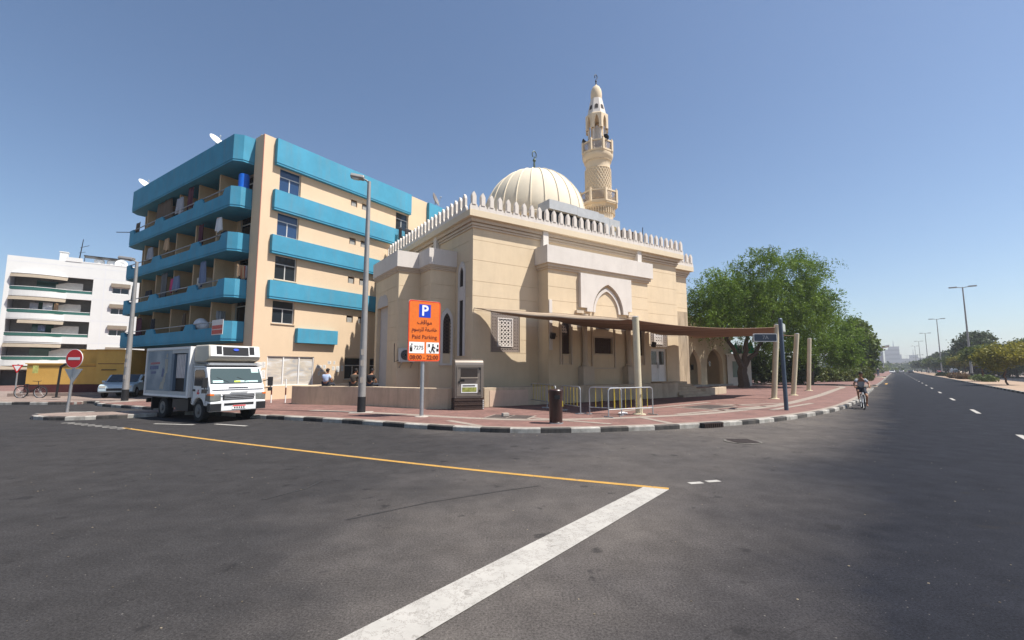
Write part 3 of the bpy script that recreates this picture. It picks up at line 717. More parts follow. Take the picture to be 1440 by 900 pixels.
# arched window of the wing, slit window of the hall
mb=MB(); c=-.51
mb.xz(archpts(c,.36,2.2,4.55,5.25)+archpts(c,.235,2.2,4.4,4.98)[::-1],Y2-.07,Y2-.002); mb.box(c-.42,c+.42,Y2-.09,Y2-.002,2.1,2.2)
wf=mb.build('window',M_WHITE,mo)
mb=MB(); mb.box(-.72,-.30,Y2+.12,Y2+.14,2.75,4.55); mb.xz(archpts(c,.235,4.5,4.51,4.97),Y2-.012,Y2-.003); mb.build('backing',M_DARKREC,wf)
mb=MB(); lattice(mb,-.745,-.275,2.75,4.9,Y2-.045,.2,.026,.02); mb.build('lattice',M_GRD,wf)
mb=MB(MATL); c=1.18
mb.xz(archpts(c,.40,2.6,7.1,7.75)+archpts(c,.22,2.6,7.0,7.45)[::-1],-.06,-.002); mb.box(c-.22,c+.22,-.05,-.002,5.6,6.35)
wf=mb.build('window',M_WHITE,mo)
mb=MB(MATL); mb.xz(archpts(c,.22,2.6,7.0,7.45),-.012,-.003); mb.build('pane',M_DARKREC,wf)
# --- dome on its drum
cx,cy=8.55,6.1; r=3.82
mb=MB(); mb.lathe([(3.7,9.8),(3.7,12.2),(3.82,12.3),(3.82,12.5),(3.7,12.6),(3.7,12.9)],cx,cy,48,cap=False); mb.build('drum',M_CREAM,mo,smooth=True)
prof=[]
for i in range(25):
    t=i/24*PI/2; prof.append((r*math.cos(t)**.96 if i<24 else .02,12.92+ (3.85)*math.sin(t)**1.04))
prof=[(3.76,12.5)]+prof
mb=MB(); mb.lathe(prof,cx,cy,96); dome=mb.build('dome',M_DOME,mo,smooth=True)
mb=MB()
for k in range(24):
    th=2*PI*k/24+.08
    mb.tube([(cx+(q+.012)*math.cos(th),cy+(q+.012)*math.sin(th),z+.005) for q,z in prof[:-1]],.046,6)
mb.lathe([(.02,16.92),(.28,16.87),(.3,16.72),(.5,16.69)],cx,cy,16,cap=False)
mb.build('dome_rib',mat('dome_rib_cream',(.64,.56,.43),.7,var=.06,scale=2),dome,smooth=True)
mb=MB(); mb.tube([(cx,cy,16.6),(cx,cy,17.9)],[.10,.06],8); mb.sph((cx,cy,17.75),.13,10,6)
mb.tube([(cx+.19*math.sin(a),cy,18.2-.28*math.cos(a)) for a in [i*2*PI/16 for i in range(2,15)]],.04,6); mb.tube([(cx,cy,17.9),(cx,cy,18.05)],.04,6)
mb.build('dome_finial',mat('patinated_bronze',(.10,.13,.11),.5,metal=.6,var=.2),dome,smooth=True)
# ================================================================== MINARET
mx,my=7.12,36.2
mi=thing('minaret','tall cream minaret with two octagonal balconies, diamond-patterned shaft and onion-shaped tip','minaret',(mx,my,0),MF.rz)
M_MIN=mat('minaret_cream',(.64,.52,.37),.85,var=.08,scale=1,dirt=.18,dcol=(.42,.33,.23))
O8=PI/8
mb=MB(); mb.lathe([(1.22,.13),(1.22,14.7)],0,0,8,O8); mb.lathe([(1.22,14.7),(1.3,14.75),(1.42,15.0)],0,0,8,O8)
for k in range(40):
    th=2*PI*k/40; mb.obox((1.26*math.cos(th),1.26*math.sin(th),14.55),(.1,.07,.5),Matrix.Rotation(th,3,'Z'))
mb.build('base_tower',M_MIN,mi)
mb=MB(); mb.lathe([(1.0,15.6),(1.08,15.8),(1.08,16.3),(1.03,16.36),(1.03,18.15),(1.08,18.2),(1.0,18.25),(.99,18.75),(1.06,18.9),(1.18,19.1),(1.24,19.25),(1.24,19.42),(1.05,19.45)],0,0,40,cap=True)
for k in range(44):
    th=2*PI*k/44; mb.obox((1.07*math.cos(th),1.07*math.sin(th),18.95),(.07,.05,.22),Matrix.Rotation(th,3,'Z'))
mb.build('shaft',M_MIN,mi,smooth=True)
mb=MB()
for sgn in (1,-1):
    for k in range(28):
        t0=2*PI*k/28; mb.tube([(1.045*math.cos(t0+sgn*.95*i/10),1.045*math.sin(t0+sgn*.95*i/10),16.36+1.8*i/10) for i in range(11)],.042,5)
mb.build('diamond_relief',M_MIN,mi)
def balcony8(z0,z1,rad,slab0):
    mb=MB(); mb.lathe([(rad-.35,slab0),(rad-.1,z0-.06),(rad+.02,z0-.05),(rad+.02,z0+.05),(rad-.3,z0+.06)],0,0,8,O8)
    b=mb.build('balcony',M_MIN,mi)
    mb=MB(); C=[(rad*.99*math.cos(O8+k*PI/4),rad*.99*math.sin(O8+k*PI/4)) for k in range(8)]
    for k in range(8):
        p=C[k];q=C[(k+1)%8]
        mb.box(p[0]-.09,p[0]+.09,p[1]-.09,p[1]+.09,z0+.05,z1+.05); mb.sph((p[0],p[1],z1+.12),.07,8,6)
        mb.bar((p[0],p[1],z1-.06),(q[0],q[1],z1-.06),.13,.12); mb.bar((p[0],p[1],z0+.12),(q[0],q[1],z0+.12),.13,.14)
    mb.build('railing',M_MIN,b)
    mb=MB()
    for k in range(8):
        p=Vector(C[k]+(0,));q=Vector(C[(k+1)%8]+(0,)); n=7
        h=z1-z0-.3
        for i in range(-3,n+1):
            for s in (1,-1):
                t0=i/n; t1=t0+.36
                if s<0: t0,t1=t1,t0
                a0=max(0,min(1,t0));a1=max(0,min(1,t1))
                if abs(t1-t0)<1e-6 or a0==a1: continue
                zz0=z0+.18+h*((a0-t0)/(t1-t0)); zz1=z0+.18+h*((a1-t0)/(t1-t0))
                P=p+(q-p)*a0;Q=p+(q-p)*a1; mb.bar((P.x,P.y,zz0),(Q.x,Q.y,zz1),.025,.03)
    mb.build('railing_screen',M_GRILLE,b)
balcony8(15.1,16.15,1.55,14.75); balcony8(19.5,20.45,1.26,19.42)
mb=MB()
for k in range(8):
    th=O8+k*PI/4; mb.lathe([(.12,19.5),(.095,19.6),(.085,21.6),(.12,21.7)],.72*math.cos(th),.72*math.sin(th),10)
mb.lathe([(.30,19.5),(.28,22.0)],0,0,12); mb.build('columns',M_MERLON,mi,smooth=True)
# arcade drum: eight panels each with a pointed notch
mb=MB()
for k in range(8):
    th=k*PI/4; T=Matrix.Rotation(th,4,'Z'); hw=.92*math.tan(O8); 
    aa=archpts(0,.17,21.62,22.1,22.72,6)
    poly=[(-hw,21.62),(-hw,22.85),(hw,22.85),(hw,21.62)]+aa[::-1]
    mb.M=T; mb.prism(poly,lambda u,v,d:(.92-d,u,v),0,.22)
mb.M=None; mb.lathe([(.9,22.85),(.93,22.9),(.86,22.98),(.2,23.0)],0,0,8,O8)
mb.build('arcade',M_MIN,mi)
mb=MB(); mb.lathe([(.82,22.98),(.50,24.45),(.3,24.5)],0,0,8,O8); cone=mb.build('cone',M_MERLON,mi)
mb=MB()
for k in range(8):
    th=k*PI/4; T=Matrix.Rotation(th,4,'Z')@Matrix.Translation((.69,0,23.4))@Matrix.Rotation(-.22,4,'Y'); mb.M=T
    mb.prism(archpts(0,.135,0,.26,.42,6),lambda u,v,d:(d,u,v),-.05,.012)
mb.build('opening',M_DARKREC,cone)
mb=MB(); mb.lathe([(.42,24.42),(.46,24.6),(.47,24.95),(.42,25.3),(.28,25.6),(.1,25.75),(.05,25.85)],0,0,28); mb.build('onion_tip',M_MIN,mi,smooth=True)
mb=MB(); mb.tube([(0,0,25.75),(0,0,26.3)],[.06,.045],8); mb.sph((0,0,26.15),.08,10,6)
mb.tube([(.14*math.sin(a),0,26.55-.2*math.cos(a)) for a in [i*2*PI/16 for i in range(2,15)]],.035,6); mb.build('finial',mat('dark_bronze',(.06,.06,.055),.5,metal=.5,var=.2),mi,smooth=True)
# loudspeakers on the upper balcony
def horn(a,lab):
    t=thing('loudspeaker',lab,'loudspeaker',(mx+1.0*math.cos(a),my+1.0*math.sin(a),20.62),a,'loudspeakers on the minaret')
    mb=MB(Matrix.Rotation(PI/2,4,'Y')); mb.lathe([(.03,-.25),(.07,-.15),(.09,0),(.16,.14),(.27,.26),(.25,.27),(.1,.1)],0,0,18); mb.build('horn',M_BLACK,t,smooth=True)
    mb=MB(); mb.bar((-.1,0,-.02),(-.1,0,-.25),.04); mb.build('bracket',M_STEEL,t)
horn(R(-66),'black horn loudspeaker over the right front of the upper minaret balcony')
horn(R(-168),'dark horn loudspeaker at the left edge of the upper minaret balcony')
# ================================================================== roof plant on the mosque
t=thing('roof_duct','long galvanised sheet metal air duct on the mosque roof','air duct',MF.w(5.75,.75,10.3),MF.rz)
mb=MB(); 
for k,(x0,x1) in enumerate(((0,2.3),(2.31,4.2))): mb.box(x0,x1,0,1.2,1.5-.05*k,2.1-.05*k)
mb.box(4.21,4.7,0,1.1,1.42,1.98); mb.build('duct',mat('galv_duct',(.40,.41,.42),.55,metal=0,var=.12,scale=2),t)
mb=MB()
for x in (.3,2.2,4.1): mb.box(x,x+.06,.1,.16,-.4,1.3); mb.box(x,x+.06,1.0,1.06,-.4,1.3)
mb.box(0,4.6,.25,.9,.75,1.45); mb.build('support_frame',M_BLACK,t)
t=thing('roof_air_handler','tall grey metal air handler beside the duct on the mosque roof','air handler',MF.w(10.45,.75,10.3),MF.rz)
mb=MB(); mb.box(0,.5,0,1.2,-.4,1.85); mb.box(.52,1.5,0,1.2,.2,1.8); mb.box(.52,1.5,-.02,1.2,-.4,.15); mb.build('casing',mat('galv_duct',(.5,.5,.5)),t); mb=MB(); mb.box(.8,1.1,-.03,-.002,1.0,1.3); mb.build('vent',mat('brass_vent',(.30,.24,.12),.5),t)
t=thing('roof_water_tank','dark brown water tank box on the mosque roof near the minaret','water tank',MF.w(12.2,.75,10.3),MF.rz)
mb=MB(); mb.box(0,1.7,0,1.4,-.4,1.15); mb.box(-.05,1.75,-.05,1.45,1.152,1.25); mb.build('tank',M_KBASE,t,bevel=.03)
mb=MB(); mb.lathe([(.45,1.25),(.42,1.36),(.1,1.42)],.7,.7,16); mb.build('lid',M_BLACK,t)
t=thing('roof_mast','thin dark metal mast on the mosque roof right of the tank','mast',MF.w(16.0,2.2,9.85))
mb=MB(); mb.tube([(0,0,0),(0,0,2.9)],[.04,.03],6); mb.build('pole',M_BLACK,t); mb=MB(); mb.box(-.12,.12,-.12,.12,0,.03); mb.build('base_plate',M_STEEL,t)
# floodlights and camera under the canopy
def flood(x,y,z,lab,side):
    t=thing('floodlight',lab,'floodlight',MF.w(x,y,z),MF.rz,'black floodlights on the mosque wall')
    mb=MB(); mb.bar((0,0,0),(side*.28,-.1,0),.035); mb.build('arm',M_BLACK,t)
    mb=MB(Matrix.Translation((side*.42,-.15,0))@Matrix.Rotation(R(20),4,'X')); mb.box(-.13,.13,-.1,.08,-.17,.17); mb.build('lamp_head',M_BLACK,t,bevel=.02)
flood(4.85,-.96,3.72,'black floodlight on an arm beside the left niche window of the portal',-1)
flood(12.56,-.8,3.5,'round black floodlight on the right edge of the portal above the white door',1)
# ================================================================== BLUE APARTMENT BLOCK
bb=thing('apartment_block','five-storey peach apartment block with turquoise balcony bands and laundry-filled balconies','apartment block',(BF.o[0],BF.o[1],0),BF.rz)
XL=-.65            # corner wall sticks out to here
FL_=[3.5,6.02,8.75,11.4,14.2]      # underside of each turquoise band (right facade from the second)
BT=[4.65,7.12,9.87,12.65,15.85]
win1=[(.40,1.78,a,b) for a,b in ((4.62,6.02),(7.26,8.75),(9.95,11.4),(12.72,14.2))]
win2=[(9.65,10.95,a,b) for a,b in ((7.26,8.75),(9.95,11.4),(12.72,14.2))]
sq=[]
for z in (13.36,10.6,7.83,5.1):
    sq+=[(5.52,6.05,z,z+.47),(6.46,7.0,z,z+.47)]
shop=(.26,3.24,.92,2.66); w5=(5.52,6.95,1.2,2.68); w6=(7.6,9.0,1.2,2.68)
BW=((1.3,2.5),(4.6,2.2),(7.5,2.3),(10.6,2.3),(13.7,2.0),(16.3,1.2))  # glass doors widened so their dark panes deepen the recess shade
mb=MB(); mb.wall(XL,17,BASE,15.9,0,.35,win1+win2+sq+[shop,w5,w6])
mb.box(XL,0.0,.35,1.0,BASE,15.9)           # end pier
mb.box(XL,.5,.35,.5,15.9,15.95)
mb.box(.35,16.6,.36,17.9,15.0,15.1)
mb.box(16.65,17,.35,18,BASE,15.9); mb.box(0,16.65,17.65,18,BASE,15.9)
mb.M=MATL; mb.wall(.36,18,BASE,3.5,0,.3,[(5.2,6.2,BASE,2.4),(9.3,10.4,BASE,2.4),(14.0,15.3,BASE,2.5),(16.2,16.9,1.0,2.4)])
mb.wall(1.0,18,3.5,15.0,0.02,.3,[(y,y+w_,z,z+2.55) for z in (3.76,6.28,9.01,11.66) for y,w_ in BW]); mb.M=None
mb.build('wall',M_BWALL,bb)
mb=MB(); mb.M=MATL
for y0,y1,z0,z1 in ((5.2,6.2,BASE,2.4),(9.3,10.4,BASE,2.4),(14.0,15.3,BASE,2.5),(16.2,16.9,1.0,2.4)): mb.box(y0,y1,.2,.25,z0,z1)
mb.build('ground_floor_door',mat('dark_door_brown',(.09,.05,.03),.6,var=.15),bb)
# thin red edge line painted down the corner
mb=MB(); mb.box(XL-.012,XL+.015,-.012,-.002,BASE,15.9); mb.build('corner_line',mat('red_edge_line',(.45,.14,.10),.8),bb)
# turquoise bands, right facade
D=.28
mb=MB()
for k in (1,2,3,4):
    z0,z1=FL_[k],BT[k]; x1=11.0 if k==4 else 11.2
    mb.box(0.02,x1,-D,-.002,z0+.13,z1); mb.box(0.05,x1-.03,-D+.03,-.003,z0+.06,z0+.128); mb.box(.02,x1,-D,-.004,z0,z0+.058)
    mb.box(13.0,17.4,-D,-.002,z0,z1)
mb.build('band',M_BLUE,bb)
mb=MB(); mb.box(1.88,4.7,-.3,-.002,3.5,4.4); mb.build('sign_box',M_BLUE,bb,bevel=.01)
# balconies along the left facade
XF=-1.7; YN=1.42; YR=18.1
prof=[(-.02,1.02),(XL-.02,1.02),(-1.28,1.08),(XF,YN),(XF,YR-.5),(XF+.5,YR),(-.02,YR)]
def insetp(d): return [(-.02,1.02+d),(XL,1.02+d),(-1.28+d*.3,1.08+d),(XF+d,YN+d*.5),(XF+d,YR-.5-d*.4),(XF+.5+d*.4,YR-d),(-.02,YR-d)]
gaps=[(2.15,5.2),(6.2,11.35),(12.5,16.9)]
for k in range(4):
    z0,z1=FL_[k],BT[k]
    mb=MB(); mb.xy(prof,z0+.13,z0+.25); mb.xy(insetp(.03),z0+.06,z0+.128); mb.xy(prof,z0,z0+.058)
    pi_=insetp(.13)
    low=z1-.36
    def seg(a,b,c,d,zz): mb.xy([a,b,c,d],z0+.251,zz)
    n=len(prof)
    for i in range(1,n-1):
        if i==3: continue
        seg(prof[i],prof[i+1],pi_[i+1],pi_[i],z1)
    ys=[YN]+[v for g_ in gaps for v in g_]+[YR-.5]
    mb.xy([(XF,YN),(XF,YR-.5),(XF+.13,YR-.5),(XF+.13,YN)],z0+.251,low)
    for a,b in zip(ys[0::2],ys[1::2]):
        mb.prism([(a-(.25 if a>YN else 0),low+.001),(b+(.25 if b<YR-.5 else 0),low+.001),(b,z1),(a,z1)],lambda u,v,d:(d,u,v),XF+.001,XF+.129)
    bal=mb.build('balcony',M_BLUE,bb)
    mb=MB(); mb.bar((XF+.065,2.0,z1-.02),(XF+.065,17.2,z1-.02),.05,.045)
    for a,b in gaps: mb.bar((XF+.065,a,z1-.02),(XF+.065,b,z1-.02),.05)
    mb.build('rail',mat('rail_steel',(.45,.45,.45),.5,metal=.4),bal)
    zt=FL_[k+1]
    for i,y in enumerate((4.15,7.1,10.15,13.25,16.0,YR-.3)):
        xe=-1.12 if i<5 else -.7
        mb=MB(); mb.prism([(xe,z0+.25),(xe,zt-.001),(.019,zt-.001),(.019,z0+.25)],lambda u,v,d:(u,d,v),y,y+.16); mb.build('partition',mat('partition_shade_tan',(.50,.37,.235),.9,var=.1,scale=1.5,dirt=.3,dcol=(.25,.18,.11)),bal)  # tan deepened to put the balcony shade into the partition colour
    za=(3.76,6.28,9.01,11.66)[k]
    for y,w_ in BW:
        f=MB(MATL); frame(f,y,y+w_,za,za+2.55,.08,.16,.05); f.box(y+w_/2-.03,y+w_/2+.03,.09,.15,za+.05,za+2.0); f.box(y+.05,y+w_-.05,.09,.15,za+2.0,za+2.06); fo=f.build('balcony_window',M_ALU,bal)
        f=MB(MATL); f.box(y,y+w_,.20,.22,za,za+2.55); f.build('pane',mat('dim_room_glass',(.014,.012,.011),.12,var=0),fo)
# roof band left facade
z0,z1=FL_[4],BT[4]
mb=MB(); mb.xy(prof,z0+.13,z1); mb.xy(insetp(.03),z0+.06,z0+.128); mb.xy(prof,z0,z0+.058); mb.build('roof_band',M_BLUE,bb)
# windows of the right facade
for i,(x0,x1,a,b) in enumerate(win1+win2+[w5,w6]):
    f=MB(); frame(f,x0,x1,a,b,.12,.2,.055); zt=a+(b-a)*.62; f.box(x0+.055,x1-.055,.125,.195,zt,zt+.06); xm=(x0+x1)/2; f.box(xm-.03,xm+.03,.13,.19,a+.055,zt)
    fo=f.build('window',M_ALU,bb)
    f=MB(); f.box(x0+.05,x1-.05,.15,.17,a+.05,b-.05); f.build('pane',M_GLASSB if (i in (2,3)) else M_GLASS,fo)
    f=MB(); f.box(x0-.05,x1+.05,-.06,.12,a-.06,a-.002); f.build('sill',M_BWALL,fo)
mb=MB()
for x0,x1,a,b in sq: mb.box(x0,x1,.3,.34,a,b)
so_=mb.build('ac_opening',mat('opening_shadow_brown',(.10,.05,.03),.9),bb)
mb=MB()
for x0,x1,a,b in sq: mb.box(x0+.1,x1-.06,.06,.28,a+.02,b-.12)
mb.build('ac_unit',mat('old_ac_grey',(.3,.29,.27),.6,var=.2,scale=9),so_)
# frosted shop window in three panels
x0,x1,a,b=shop
f=MB(); frame(f,x0,x1,a,b,.03,.2,.05)
for x in (x0+1.0,x0+2.0): f.box(x-.035,x+.035,.035,.195,a+.05,b-.05)
fo=f.build('shop_window',M_WFRAME,bb)
mm=bpy.data.materials.new('marbled_film'); mm.use_nodes=True; n_=mm.node_tree; b_=n_.nodes['Principled BSDF']; b_.inputs['Roughness'].default_value=.3
tc=_n(n_,'ShaderNodeTexCoord'); mp=_n(n_,'ShaderNodeMapping'); mp.inputs['Scale'].default_value=(.7,1,2.6); mp.inputs['Rotation'].default_value=(0,.25,0); n_.links.new(tc.outputs['Object'],mp.inputs['Vector'])
no=_n(n_,'ShaderNodeTexNoise'); no.inputs['Scale'].default_value=1.6; no.inputs['Detail'].default_value=5; no.inputs['Distortion'].default_value=.8; n_.links.new(mp.outputs['Vector'],no.inputs['Vector'])
cr=_n(n_,'ShaderNodeValToRGB'); cr.color_ramp.elements[0].position=.3; cr.color_ramp.elements[0].color=(.36,.36,.37,1); cr.color_ramp.elements[1].position=.7; cr.color_ramp.elements[1].color=(.60,.60,.60,1)
e=cr.color_ramp.elements.new(.52); e.color=(.52,.46,.38,1); n_.links.new(no.outputs['Fac'],cr.inputs['Fac']); n_.links.new(cr.outputs['Color'],b_.inputs['Base Color'])
f=MB(); f.box(x0+.05,x1-.05,.08,.1,a+.05,b-.05); f.build('film_panel',mm,fo)
# paper notices pasted on the wall: stay single things in two clusters
M_PAPER=mat('paper_white',(.68,.66,.62),.9,var=.06,scale=4)
def notice(x,z,w_,h_,lab,m=None):
    t=thing('paper_notice',lab,'notice',BF.w(x,-.004,z),BF.rz,'paper notices pasted on the peach wall')
    mb=MB(); mb.box(-w_/2,w_/2,-.004,0,-h_/2,h_/2); mb.build('sheet',m or M_PAPER,t)
    mb=MB()
    for k in range(5):
        z_=h_*(.34-.15*k); mb.box(-w_*.36,w_*(.1+.05*((k*7)%5)),-.006,-.0045,z_-.012,z_+.012)
    mb.build('print',mat('faint_print',(.38,.38,.38),.9),t)
NL=['topmost paper notice left of the pasted group beside the frosted shop window','small grey notice at the top right of the pasted group on the peach wall',
'wide paper notice touching the right frame of the frosted shop window','paper notice in the middle of the pasted group on the peach wall','lowest small paper notice beside the frosted shop window',
'broad white notice at the right of the pasted group','narrow notice nearest the ground floor window with grilles','pale notice directly under the small grey notice','pair sheet pasted below the wide notice by the shop window']
for i,(x,z,w_,h_) in enumerate(((4.35,2.32,.26,.2),(4.72,2.32,.14,.22),(3.6,2.05,.4,.2),(4.0,2.05,.22,.24),(3.62,1.62,.12,.26),(5.0,1.9,.28,.4),(5.33,1.95,.18,.36),(4.66,1.95,.2,.26),(3.82,1.8,.3,.16))): notice(x,z,w_,h_,NL[i])
for i,(x,z,w_,h_) in enumerate(((-.2,2.1,.34,.4),(.08,2.15,.2,.34),(-.15,1.6,.3,.42),(.1,1.6,.2,.5))):
    notice(x,z,w_,h_,['large notice on the corner pier behind the truck mirror','small notice right of the large one on the corner pier','lower notice on the corner pier close to the truck cab','tall narrow notice at the left edge of the frosted shop window'][i])
# rental banner on the first balcony
t=thing('rental_banner','small white and red rental banner tied to the lowest balcony corner','banner',BF.w(XF-.025,1.75,4.3),BF.rz+PI/2)
mb=MB(); mb.prism([(-.62,-.45),(.72,-.45),(.72,.42),(-.62,.42)],lambda u,v,d:(u,-d+0,v),-.02,-.0); mb.build('cloth',M_PAPER,t)
mb=MB(); mb.box(-.58,.68,.021,.026,-.40,-.16); mb.box(-.58,.68,.021,.026,-.12,.10); mb.build('red_stripe',mat('faded_red',(.55,.12,.09),.7,var=.15,scale=9),t)
# satellite dishes
def dish(x,y,z,r_,az,el,lab,m=M_WFRAME):
    t=thing('satellite_dish',lab,'satellite dish',BF.w(x,y,z),az,'satellite dishes on the roofs')
    T=Matrix.Translation((0,0,.75))@Matrix.Rotation(R(90-el),4,'X')
    mb=MB(T); mb.lathe([(.02,-.16*r_),(r_*.5,-.10*r_),(r_*.85,.05*r_),(r_,.16*r_),(r_*.97,.17*r_),(r_*.5,-.07*r_),(.02,-.13*r_)],0,0,28,cap=False); mb.build('reflector',m,t,smooth=True)
    mb=MB(T); mb.tube([(0,-r_*.9,.1),(0,-.05,r_*.9)],.02,6); mb.sph((0,0,r_*.9),.06,8,6); mb.build('feed_arm',M_STEEL,t)
    mb=MB(); mb.tube([(0,0,-.05),(0,0,.6),(0,.05,.75)],.035,8); mb.box(-.2,.2,-.2,.2,-.05,0); mb.build('mast',M_STEEL,t)
dish(-1.25,4.9,15.9,.46,R(72),35,'white satellite dish on the roof edge near the pier of the peach block')
dish(-1.1,17.4,15.9,.50,R(78),40,'white satellite dish at the far left roof corner of the turquoise balconies')
dish(14.3,.3,15.9,.6,R(80),20,'dark grey satellite dish on the roof above the mosque parapet',mat('dish_grey',(.22,.2,.19),.6))
# laundry and clutter on the balconies
M_CL={}
def cloth(name,c): 
    return mat('cloth_'+name,c,.9,var=.12,scale=5,streak=True)
def garment(x,y,z,w_,h_,m,lab,axis='y',cat='clothing',kind='rect'):
    t=thing('hanging_clothing',lab,cat,BF.w(x,y,z),BF.rz+(PI/2 if axis=='y' else 0),'laundry hanging on the apartment block')
    g_=random.Random(hash((round(x,2),round(y,2),round(z,2)))&0xffff)
    mb=MB(); n=10
    ph=g_.uniform(0,6)
    def fn(u,v):
        X=(u-.5)*w_*(1+.25*v*(.5 if kind=='rect' else 1)); Y=.07*math.sin(u*9+ph)*(.3+v)+.03*math.sin(u*21+ph); Z=-v*h_*(1+.1*math.sin(u*7+ph))
        return (X,Y,Z)
    mb.grid(fn,n,8); mb.build('fabric',m,t,smooth=True,solid=.012)
    return t
GR=cloth('grey',(.33,.34,.37)); WH=cloth('white',(.62,.62,.64)); MAR=cloth('maroon',(.10,.035,.05)); PK=cloth('pink',(.55,.08,.18)); DK=cloth('dark',(.03,.03,.035)); NV=cloth('blue_grey',(.16,.2,.3)); BR=cloth('brown',(.12,.085,.06)); TN=cloth('tan',(.45,.3,.18)); TQ=cloth('teal',(.05,.28,.25)); RD=cloth('red',(.5,.07,.05))
for a in [(-1.35,7.75,14.1,.9,1.5,MAR,'dark maroon blanket hanging on the top floor balcony'),(-1.6,8.75,13.5,.8,1.15,GR,'grey sheet drying beside the maroon blanket on the top balcony'),
 (-1.3,12.3,14.1,2.3,1.75,BR,'brown blind covering a whole bay of the top floor balcony'),(-1.3,6.0,11.2,.8,1.3,MAR,'dark red cloth in the second highest balcony row'),
 (-1.35,14.2,10.9,.7,.9,GR,'pale grey shirt in the second balcony row from the top, left part'),(-1.35,11.1,8.6,1.2,2.0,cloth('striped_grey',(.12,.12,.12)),'big dark striped blanket hanging in the third balcony row'),
 (-1.45,9.45,8.0,.35,.9,PK,'bright pink towel on the third balcony row beside the striped blanket'),(-1.45,8.75,8.1,.7,1.0,NV,'blue grey shirt beside the pink towel on the third balcony row'),
 (-1.3,15.4,5.7,.9,1.4,MAR,'dark plum cloth in the lowest balcony row at left'),(-1.3,7.6,5.5,.5,1.1,BR,'brown shirt on the lowest balcony row'),(-1.5,2.35,10.1,.5,.55,DK,'black cloth draped over the rail of the second balcony row'),
 (-1.45,4.95,8.6,.6,1.5,NV,'dark blue curtain in the third balcony row near the corner'),
 (-1.4,16.6,8.3,.8,1.1,cloth('olive',(.10,.10,.06)),'olive green blanket at the far left of the third balcony row'),(-1.5,12.0,5.4,.6,.9,DK,'black shirt hanging in the middle of the lowest balcony row'),(-1.45,3.2,11.1,.5,.9,WH,'white vest hanging nearest the corner in the second balcony row from the top'),
 (-1.45,10.9,11.05,.5,.9,TN,'tan cloth hanging mid-way along the second balcony row from the top'),(-1.4,13.6,7.6,.9,.5,DK,'dark bedding over the rail of the third balcony row'),(-1.4,16.9,13.3,.9,1.2,BR,'brown sheet at the far left bay of the top balcony')]: garment(*a)
for x,y,z,w_,h_,m,l in [(-.95,1.25,8.0,.35,.75,TN,'tan and cream shirt hanging at the corner of the third balcony row'),(-.75,1.3,8.0,.25,.8,RD,'red towel at the corner of the third balcony row'),(-.55,1.4,8.05,.3,.8,WH,'white towel beside the red one at the balcony corner'),(-.6,4.1,5.5,.5,1.1,GR,'grey jacket hung on the partition of the lowest balcony')]: garment(x,y,z,w_,h_,m,l,'x')
for x,z,w_,h_,m,l in [(9.6,12.75,.28,.9,DK,'black trousers hanging over the band under the far top window'),(10.5,12.8,.9,1.25,DK,'bundle of black clothes under the far top window'),(11.1,12.75,.8,.95,TQ,'teal striped cloth beside the black bundle under the far top window')]: garment(x,-.62,z,w_,h_,m,l,'x')
t=thing('white_bundle','white sacks piled on the lowest balcony behind the rail','bundle',BF.w(-1.2,5.3,4.65),BF.rz)
mb=MB(); mb.sph((0,0,0),(.35,.6,.42)); mb.sph((.05,-.5,-.1),(.3,.35,.3)); mb.build('sacks',WH,t,smooth=True)
t=thing('storage_box','pale box standing on the third balcony row behind the rail','box',BF.w(-1.1,5.4,7.1),BF.rz)
mb=MB(); mb.box(-.3,.3,-.4,.4,-1,.55); mb.build('case',mat('pale_box',(.55,.5,.42),.7),t,bevel=.02)
t=thing('water_barrel','bright blue barrel on the top balcony beside the corner pier','barrel',BF.w(-.95,1.5,11.65),BF.rz)
mb=MB(); mb.lathe([(.28,0),(.3,.05),(.3,.6),(.32,.62),(.3,.66),(.3,1.85),(.28,1.92),(.1,1.95)],0,0,20); mb.build('drum',mat('barrel_blue',(.01,.11,.5),.4),t,smooth=True)
mb=MB(); mb.lathe([(.12,1.95),(.12,2.0)],0,0,12); mb.build('lid',M_BLACK,t)
t=thing('clothes_pole','thin dark pole sticking out of the left end of the top balcony','pole',BF.w(-1.2,17.6,12.7),BF.rz)
mb=MB(); mb.tube([(0,0,0),(-.8,2.0,.15)],.03,6); mb.build('rod',M_BLACK,t)
# AC condenser on the mosque wing
t=thing('air_conditioner','outdoor air conditioner unit on brackets on the mosque wing wall','air conditioner',MF.w(-2.3,3.47,2.28),MF.rz)
mb=MB(); mb.box(-.42,.45,-.40,-.08,0,.75); mb.build('casing',mat('ac_casing',(.50,.49,.47),.5,var=.08,dirt=.3),t,bevel=.02)
mb=MB(Matrix.Translation((-.1,-.402,.38))@Matrix.Rotation(PI/2,4,'X')); mb.lathe([(.28,0),(.28,.012),(.02,.012)],0,0,24); mb.build('fan_recess',M_BLACK,t)
mb=MB(Matrix.Translation((-.1,-.42,.38))@Matrix.Rotation(PI/2,4,'X'))
for r_ in (.08,.14,.2,.26): mb.tube([(r_*math.cos(a),r_*math.sin(a),0) for a in [i*2*PI/24 for i in range(25)]],.006,4)
mb.build('fan_guard',M_STEEL,t)
mb=MB()
for x in (-.3,.33): mb.bar((x,-.4,-.03),(x,0,-.03),.04); mb.bar((x,-.36,-.04),(x,0,-.3),.03)
mb.build('bracket',M_STEEL,t)
mb=MB(); mb.tube([(-.42,-.2,.1),(-.6,-.06,.0),(-.62,-.05,.5),(-.62,-.05,1.0)],.022,6); mb.build('pipe',M_BLACK,t)
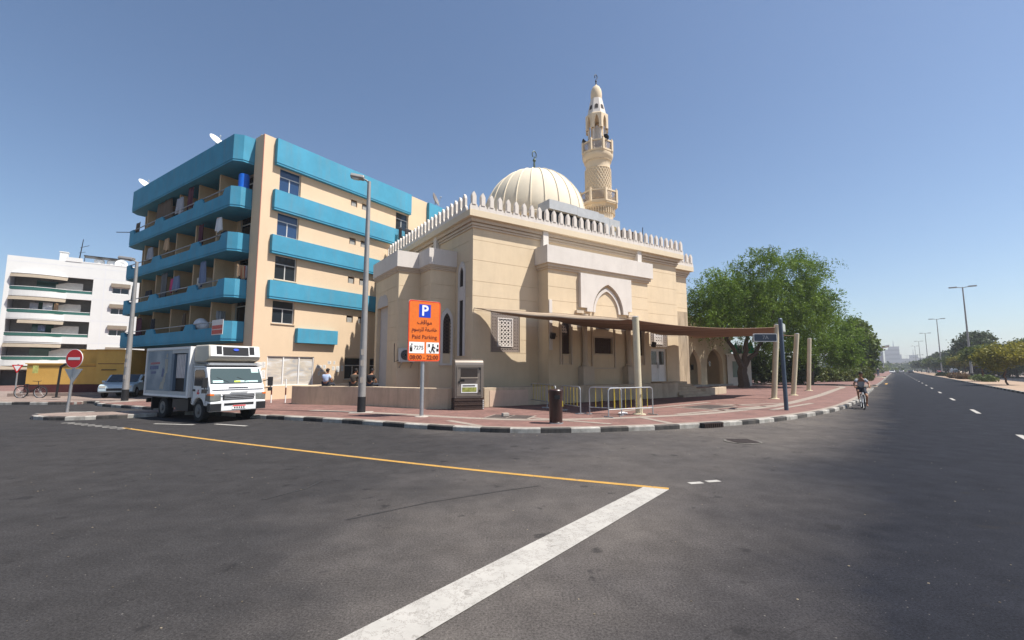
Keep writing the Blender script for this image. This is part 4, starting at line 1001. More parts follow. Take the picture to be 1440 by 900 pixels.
# ================================================================== WHITE APARTMENT BLOCK (far left)
WF=Fr((-55.2,50.0),52.0)
k_=1.19
def zz(z): return 1.9+(z-1.9)*k_
wb=thing('white_apartment_block','white five-storey apartment block with long balconies and green glass railings','apartment block',(WF.o[0],WF.o[1],0),WF.rz)
M_WB=mat('bright_white_render',(.66,.655,.635),.85,var=.04,scale=.4,dirt=.12,dcol=(.5,.48,.45)); M_WBS=mat('shade_joint_grey',(.62,.63,.68),.85,var=.05)
M_GREEN=mat('green_glass',(.03,.11,.09),.08,var=.05,spec=.6)
M_AWN=mat('beige_awning',(.26,.215,.165),.9,var=.12,scale=3)
S=[10.9,8.76,6.57,4.35]; 
mb=MB()
rec=[(-.55,6.25,zz(z-1.55),zz(z)) for z in S]
sw=[(8.0,9.6,zz(z-1.3),zz(z-.65)) for z in S]
mb.wall(-.95,16,zz(2.1),zz(12.5),0,.35,rec+sw)
mb.box(3.7,5.1,-.05,.5,zz(12.5)-.02,zz(12.9)); mb.box(5.1,16,-.02,.3,zz(12.5)-.02,zz(12.6))
mb.box(15.65,16,.35,14,0,zz(12.5)); mb.box(-.95,15.65,13.65,14,0,zz(12.5)); mb.box(-.6,15.6,.4,13.6,zz(12.2),zz(12.25))
for z in S: mb.box(-.55,6.25,.3,2.5,zz(z-1.75),zz(z-1.58))
mb.box(-.9,16,1.5,1.8,0,zz(2.1)); mb.box(6.26,6.6,.35,2.5,zz(2.1),zz(12.2))
mb.build('wall',M_WB,wb)
mb=MB(MATL); mb.wall(.35,13.65,0,zz(12.5),-.949,-.6); mb.M=None; mb.build('end_wall',M_WBS,wb)  # bluish grey puts the shade of this side into the wall colour
mb=MB(); mb.box(-.54,6.24,2.3,2.5,zz(2.1),zz(12.2)); mb.build('recess_wall',mat('shaded_inner_wall',(.30,.29,.28),.9,var=.15),wb)  # recess shade put into a darker grey than the white walls
for i,z in enumerate(S):
    def bulge(u): return -.55*math.sin(PI*max(0,min(1,(u+.55)/4.6)))**.8
    P=[(u,bulge(u)) for u in [-.55+4.6*j/14 for j in range(15)]]
    mb=MB(); mb.xy(P+[(4.05,-.001),(-.55,-.001)],zz(z-2.14),zz(z-1.62)); bal=mb.build('balcony',M_WB,wb); mb=MB(); mb.xy(P+[(4.05,-.002),(-.55,-.002)],zz(z-.04),zz(z+.02)); mb.build('ceiling_edge',M_WB,bal)
    mb=MB()
    PP=[(u,bulge(u)-.002) for u in [-.55+4.6*j/14 for j in range(15)]]+[(6.2,.05)]
    for p,q in zip(PP,PP[1:]): mb.bar((p[0],p[1]+.05,zz(z-1.43)),(q[0],q[1]+.05,zz(z-1.43)),.02,.36)
    mb.build('glass_railing',M_GREEN,bal)
    mb=MB()
    for p,q in zip(PP,PP[1:]): mb.bar((p[0],p[1]+.05,zz(z-1.26)),(q[0],q[1]+.05,zz(z-1.26)),.06,.05)
    mb.build('handrail',M_WFRAME,bal)
    mb=MB(); ps=PP[:15] if i!=2 else PP[3:15]
    for p,q in zip(ps,ps[1:]): mb.add([(p[0],p[1]+.02,zz(z-.10)),(q[0],q[1]+.02,zz(z-.10)),(q[0],q[1]-.30,zz(z-.42)),(p[0],p[1]-.30,zz(z-.42))],[(0,1,2,3)]); 
    mb.build('awning',M_AWN,bal,solid=.02)
    mb=MB(); mb.prism([(3.0,zz(z-1.58)),(5.3,zz(z-1.58)),(5.3,zz(z-.45)),(4.0,zz(z-.45)),(3.0,zz(z-.75))],lambda u,v,d:(u,d,v),.9,.95); mb.build('side_screen',mat('beige_white',(.68,.64,.58),.9),bal)
    mb=MB(); mb.box(1.2,3.0,2.26,2.295,zz(z-1.55),zz(z-.3)); mb.build('balcony_door',M_GREEN,bal)
    f=MB(); a,b=zz(z-1.3),zz(z-.65); frame(f,8.0,9.6,a,b,.1,.2,.07); f.box(8.77,8.84,.11,.19,a,b); fo=f.build('window',M_WFRAME,wb)
    f=MB(); f.box(8.05,9.55,.14,.16,a,b); f.build('pane',M_GLASS,fo); f=MB(); f.box(7.9,9.7,-.25,-.002,zz(z-.62),zz(z-.25)); f.build('shade_box',M_AWN,fo)
mb=MB()
for z in S: mb.box(6.3,15.9,-.006,-.001,zz(z+.12),zz(z+.15))
mb.box(7.25,7.28,-.0065,-.0011,zz(2.2),zz(12.4)); mb.box(-.9,15.9,-.006,-.001,zz(12.0),zz(12.03)); mb.build('joint_lines',M_WBS,wb)
mb=MB(); mb.add([(-1.2,-.05,zz(2.15)),(9,-.05,zz(2.15)),(9,-1.6,zz(1.85)),(-1.2,-1.6,zz(1.85))],[(0,1,2,3)]); mb.build('shop_awning',M_AWN,wb,solid=.06)
mb=MB(); mb.box(-.9,4,.9,.95,.2,zz(1.7)); mb.box(-.9,1.5,.85,.9,.1,.9); mb.build('shop_front',mat('dark_shop_front',(.07,.07,.07),.5,var=.4,scale=1.2),wb)
def roofthing(name,lab,cat,x,y): return thing(name,lab,cat,WF.w(x,y,zz(12.2)),WF.rz)
t=roofthing('roof_antenna','lattice antenna mast on the white apartment roof','antenna',4.3,4)
mb=MB(); mb.tube([(0,0,0),(.3,0,4.0)],[.08,.04],6); mb.bar((.1,0,2.9),(.9,0,3.3),.05); mb.bar((0,0,2.2),(.6,0,2.4),.04); mb.build('mast',M_BLACK,t)
t=roofthing('stair_head','small white chimney block on the white apartment roof','roof block',3.3,1.5)
mb=MB(); mb.box(-.35,.35,0,.8,0,1.6); mb.box(-.4,.4,-.05,.85,1.6,1.7); mb.build('shaft',M_WB,t)
t=roofthing('water_tank','white water tanks under a thin roof on the white apartment block','water tank',6.4,2.0)
mb=MB(); mb.lathe([(.5,0),(.5,1.3),(.2,1.45)],0,.6,16); mb.lathe([(.5,0),(.5,1.3),(.2,1.45)],1.2,.6,16); mb.build('tank',M_WFRAME,t,smooth=True)
mb=MB(); mb.box(-1.4,2.0,-.2,1.4,1.55,1.62); mb.bar((-1.3,-.1,0),(-1.3,-.1,1.55),.06); mb.bar((1.9,-.1,0),(1.9,-.1,1.55),.06); mb.build('canopy',M_BLACK,t)
t=thing('satellite_dish','large white satellite dish at the right end of the white apartment roof','satellite dish',WF.w(8.6,.8,zz(12.4)),WF.rz,'satellite dishes on the roofs')
mb=MB(Matrix.Translation((0,0,.5))@Matrix.Rotation(R(70),4,'X')); mb.lathe([(.02,-.1),(.4,-.05),(.62,.1),(.6,.11),(.3,-.02)],0,0,24,cap=False); mb.build('reflector',M_WFRAME,t,smooth=True)
mb=MB(); mb.tube([(0,0,-.2),(0,0,.5)],.05,6); mb.build('mast',M_STEEL,t)
for x,z,w_,h_,m,l in [(1.5,S[1]-.55,.7,.9,GR,'grey shirts hanging on the third floor balcony of the white block'),(2.6,S[1]-.5,.8,1.0,WH,'white shirt hanging on the third floor balcony of the white block'),(3.3,S[1]-.5,.35,.9,TN,'orange tan towel on the third floor balcony of the white block'),(2.3,S[2]-.5,.6,.7,NV,'blue cloth hanging on the second floor balcony of the white block')]:
    t=thing('hanging_clothing',l,'clothing',WF.w(x,.1,zz(z)),WF.rz,'laundry hanging on the white block'); mb=MB(); mb.grid(lambda u,v:((u-.5)*w_,.05*math.sin(u*9),-v*h_),8,5); mb.build('fabric',m,t,smooth=True,solid=.015)
# ================================================================== YELLOW LOW BUILDING
ye=thing('yellow_building','low ochre yellow building with dark maroon plinth and raised flat-roofed block','building',(-28.7,31.2,0),R(13))
M_YE=mat('ochre_paint',(.58,.34,.085),.85,var=.09,scale=1,bump=.08,dirt=.35,dcol=(.36,.21,.06)); M_MR=mat('maroon_plinth',(.075,.022,.022),.8,var=.2)
zb,zp,zl,zu=.34,.88,2.22,3.18
mb=MB(); mb.box(-3.6,.4,0,2.2,zp,zl); mb.box(-.85,.4,.3,2.2,zl,zu); mb.box(.4,2.45,-.22,2.2,zp,zu); mb.build('wall',M_YE,ye)
mb=MB(); mb.box(-3.64,.36,-.04,2.1,zb,zp); mb.box(.36,2.48,-.26,2.1,zb,zp); mb.build('plinth',M_MR,ye)
mb=MB(); mb.box(-4.0,2.7,-.75,2.1,.12,zb); mb.build('base_step',M_PAVEG,ye)
mb=MB(); mb.box(-3.67,.37,-.08,.28,zl+.002,zl+.07); mb.build('coping',M_YE,ye)
mb=MB(); mb.box(-.9,.37,.24,2.25,zu+.002,zu+.06); mb.box(.37,2.5,-.30,2.25,zu+.002,zu+.06); mb.build('roof_coping',M_YE,ye)
mb=MB(); mb.box(.5,2.4,-.226,-.2205,zl+.02,zl+.06); mb.box(-3.5,.3,-.006,-.0005,zl-.14,zl-.11); mb.build('maroon_strip',M_MR,ye)  # thin dark maroon strips laid on the wall face
f=MB(); frame(f,1.5,2.15,1.05,1.5,-.26,-.222,.07); fo=f.build('window',M_WFRAME,ye); f=MB(); f.box(1.56,2.1,-.245,-.23,1.1,1.45); f.build('pane',M_GLASS,fo)
mb=MB(); mb.bar((.75,-.25,1.85),(1.6,-.25,1.85),.05); mb.build('pipe',M_BLACK,ye)
# ================================================================== ARCADED ANNEX right of the mosque
an=thing('arcaded_annex','shaded cream annex with pointed arcade between mosque and tree','building',MF.w(28.6,8,0),MF.rz)
mb=MB()
a1=archpts(1.6,1.0,BASE,1.9,3.9); a2=archpts(5.1,1.45,BASE,2.2,4.05)
mb.xz([(0,BASE),(0,5.1),(8.3,5.1),(8.3,BASE)]+a2[::-1]+a1[::-1],0,.4)
mb.box(7.9,8.3,.4,8,BASE,5.1); mb.box(0,8.3,3.0,3.3,BASE,5.1); mb.box(-3.5,0,.0,.4,BASE,8.3); mb.box(0,8.3,.4,8,5.0,5.1)
mb.wall(.3,7.6,5.55,7.3,.9,1.2,[(1.0,2.4,5.9,7.1)]); mb.box(-3.5,.6,.1,4,8.1,9.2)
mb.build('wall',M_STUCCO,an)
mb=MB(); mb.box(-.15,8.45,-.18,.45,5.102,5.5); mb.box(.1,7.8,.75,1.25,7.302,7.5); mb.box(-3.6,.7,-.05,4.1,9.202,9.35); mb.build('cornice',M_CREAM,an)
mb=MB(); mb.box(4.0,4.3,-.02,-.001,2.2,2.7); mb.box(5.2,5.6,2.93,2.998,1.8,2.4); mb.box(1.0,2.4,1.19,1.23,5.9,7.1); mb.build('dark_window',M_GLASS,an)
mb=MB(); mb.box(.5,8.6,-.6,-.001,BASE,.32); mb.build('step',M_CONC,an)
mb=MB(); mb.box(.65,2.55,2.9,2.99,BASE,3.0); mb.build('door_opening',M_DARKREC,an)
# dark glass door panel and white booth by the tree
pb=thing('glass_door_panel','dark glass door panel in a thin frame at the right end of the annex','door',MF.w(37.2,7.6,BASE),MF.rz-.5)
f=MB(); frame(f,0,1.5,0,4.4,0,.12,.08); f.box(.7,.78,.01,.11,0,4.4); f.build('frame',M_ALU,pb); f=MB(); f.box(.08,1.42,.05,.07,.08,4.32); f.build('glass',M_GLASS,pb)
bo=thing('white_booth','white booth with green signs behind the tree trunk','booth',(24.6,49.2,BASE),-.35)
mb=MB(); mb.box(-1.3,1.0,0,2,0,3.3); mb.box(-1.4,1.1,-.1,2.1,3.302,3.42); mb.build('shell',M_WFRAME,bo)
mb=MB(); mb.add([(.1,-.02,3.4),(1.5,-.02,3.4),(1.1,-.02,4.9)],[(0,1,2)]); mb.add([(-1.0,-.02,3.6),(-.2,-.02,3.6),(-.3,-.02,4.8)],[(0,1,2)]); mb.build('green_sign',mat('sign_green',(.01,.28,.14),.5),bo,solid=.04)
mb=MB(); mb.box(-.8,-.2,-.04,-.002,.9,2.6); mb.box(.3,.5,-.04,-.002,.2,3.0); mb.build('dark_panel',mat('pale_teal_panel',(.25,.33,.31),.5),bo)
# ================================================================== FAR BUILDINGS
def farblock(name,lab,x,y,sx,sy,h,c,rz=0,rows=0,cols=0,cat='building',vm=M_GLASS):
    t=thing(name,lab,cat,(x,y,0),rz); m=mat('far_wall_%d'%len(MATS),c,.85,var=.05,scale=.05)
    mb=MB(); mb.box(-sx/2,sx/2,-sy/2,sy/2,0,h); mb.box(-sx/2-.2,sx/2+.2,-sy/2-.2,sy/2+.2,h,h+.5); mb.build('wall',m,t)
    if rows:
        mb=MB()
        for i in range(rows):
            z=h*(i+.55)/rows
            for j in range(cols):
                u=-sx/2+sx*(j+.5)/cols; mb.box(u-sx/cols*.28,u+sx/cols*.28,-sy/2-.06,-sy/2-.003,z,z+h/rows*.42)
        mb.build('window',vm,t)
    return t
# white building with a curved roof line beside the road
cw=thing('curved_roof_building','white and pale grey building with sweeping curved roof beside the far road','building',(177,216,0),-R(39))
mb=MB(); mb.yz([(-8,0),(-8,10.2),(8,11.0),(10,0)],-24,-1.5); mb.build('wall',mat('pale_render',(.66,.67,.68),.8,var=.04),cw)
mb=MB(); mb.xz([(-26,10.3),(-14,10.5),(-5,11.1),(1.5,12.6),(1.5,13.0),(-5,11.6),(-14,11.0),(-26,10.8)],-9,11); mb.build('roof',M_WFRAME,cw)
mb=MB(); mb.box(-24.1,-4,-8.1,-8.01,5.2,5.7); mb.box(-24.1,-5.5,-8.12,-8.011,1.0,5.19); mb.build('window_band',mat('grey_window_band',(.22,.27,.30),.3),cw)
mb=MB(); mb.box(-1.49,-1.0,-8,9,0,10); mb.build('end_fin',M_WFRAME,cw)
farblock('beige_block','beige flat-roofed block at the end of the road',640,750,22,16,11.5,(.52,.40,.31),-.69,3,6)
for i,(px,Y,wd,h,l) in enumerate(((1256,1900,50,165,'far hazy tower with slim top on the left of the skyline'),(1249,2000,40,150,'far hazy tower behind the curved roof building'),(1262,2100,30,120,'narrow far hazy tower in the middle of the skyline'),(1275,1800,60,75,'broad far hazy slab left of the small street lamp'),(1283,2000,40,110,'far hazy tower just right of the small street lamp'),(1293,1900,90,85,'wide far hazy block behind the street lamps'),(1303,2100,60,70,'lowest far hazy block on the right of the skyline'))):
    Y*=.5;wd*=.36;h*=.29;x=(px-720)/640*Y; t=farblock('skyscraper',l,x,Y,wd,wd*.8,h,(.34,.35,.37),-R(40),0,0,'skyscraper')
    mb=MB()
    n=int(h/9)
    for k in range(n): mb.box(-wd*.48,wd*.48,-wd*.4-.3,-wd*.4-.02,k*9+3,k*9+7)
    mb.build('window_band',mat('hazed_window_grey',(.24,.25,.27),.5),t)  # window grey lightened, putting distance haze into the colour
    if i in (0,2,4): mb=MB(); mb.tube([(0,0,h),(0,0,h+13)],[1.1,.3],6); mb.build('spire',M_STEEL,t)
# ================================================================== STREET FURNITURE
# boundary wall on the left
bw=thing('boundary_wall','long low stained render wall along the pavement left of the kiosk','wall',(-11.0,23.5,0))
mb=MB(Matrix.Translation((11.0,-23.5,0)))
P=[(-8.6,30.5),(-11.15,23.75),(-10.6,23.45),(-7.33,22.64),(-5.6,21.75),(-3.88,20.85),(-2.9,20.75),(-2.2,21.15),(-1.5,21.7)]
rwall=None
Pv=smoothline(P[1:],.4); A=offs(Pv,-.2);B=offs(Pv,.2)
mb.xy([(p.x,p.y) for p in A]+[(p.x,p.y) for p in B[::-1]],.10,1.05)
mb.bar((-11.0,23.85,.575),(-9.2,28.5,.575),.4,.95)
mb.build('wall_body',mat('stained_wall_render',(.56,.44,.31),.92,var=.12,scale=1.2,bump=.15,bscale=40,dirt=.5,dcol=(.2,.15,.11)),bw,bevel=.035)
# street lamps beside the side street
def sidelamp(loc,h,arm,lab,rz):
    t=thing('street_lamp',lab,'street lamp',loc,rz,'street lamps on the pavement')
    mb=MB(); mb.tube([(0,0,.62),(0,0,h*.45),(0,0,h)],[.16,.12,.075],14); mb.build('pole',M_POLE,t,smooth=True)
    mb=MB(); mb.tube([(0,0,.0),(0,0,.64)],[.168,.163],14); mb.build('base_collar',M_BLACK,t,smooth=True)
    mb=MB(); mb.tube([(0,0,h-.06),(-.12,0,h+.05),(-.26,0,h+.1)],.04,8); mb.build('arm',M_POLE,t,smooth=True)
    mb=MB(Matrix.Translation((-.22,0,h+.10))@Matrix.Rotation(R(8),4,'Y')); mb.yz([(-.17,0),(-.12,.13),(.12,.13),(.17,0),(.12,-.05),(-.12,-.05)],-arm,0); hd=mb.build('lamp_head',M_POLE,t,bevel=.025)
    mb=MB(Matrix.Translation((-.22,0,h+.10))@Matrix.Rotation(R(8),4,'Y')); mb.box(-arm+.1,-.2,-.12,.12,-.075,-.052); mb.build('lens',M_LAMPG,hd)
    mb=MB(); mb.box(-.45,.45,-.4,.4,-.04,.012); mb.build('concrete_foot',M_CONC,t)
    for z in (1.9,2.35,1.2): mb=MB(); mb.box(-.07,.05,-.158+.012*(z-1.2),-.12,z,z+.24); mb.build('sticker',M_CONC,t)
sidelamp((-6.19,18.98,.13),9.85,.56,'tall grey street lamp standing on the pavement in front of the low wall',R(10))
sidelamp((-21.56,25.66,.13),7.9,.8,'grey street lamp at the pavement corner beside the peach apartment block',0)
# double-headed lamps of the median
def medianlamp(s,lab):
    loc=RF.w(s,-11.2,.13); t=thing('median_street_lamp',lab,'street lamp',loc,RF.rz-PI/2,'twin-headed street lamps along the median')
    return t
h=17.9
protoL=medianlamp(0,'nearest and tallest twin-headed street lamp on the road median')
mb=MB(); mb.tube([(0,0,.9),(0,0,9),(0,0,h)],[.21,.15,.10],10); mb.build('pole',M_POLE,protoL,smooth=True)
mb=MB(); mb.tube([(0,0,0),(0,0,.95)],[.24,.22],10); mb.build('base_collar',M_BLACK,protoL)
for s in (1,-1):
    mb=MB(); mb.tube([(0,0,h-.1),(s*.9,0,h+.05)],.07,6); mb.yz([(-.28,h-.02),(-.2,h+.2),(.2,h+.2),(.28,h-.02)],min(s*.8,s*2.0),max(s*.8,s*2.0)); mb.build('lamp_head',M_POLE,protoL)
mb=MB(); mb.box(-.5,.5,-.5,.5,-.05,.06); mb.build('concrete_foot',M_CONC,protoL)
LN=['nearest and tallest twin-headed street lamp on the road median','second twin-headed street lamp along the median, just left of the nearest one','third twin-headed street lamp along the median counting from the near end','fourth twin-headed street lamp along the median, with a crossbar halfway','fifth twin-headed street lamp along the median, beside its taller look-alike','farthest small twin-headed street lamp near the hazy skyline']
for i,Y in enumerate((89,147,206,266,322,560)):
    s=(Y+11.2*-.643*-1*0-(-11.2)*RF.L[1]*1)/RF.R[1]
    loc=RF.w((Y-(-11.2)*RF.L[1])/RF.R[1],-11.2,.13)
    if i==0: protoL.location=loc; protoL['label']=LN[0]
    else:
        q=dup(protoL,loc,None,LN[i])
        if i in (3,4):
            mb=MB(); mb.bar((-1.3,0,10),(1.3,0,10),.14); mb.box(-1.5,-.9,-.15,.15,9.9,10.2); mb.box(.9,1.5,-.15,.15,9.9,10.2); mb.build('crossbar',M_POLE,q)
# paid-parking sign
ps=thing('parking_sign','large orange paid parking sign with blue P square on a grey post','road sign',(-3.37,17.29,.13),R(36))
SW,Z0,Z1=.655,2.06,4.36
def rrect(x0,x1,z0,z1,r,n=5):
    o=[]
    for cx,cz,a0 in ((x1-r,z0+r,-90),(x1-r,z1-r,0),(x0+r,z1-r,90),(x0+r,z0+r,180)):
        o+=[(cx+r*math.cos(R(a0+90*i/n)),cz+r*math.sin(R(a0+90*i/n))) for i in range(n+1)]
    return o
mb=MB(); mb.tube([(0,.03,0),(0,.03,Z1-.1)],.075,14); mb.build('post',M_STEEL,ps,smooth=True)
mb=MB(); mb.lathe([(.28,-.03),(.25,.02),(.1,.04)],0,.03,14); mb.build('concrete_foot',M_CONC,ps)
mb=MB(); mb.xz(rrect(-SW,SW,Z0,Z1,.1),-.09,-.06); pan=mb.build('panel',M_ORANGE,ps)
mb=MB(); mb.xz(rrect(-SW-.012,SW+.012,Z0-.012,Z1+.012,.11),-.0595,-.045); 
for z in (2.5,3.9): mb.box(-.5,.5,-.045,.0,z-.04,z+.04)
mb.build('back_plate',M_SIGNBACK,pan)
mb=MB(); o_=rrect(-SW+.01,SW-.01,Z0+.01,Z1-.01,.09); i_=rrect(-SW+.035,SW-.035,Z0+.035,Z1-.035,.08)
n=len(o_)
for k in range(n):
    a,b=o_[k],o_[(k+1)%n];c,d=i_[(k+1)%n],i_[k]; mb.add([(q[0],-.0925,q[1]) for q in (a,b,c,d)],[(0,1,2,3)])
mb.build('border_line',M_SRED,pan)
mb=MB(); mb.box(-.24,.24,-.094,-.0905,3.72,4.22); mb.build('p_square',M_SBLUE,pan)
mb=MB(); mb.box(-.61,.0,-.094,-.0905,2.36,2.78); mb.box(.08,.61,-.094,-.0905,2.36,2.78); mb.build('white_square',M_SWHITE,pan)
def sg(u0,v0,dd=-.0955): return lambda u,v,d:(u0+u,dd-d*0,v0+v)
text('letter_p','P',.56,M_SWHITE,pan,sg(0,3.965),bold=.012)
text('arabic_text','\uFED2\uFED7\uFE8D\uFEEE\uFEE3',.22,M_SMAROON,pan,sg(0,3.53),xs=1.0,bold=.004)
text('arabic_text','\uFEE1\uFEEE\uFEB3\uFEAE\uFEE0\uFEDF \uFE94\uFECC\uFEBF\uFE8E\uFEA7',.21,M_SMAROON,pan,sg(0,3.26),xs=.86,bold=.004)
text('paid_parking_text','Paid Parking',.21,M_SMAROON,pan,sg(0,2.97),bold=.002)
text('hours_text','08:00 - 22:00',.22,M_SMAROON,pan,sg(0,2.2),bold=.005)
text('number_text','7275',.20,M_SBLACK,pan,sg(-.23,2.56),bold=.004)
mb=MB()   # phone pictogram and walking figure
def sq_(x0,x1,z0,z1): mb.box(x0,x1,-.0965,-.0945,z0,z1)
sq_(-.585,-.48,2.42,2.58); sq_(-.57,-.495,2.61,2.64); sq_(-.53,-.48,2.66,2.72); sq_(-.6,-.47,2.595,2.603)
sq_(.14,.155,2.55,2.73); sq_(.17,.23,2.60,2.72); sq_(.33,.39,2.66,2.72); mb.bar((.36,-.0955,2.64),(.33,-.0955,2.53),.05,.06); mb.bar((.33,-.0955,2.54),(.27,-.0955,2.40),.035,.03); mb.bar((.34,-.0955,2.54),(.43,-.0955,2.41),.035,.03); mb.bar((.37,-.0955,2.62),(.46,-.0955,2.56),.03,.03); sq_(.5,.6,2.44,2.55); sq_(.53,.59,2.6,2.7); mb.bar((.2,-.0955,2.48),(.25,-.0955,2.4),.02,.02)
mb.build('pictogram',M_SBLACK,pan)
# payment kiosk
kk=thing('kiosk_cabinet','grey metal pavement kiosk with dark slot, poster and ribbed brown base','kiosk',(-1.98,20.45,.13),R(17))
mb=MB(); mb.yz([(-.4,.5),(-.4,1.96),(-.375,2.06),(-.31,2.14),(-.22,2.18),(.4,2.2),(.4,.5)],-.64,.64); body=mb.build('cabinet',M_KIOSK,kk,bevel=.02)
mb=MB()
for k in range(5): mb.box(-.65,.65,-.42+.02*(k%2),.41,.02+.095*k,.02+.095*k+(.08)); 
mb.box(-.6,.6,-.36,.36,0,.499); mb.build('ribbed_base',M_KBASE,kk)
mb=MB(); frame(mb,-.56,.56,.6,1.9,-.43,-.402,.05); mb.build('door_frame',M_KIOSK,body)
mb=MB(); mb.box(-.38,.36,-.412,-.402,1.42,1.80); mb.build('slot',M_DARKREC,body); 
mb=MB(); mb.yz([(-.402,1.36),(-.47,1.36),(-.47,1.385),(-.402,1.42)],-.40,.38); mb.build('tray',M_KIOSK,body)
mb=MB(); mb.box(-.36,.36,-.414,-.402,.74,1.12); po=mb.build('poster',M_SWHITE,body)
mb=MB(); mb.box(-.32,.32,-.418,-.4145,.78,.98); mb.build('poster_print',mat('poster_olive',(.28,.30,.08),.6,var=.6,scale=7),po)
mb=MB(); mb.box(-.30,.25,-.418,-.4145,1.02,1.07); mb.build('poster_line',M_SBLACK,po)
mb=MB()
for x,z in ((.46,1.78),(.46,.82),(-.46,1.2)): mb.box(x-.04,x+.04,-.45,-.431,z-.05,z+.05)
mb.box(-.4,-.22,-.44,-.402,1.22,1.32); mb.build('lock',M_BLACK,body)
mb=MB()
for k in range(5): mb.box(.60,.645,-.428,-.421,.05+.085*k,.09+.085*k)
mb.build('reflector',M_SWHITE,kk)
# litter bin
bn=thing('litter_bin','dark brown cylindrical litter bin standing near the kerb','litter bin',(1.44,15.19,.13))
mb=MB(); mb.lathe([(.20,0),(.215,.03),(.215,.05),(.205,.06),(.215,.10),(.228,.9),(.235,.93),(.235,1.0),(.2,1.02),(.2,.98)],0,0,28); mb.build('body',M_BIN,bn,smooth=True)
mb=MB(); mb.lathe([(.238,.98),(.245,1.0),(.245,1.07),(.22,1.10),(.16,1.11)],0,0,28); mb.build('lid',M_BIN,bn,smooth=True)
mb=MB(); mb.box(-.06,.12,-.243,-.22,.80,.93); mb.build('opening',M_BLACK,bn)
mb=MB(); mb.lathe([(.24,0),(.24,.03),(.2,.032)],0,0,24); mb.build('foot_ring',M_STEEL,bn)
mb=MB(); mb.box(.17,.235,-.10,.06,.55,.72); mb.build('sticker',M_YELLOWP,bn)
# crowd barriers
def barrier(p,q,lab,h=1.06):
    p=Vector(p);q=Vector(q);L=(q-p).length; t=thing('crowd_barrier',lab,'barrier',(p.x,p.y,.13),math.atan2(q.y-p.y,q.x-p.x),'steel crowd barriers on the pavement')
    mb=MB(); r=.13
    pts=[(0,0,.02),(0,0,h-r)]+[(r-r*math.cos(R(a)),0,h-r+r*math.sin(R(a))) for a in (30,60,90)]+[(L-r+r*math.sin(R(a)),0,h-r+r*math.cos(R(a))) for a in (0,30,60,90)]+[(L,0,h-r),(L,0,.02)]
    mb.tube(pts,.024,8); mb.tube([(0,0,.28),(L,0,.28)],.018,6)
    mb.build('frame',M_STEEL,t,smooth=True)
    mb=MB(); n=max(5,round(L/.27))
    for i in range(1,n): mb.tube([(L*i/n,0,.28),(L*i/n,0,h-.02)],.012,6)
    mb.build('bars',M_YELLOWP,t)
    mb=MB()
    for x in (0,L): mb.bar((x,-.25,.02),(x,.25,.02),.04,.04)
    mb.build('foot',M_STEEL,t)
barrier((.95,22.85),(1.75,21.15),'crowd barrier standing farthest back beside the planter wall')
barrier((1.62,21.2),(1.85,19.6),'crowd barrier partly behind the litter bin')
barrier((2.15,19.9),(2.72,18.35),'crowd barrier just right of the litter bin')
barrier((3.05,18.15),(4.15,17.5),'short crowd barrier in the middle overlapping the nearest one')
barrier((3.55,17.0),(5.5,18.05),'crowd barrier nearest the kerb in front of the shade sail post')
# shade sail and posts
def spost(p,top,r,lab):
    t=thing('sail_post',lab,'post',(p[0],p[1],.13),0,'cream posts of the shade sail')
    mb=MB(); d=Vector((top[0]-p[0],top[1]-p[1],top[2]-.13)); mb.tube([(0,0,-.05),d],[r,r*.95],16); mb.build('pole',M_POST,t,smooth=True)
    mb=MB(); mb.lathe([(r*1.9,0),(r*1.9,.03),(r*1.3,.05)],0,0,14); mb.build('base_plate',M_POST,t)
    mb=MB(); mb.tube([d,d+Vector((0,0,.03))],[r,r*.6],12); mb.tube([d-Vector((0,0,.12)),d+Vector((-.15,0,-.12))],.025,6); mb.build('cap',M_STEEL,t)
T1=(4.9,17.95,3.95);T2=(15.95,27.3,4.55);T3=(19.45,31.0,4.30);T4=(24.6,37.6,4.42)
spost((4.98,18.10),T1,.138,'cream shade sail post nearest the camera beside the crowd barriers')
spost((15.62,27.48),T2,.155,'leaning cream sail post behind the street name sign')
spost((19.03,31.16),T3,.155,'middle leaning cream post between the street name sign and the last post')
spost((24.35,37.76),T4,.155,'farthest cream post standing alone at the right by the kerb')
ss=thing('shade_sail','brown fabric shade sail stretched from the mosque wall over the pavement','shade sail',(6,24,4))
W1=Vector(MF.w(.12,-.1,5.05)); W2=Vector(MF.w(18.52,-.38,4.3)); C1=Vector(T1)+Vector((0,0,-.12)); C2=Vector(T2)+Vector((0,0,-.15)); C3=Vector(T3)+Vector((-.25,-.1,-.15)); O=Vector((6,24,4))
def edge(A,B,sag,inn,t): 
    p=A.lerp(B,t); k=4*t*(1-t); return p+Vector(inn)*k+Vector((0,0,-sag*k))
def sailpt(u,v):
    # u along the wall/street, v from street edge to wall edge
    if u<.72: near=edge(C1,C2,.14,(-.25,.4,0),u/.72)
    else: near=edge(C2,C3,.12,(-.2,.25,0),(u-.72)/.28)
    a=.12+18.4*u
    sm=lambda e0,e1,x:(lambda t:t*t*(3-2*t))(max(0,min(1,(x-e0)/(e1-e0))))
    y=-.1-1.0*sm(0,4.0,a)+.72*sm(12.4,13.4,a)
    z=5.05-.02*a-.30*sm(0,2.5,a)-.22*abs(math.sin(PI*(a-.12)/4.15))*sm(2,5,a)
    far=Vector(MF.w(a,y,z))
    p=near.lerp(far,v); k=4*v*(1-v)
    # left end (u=0) runs from post to wall corner with its own curved hem
    p+=Vector((.45,.1,0))*k*(1-u)**3+Vector((-.7,-.6,0))*k*u**3
    p.z-=.22*math.sin(PI*u)*k
    p.z+=.018*math.sin(u*38+v*5)*(1-v)*v*4+.012*math.sin(u*17-v*23)*k
    return p-O
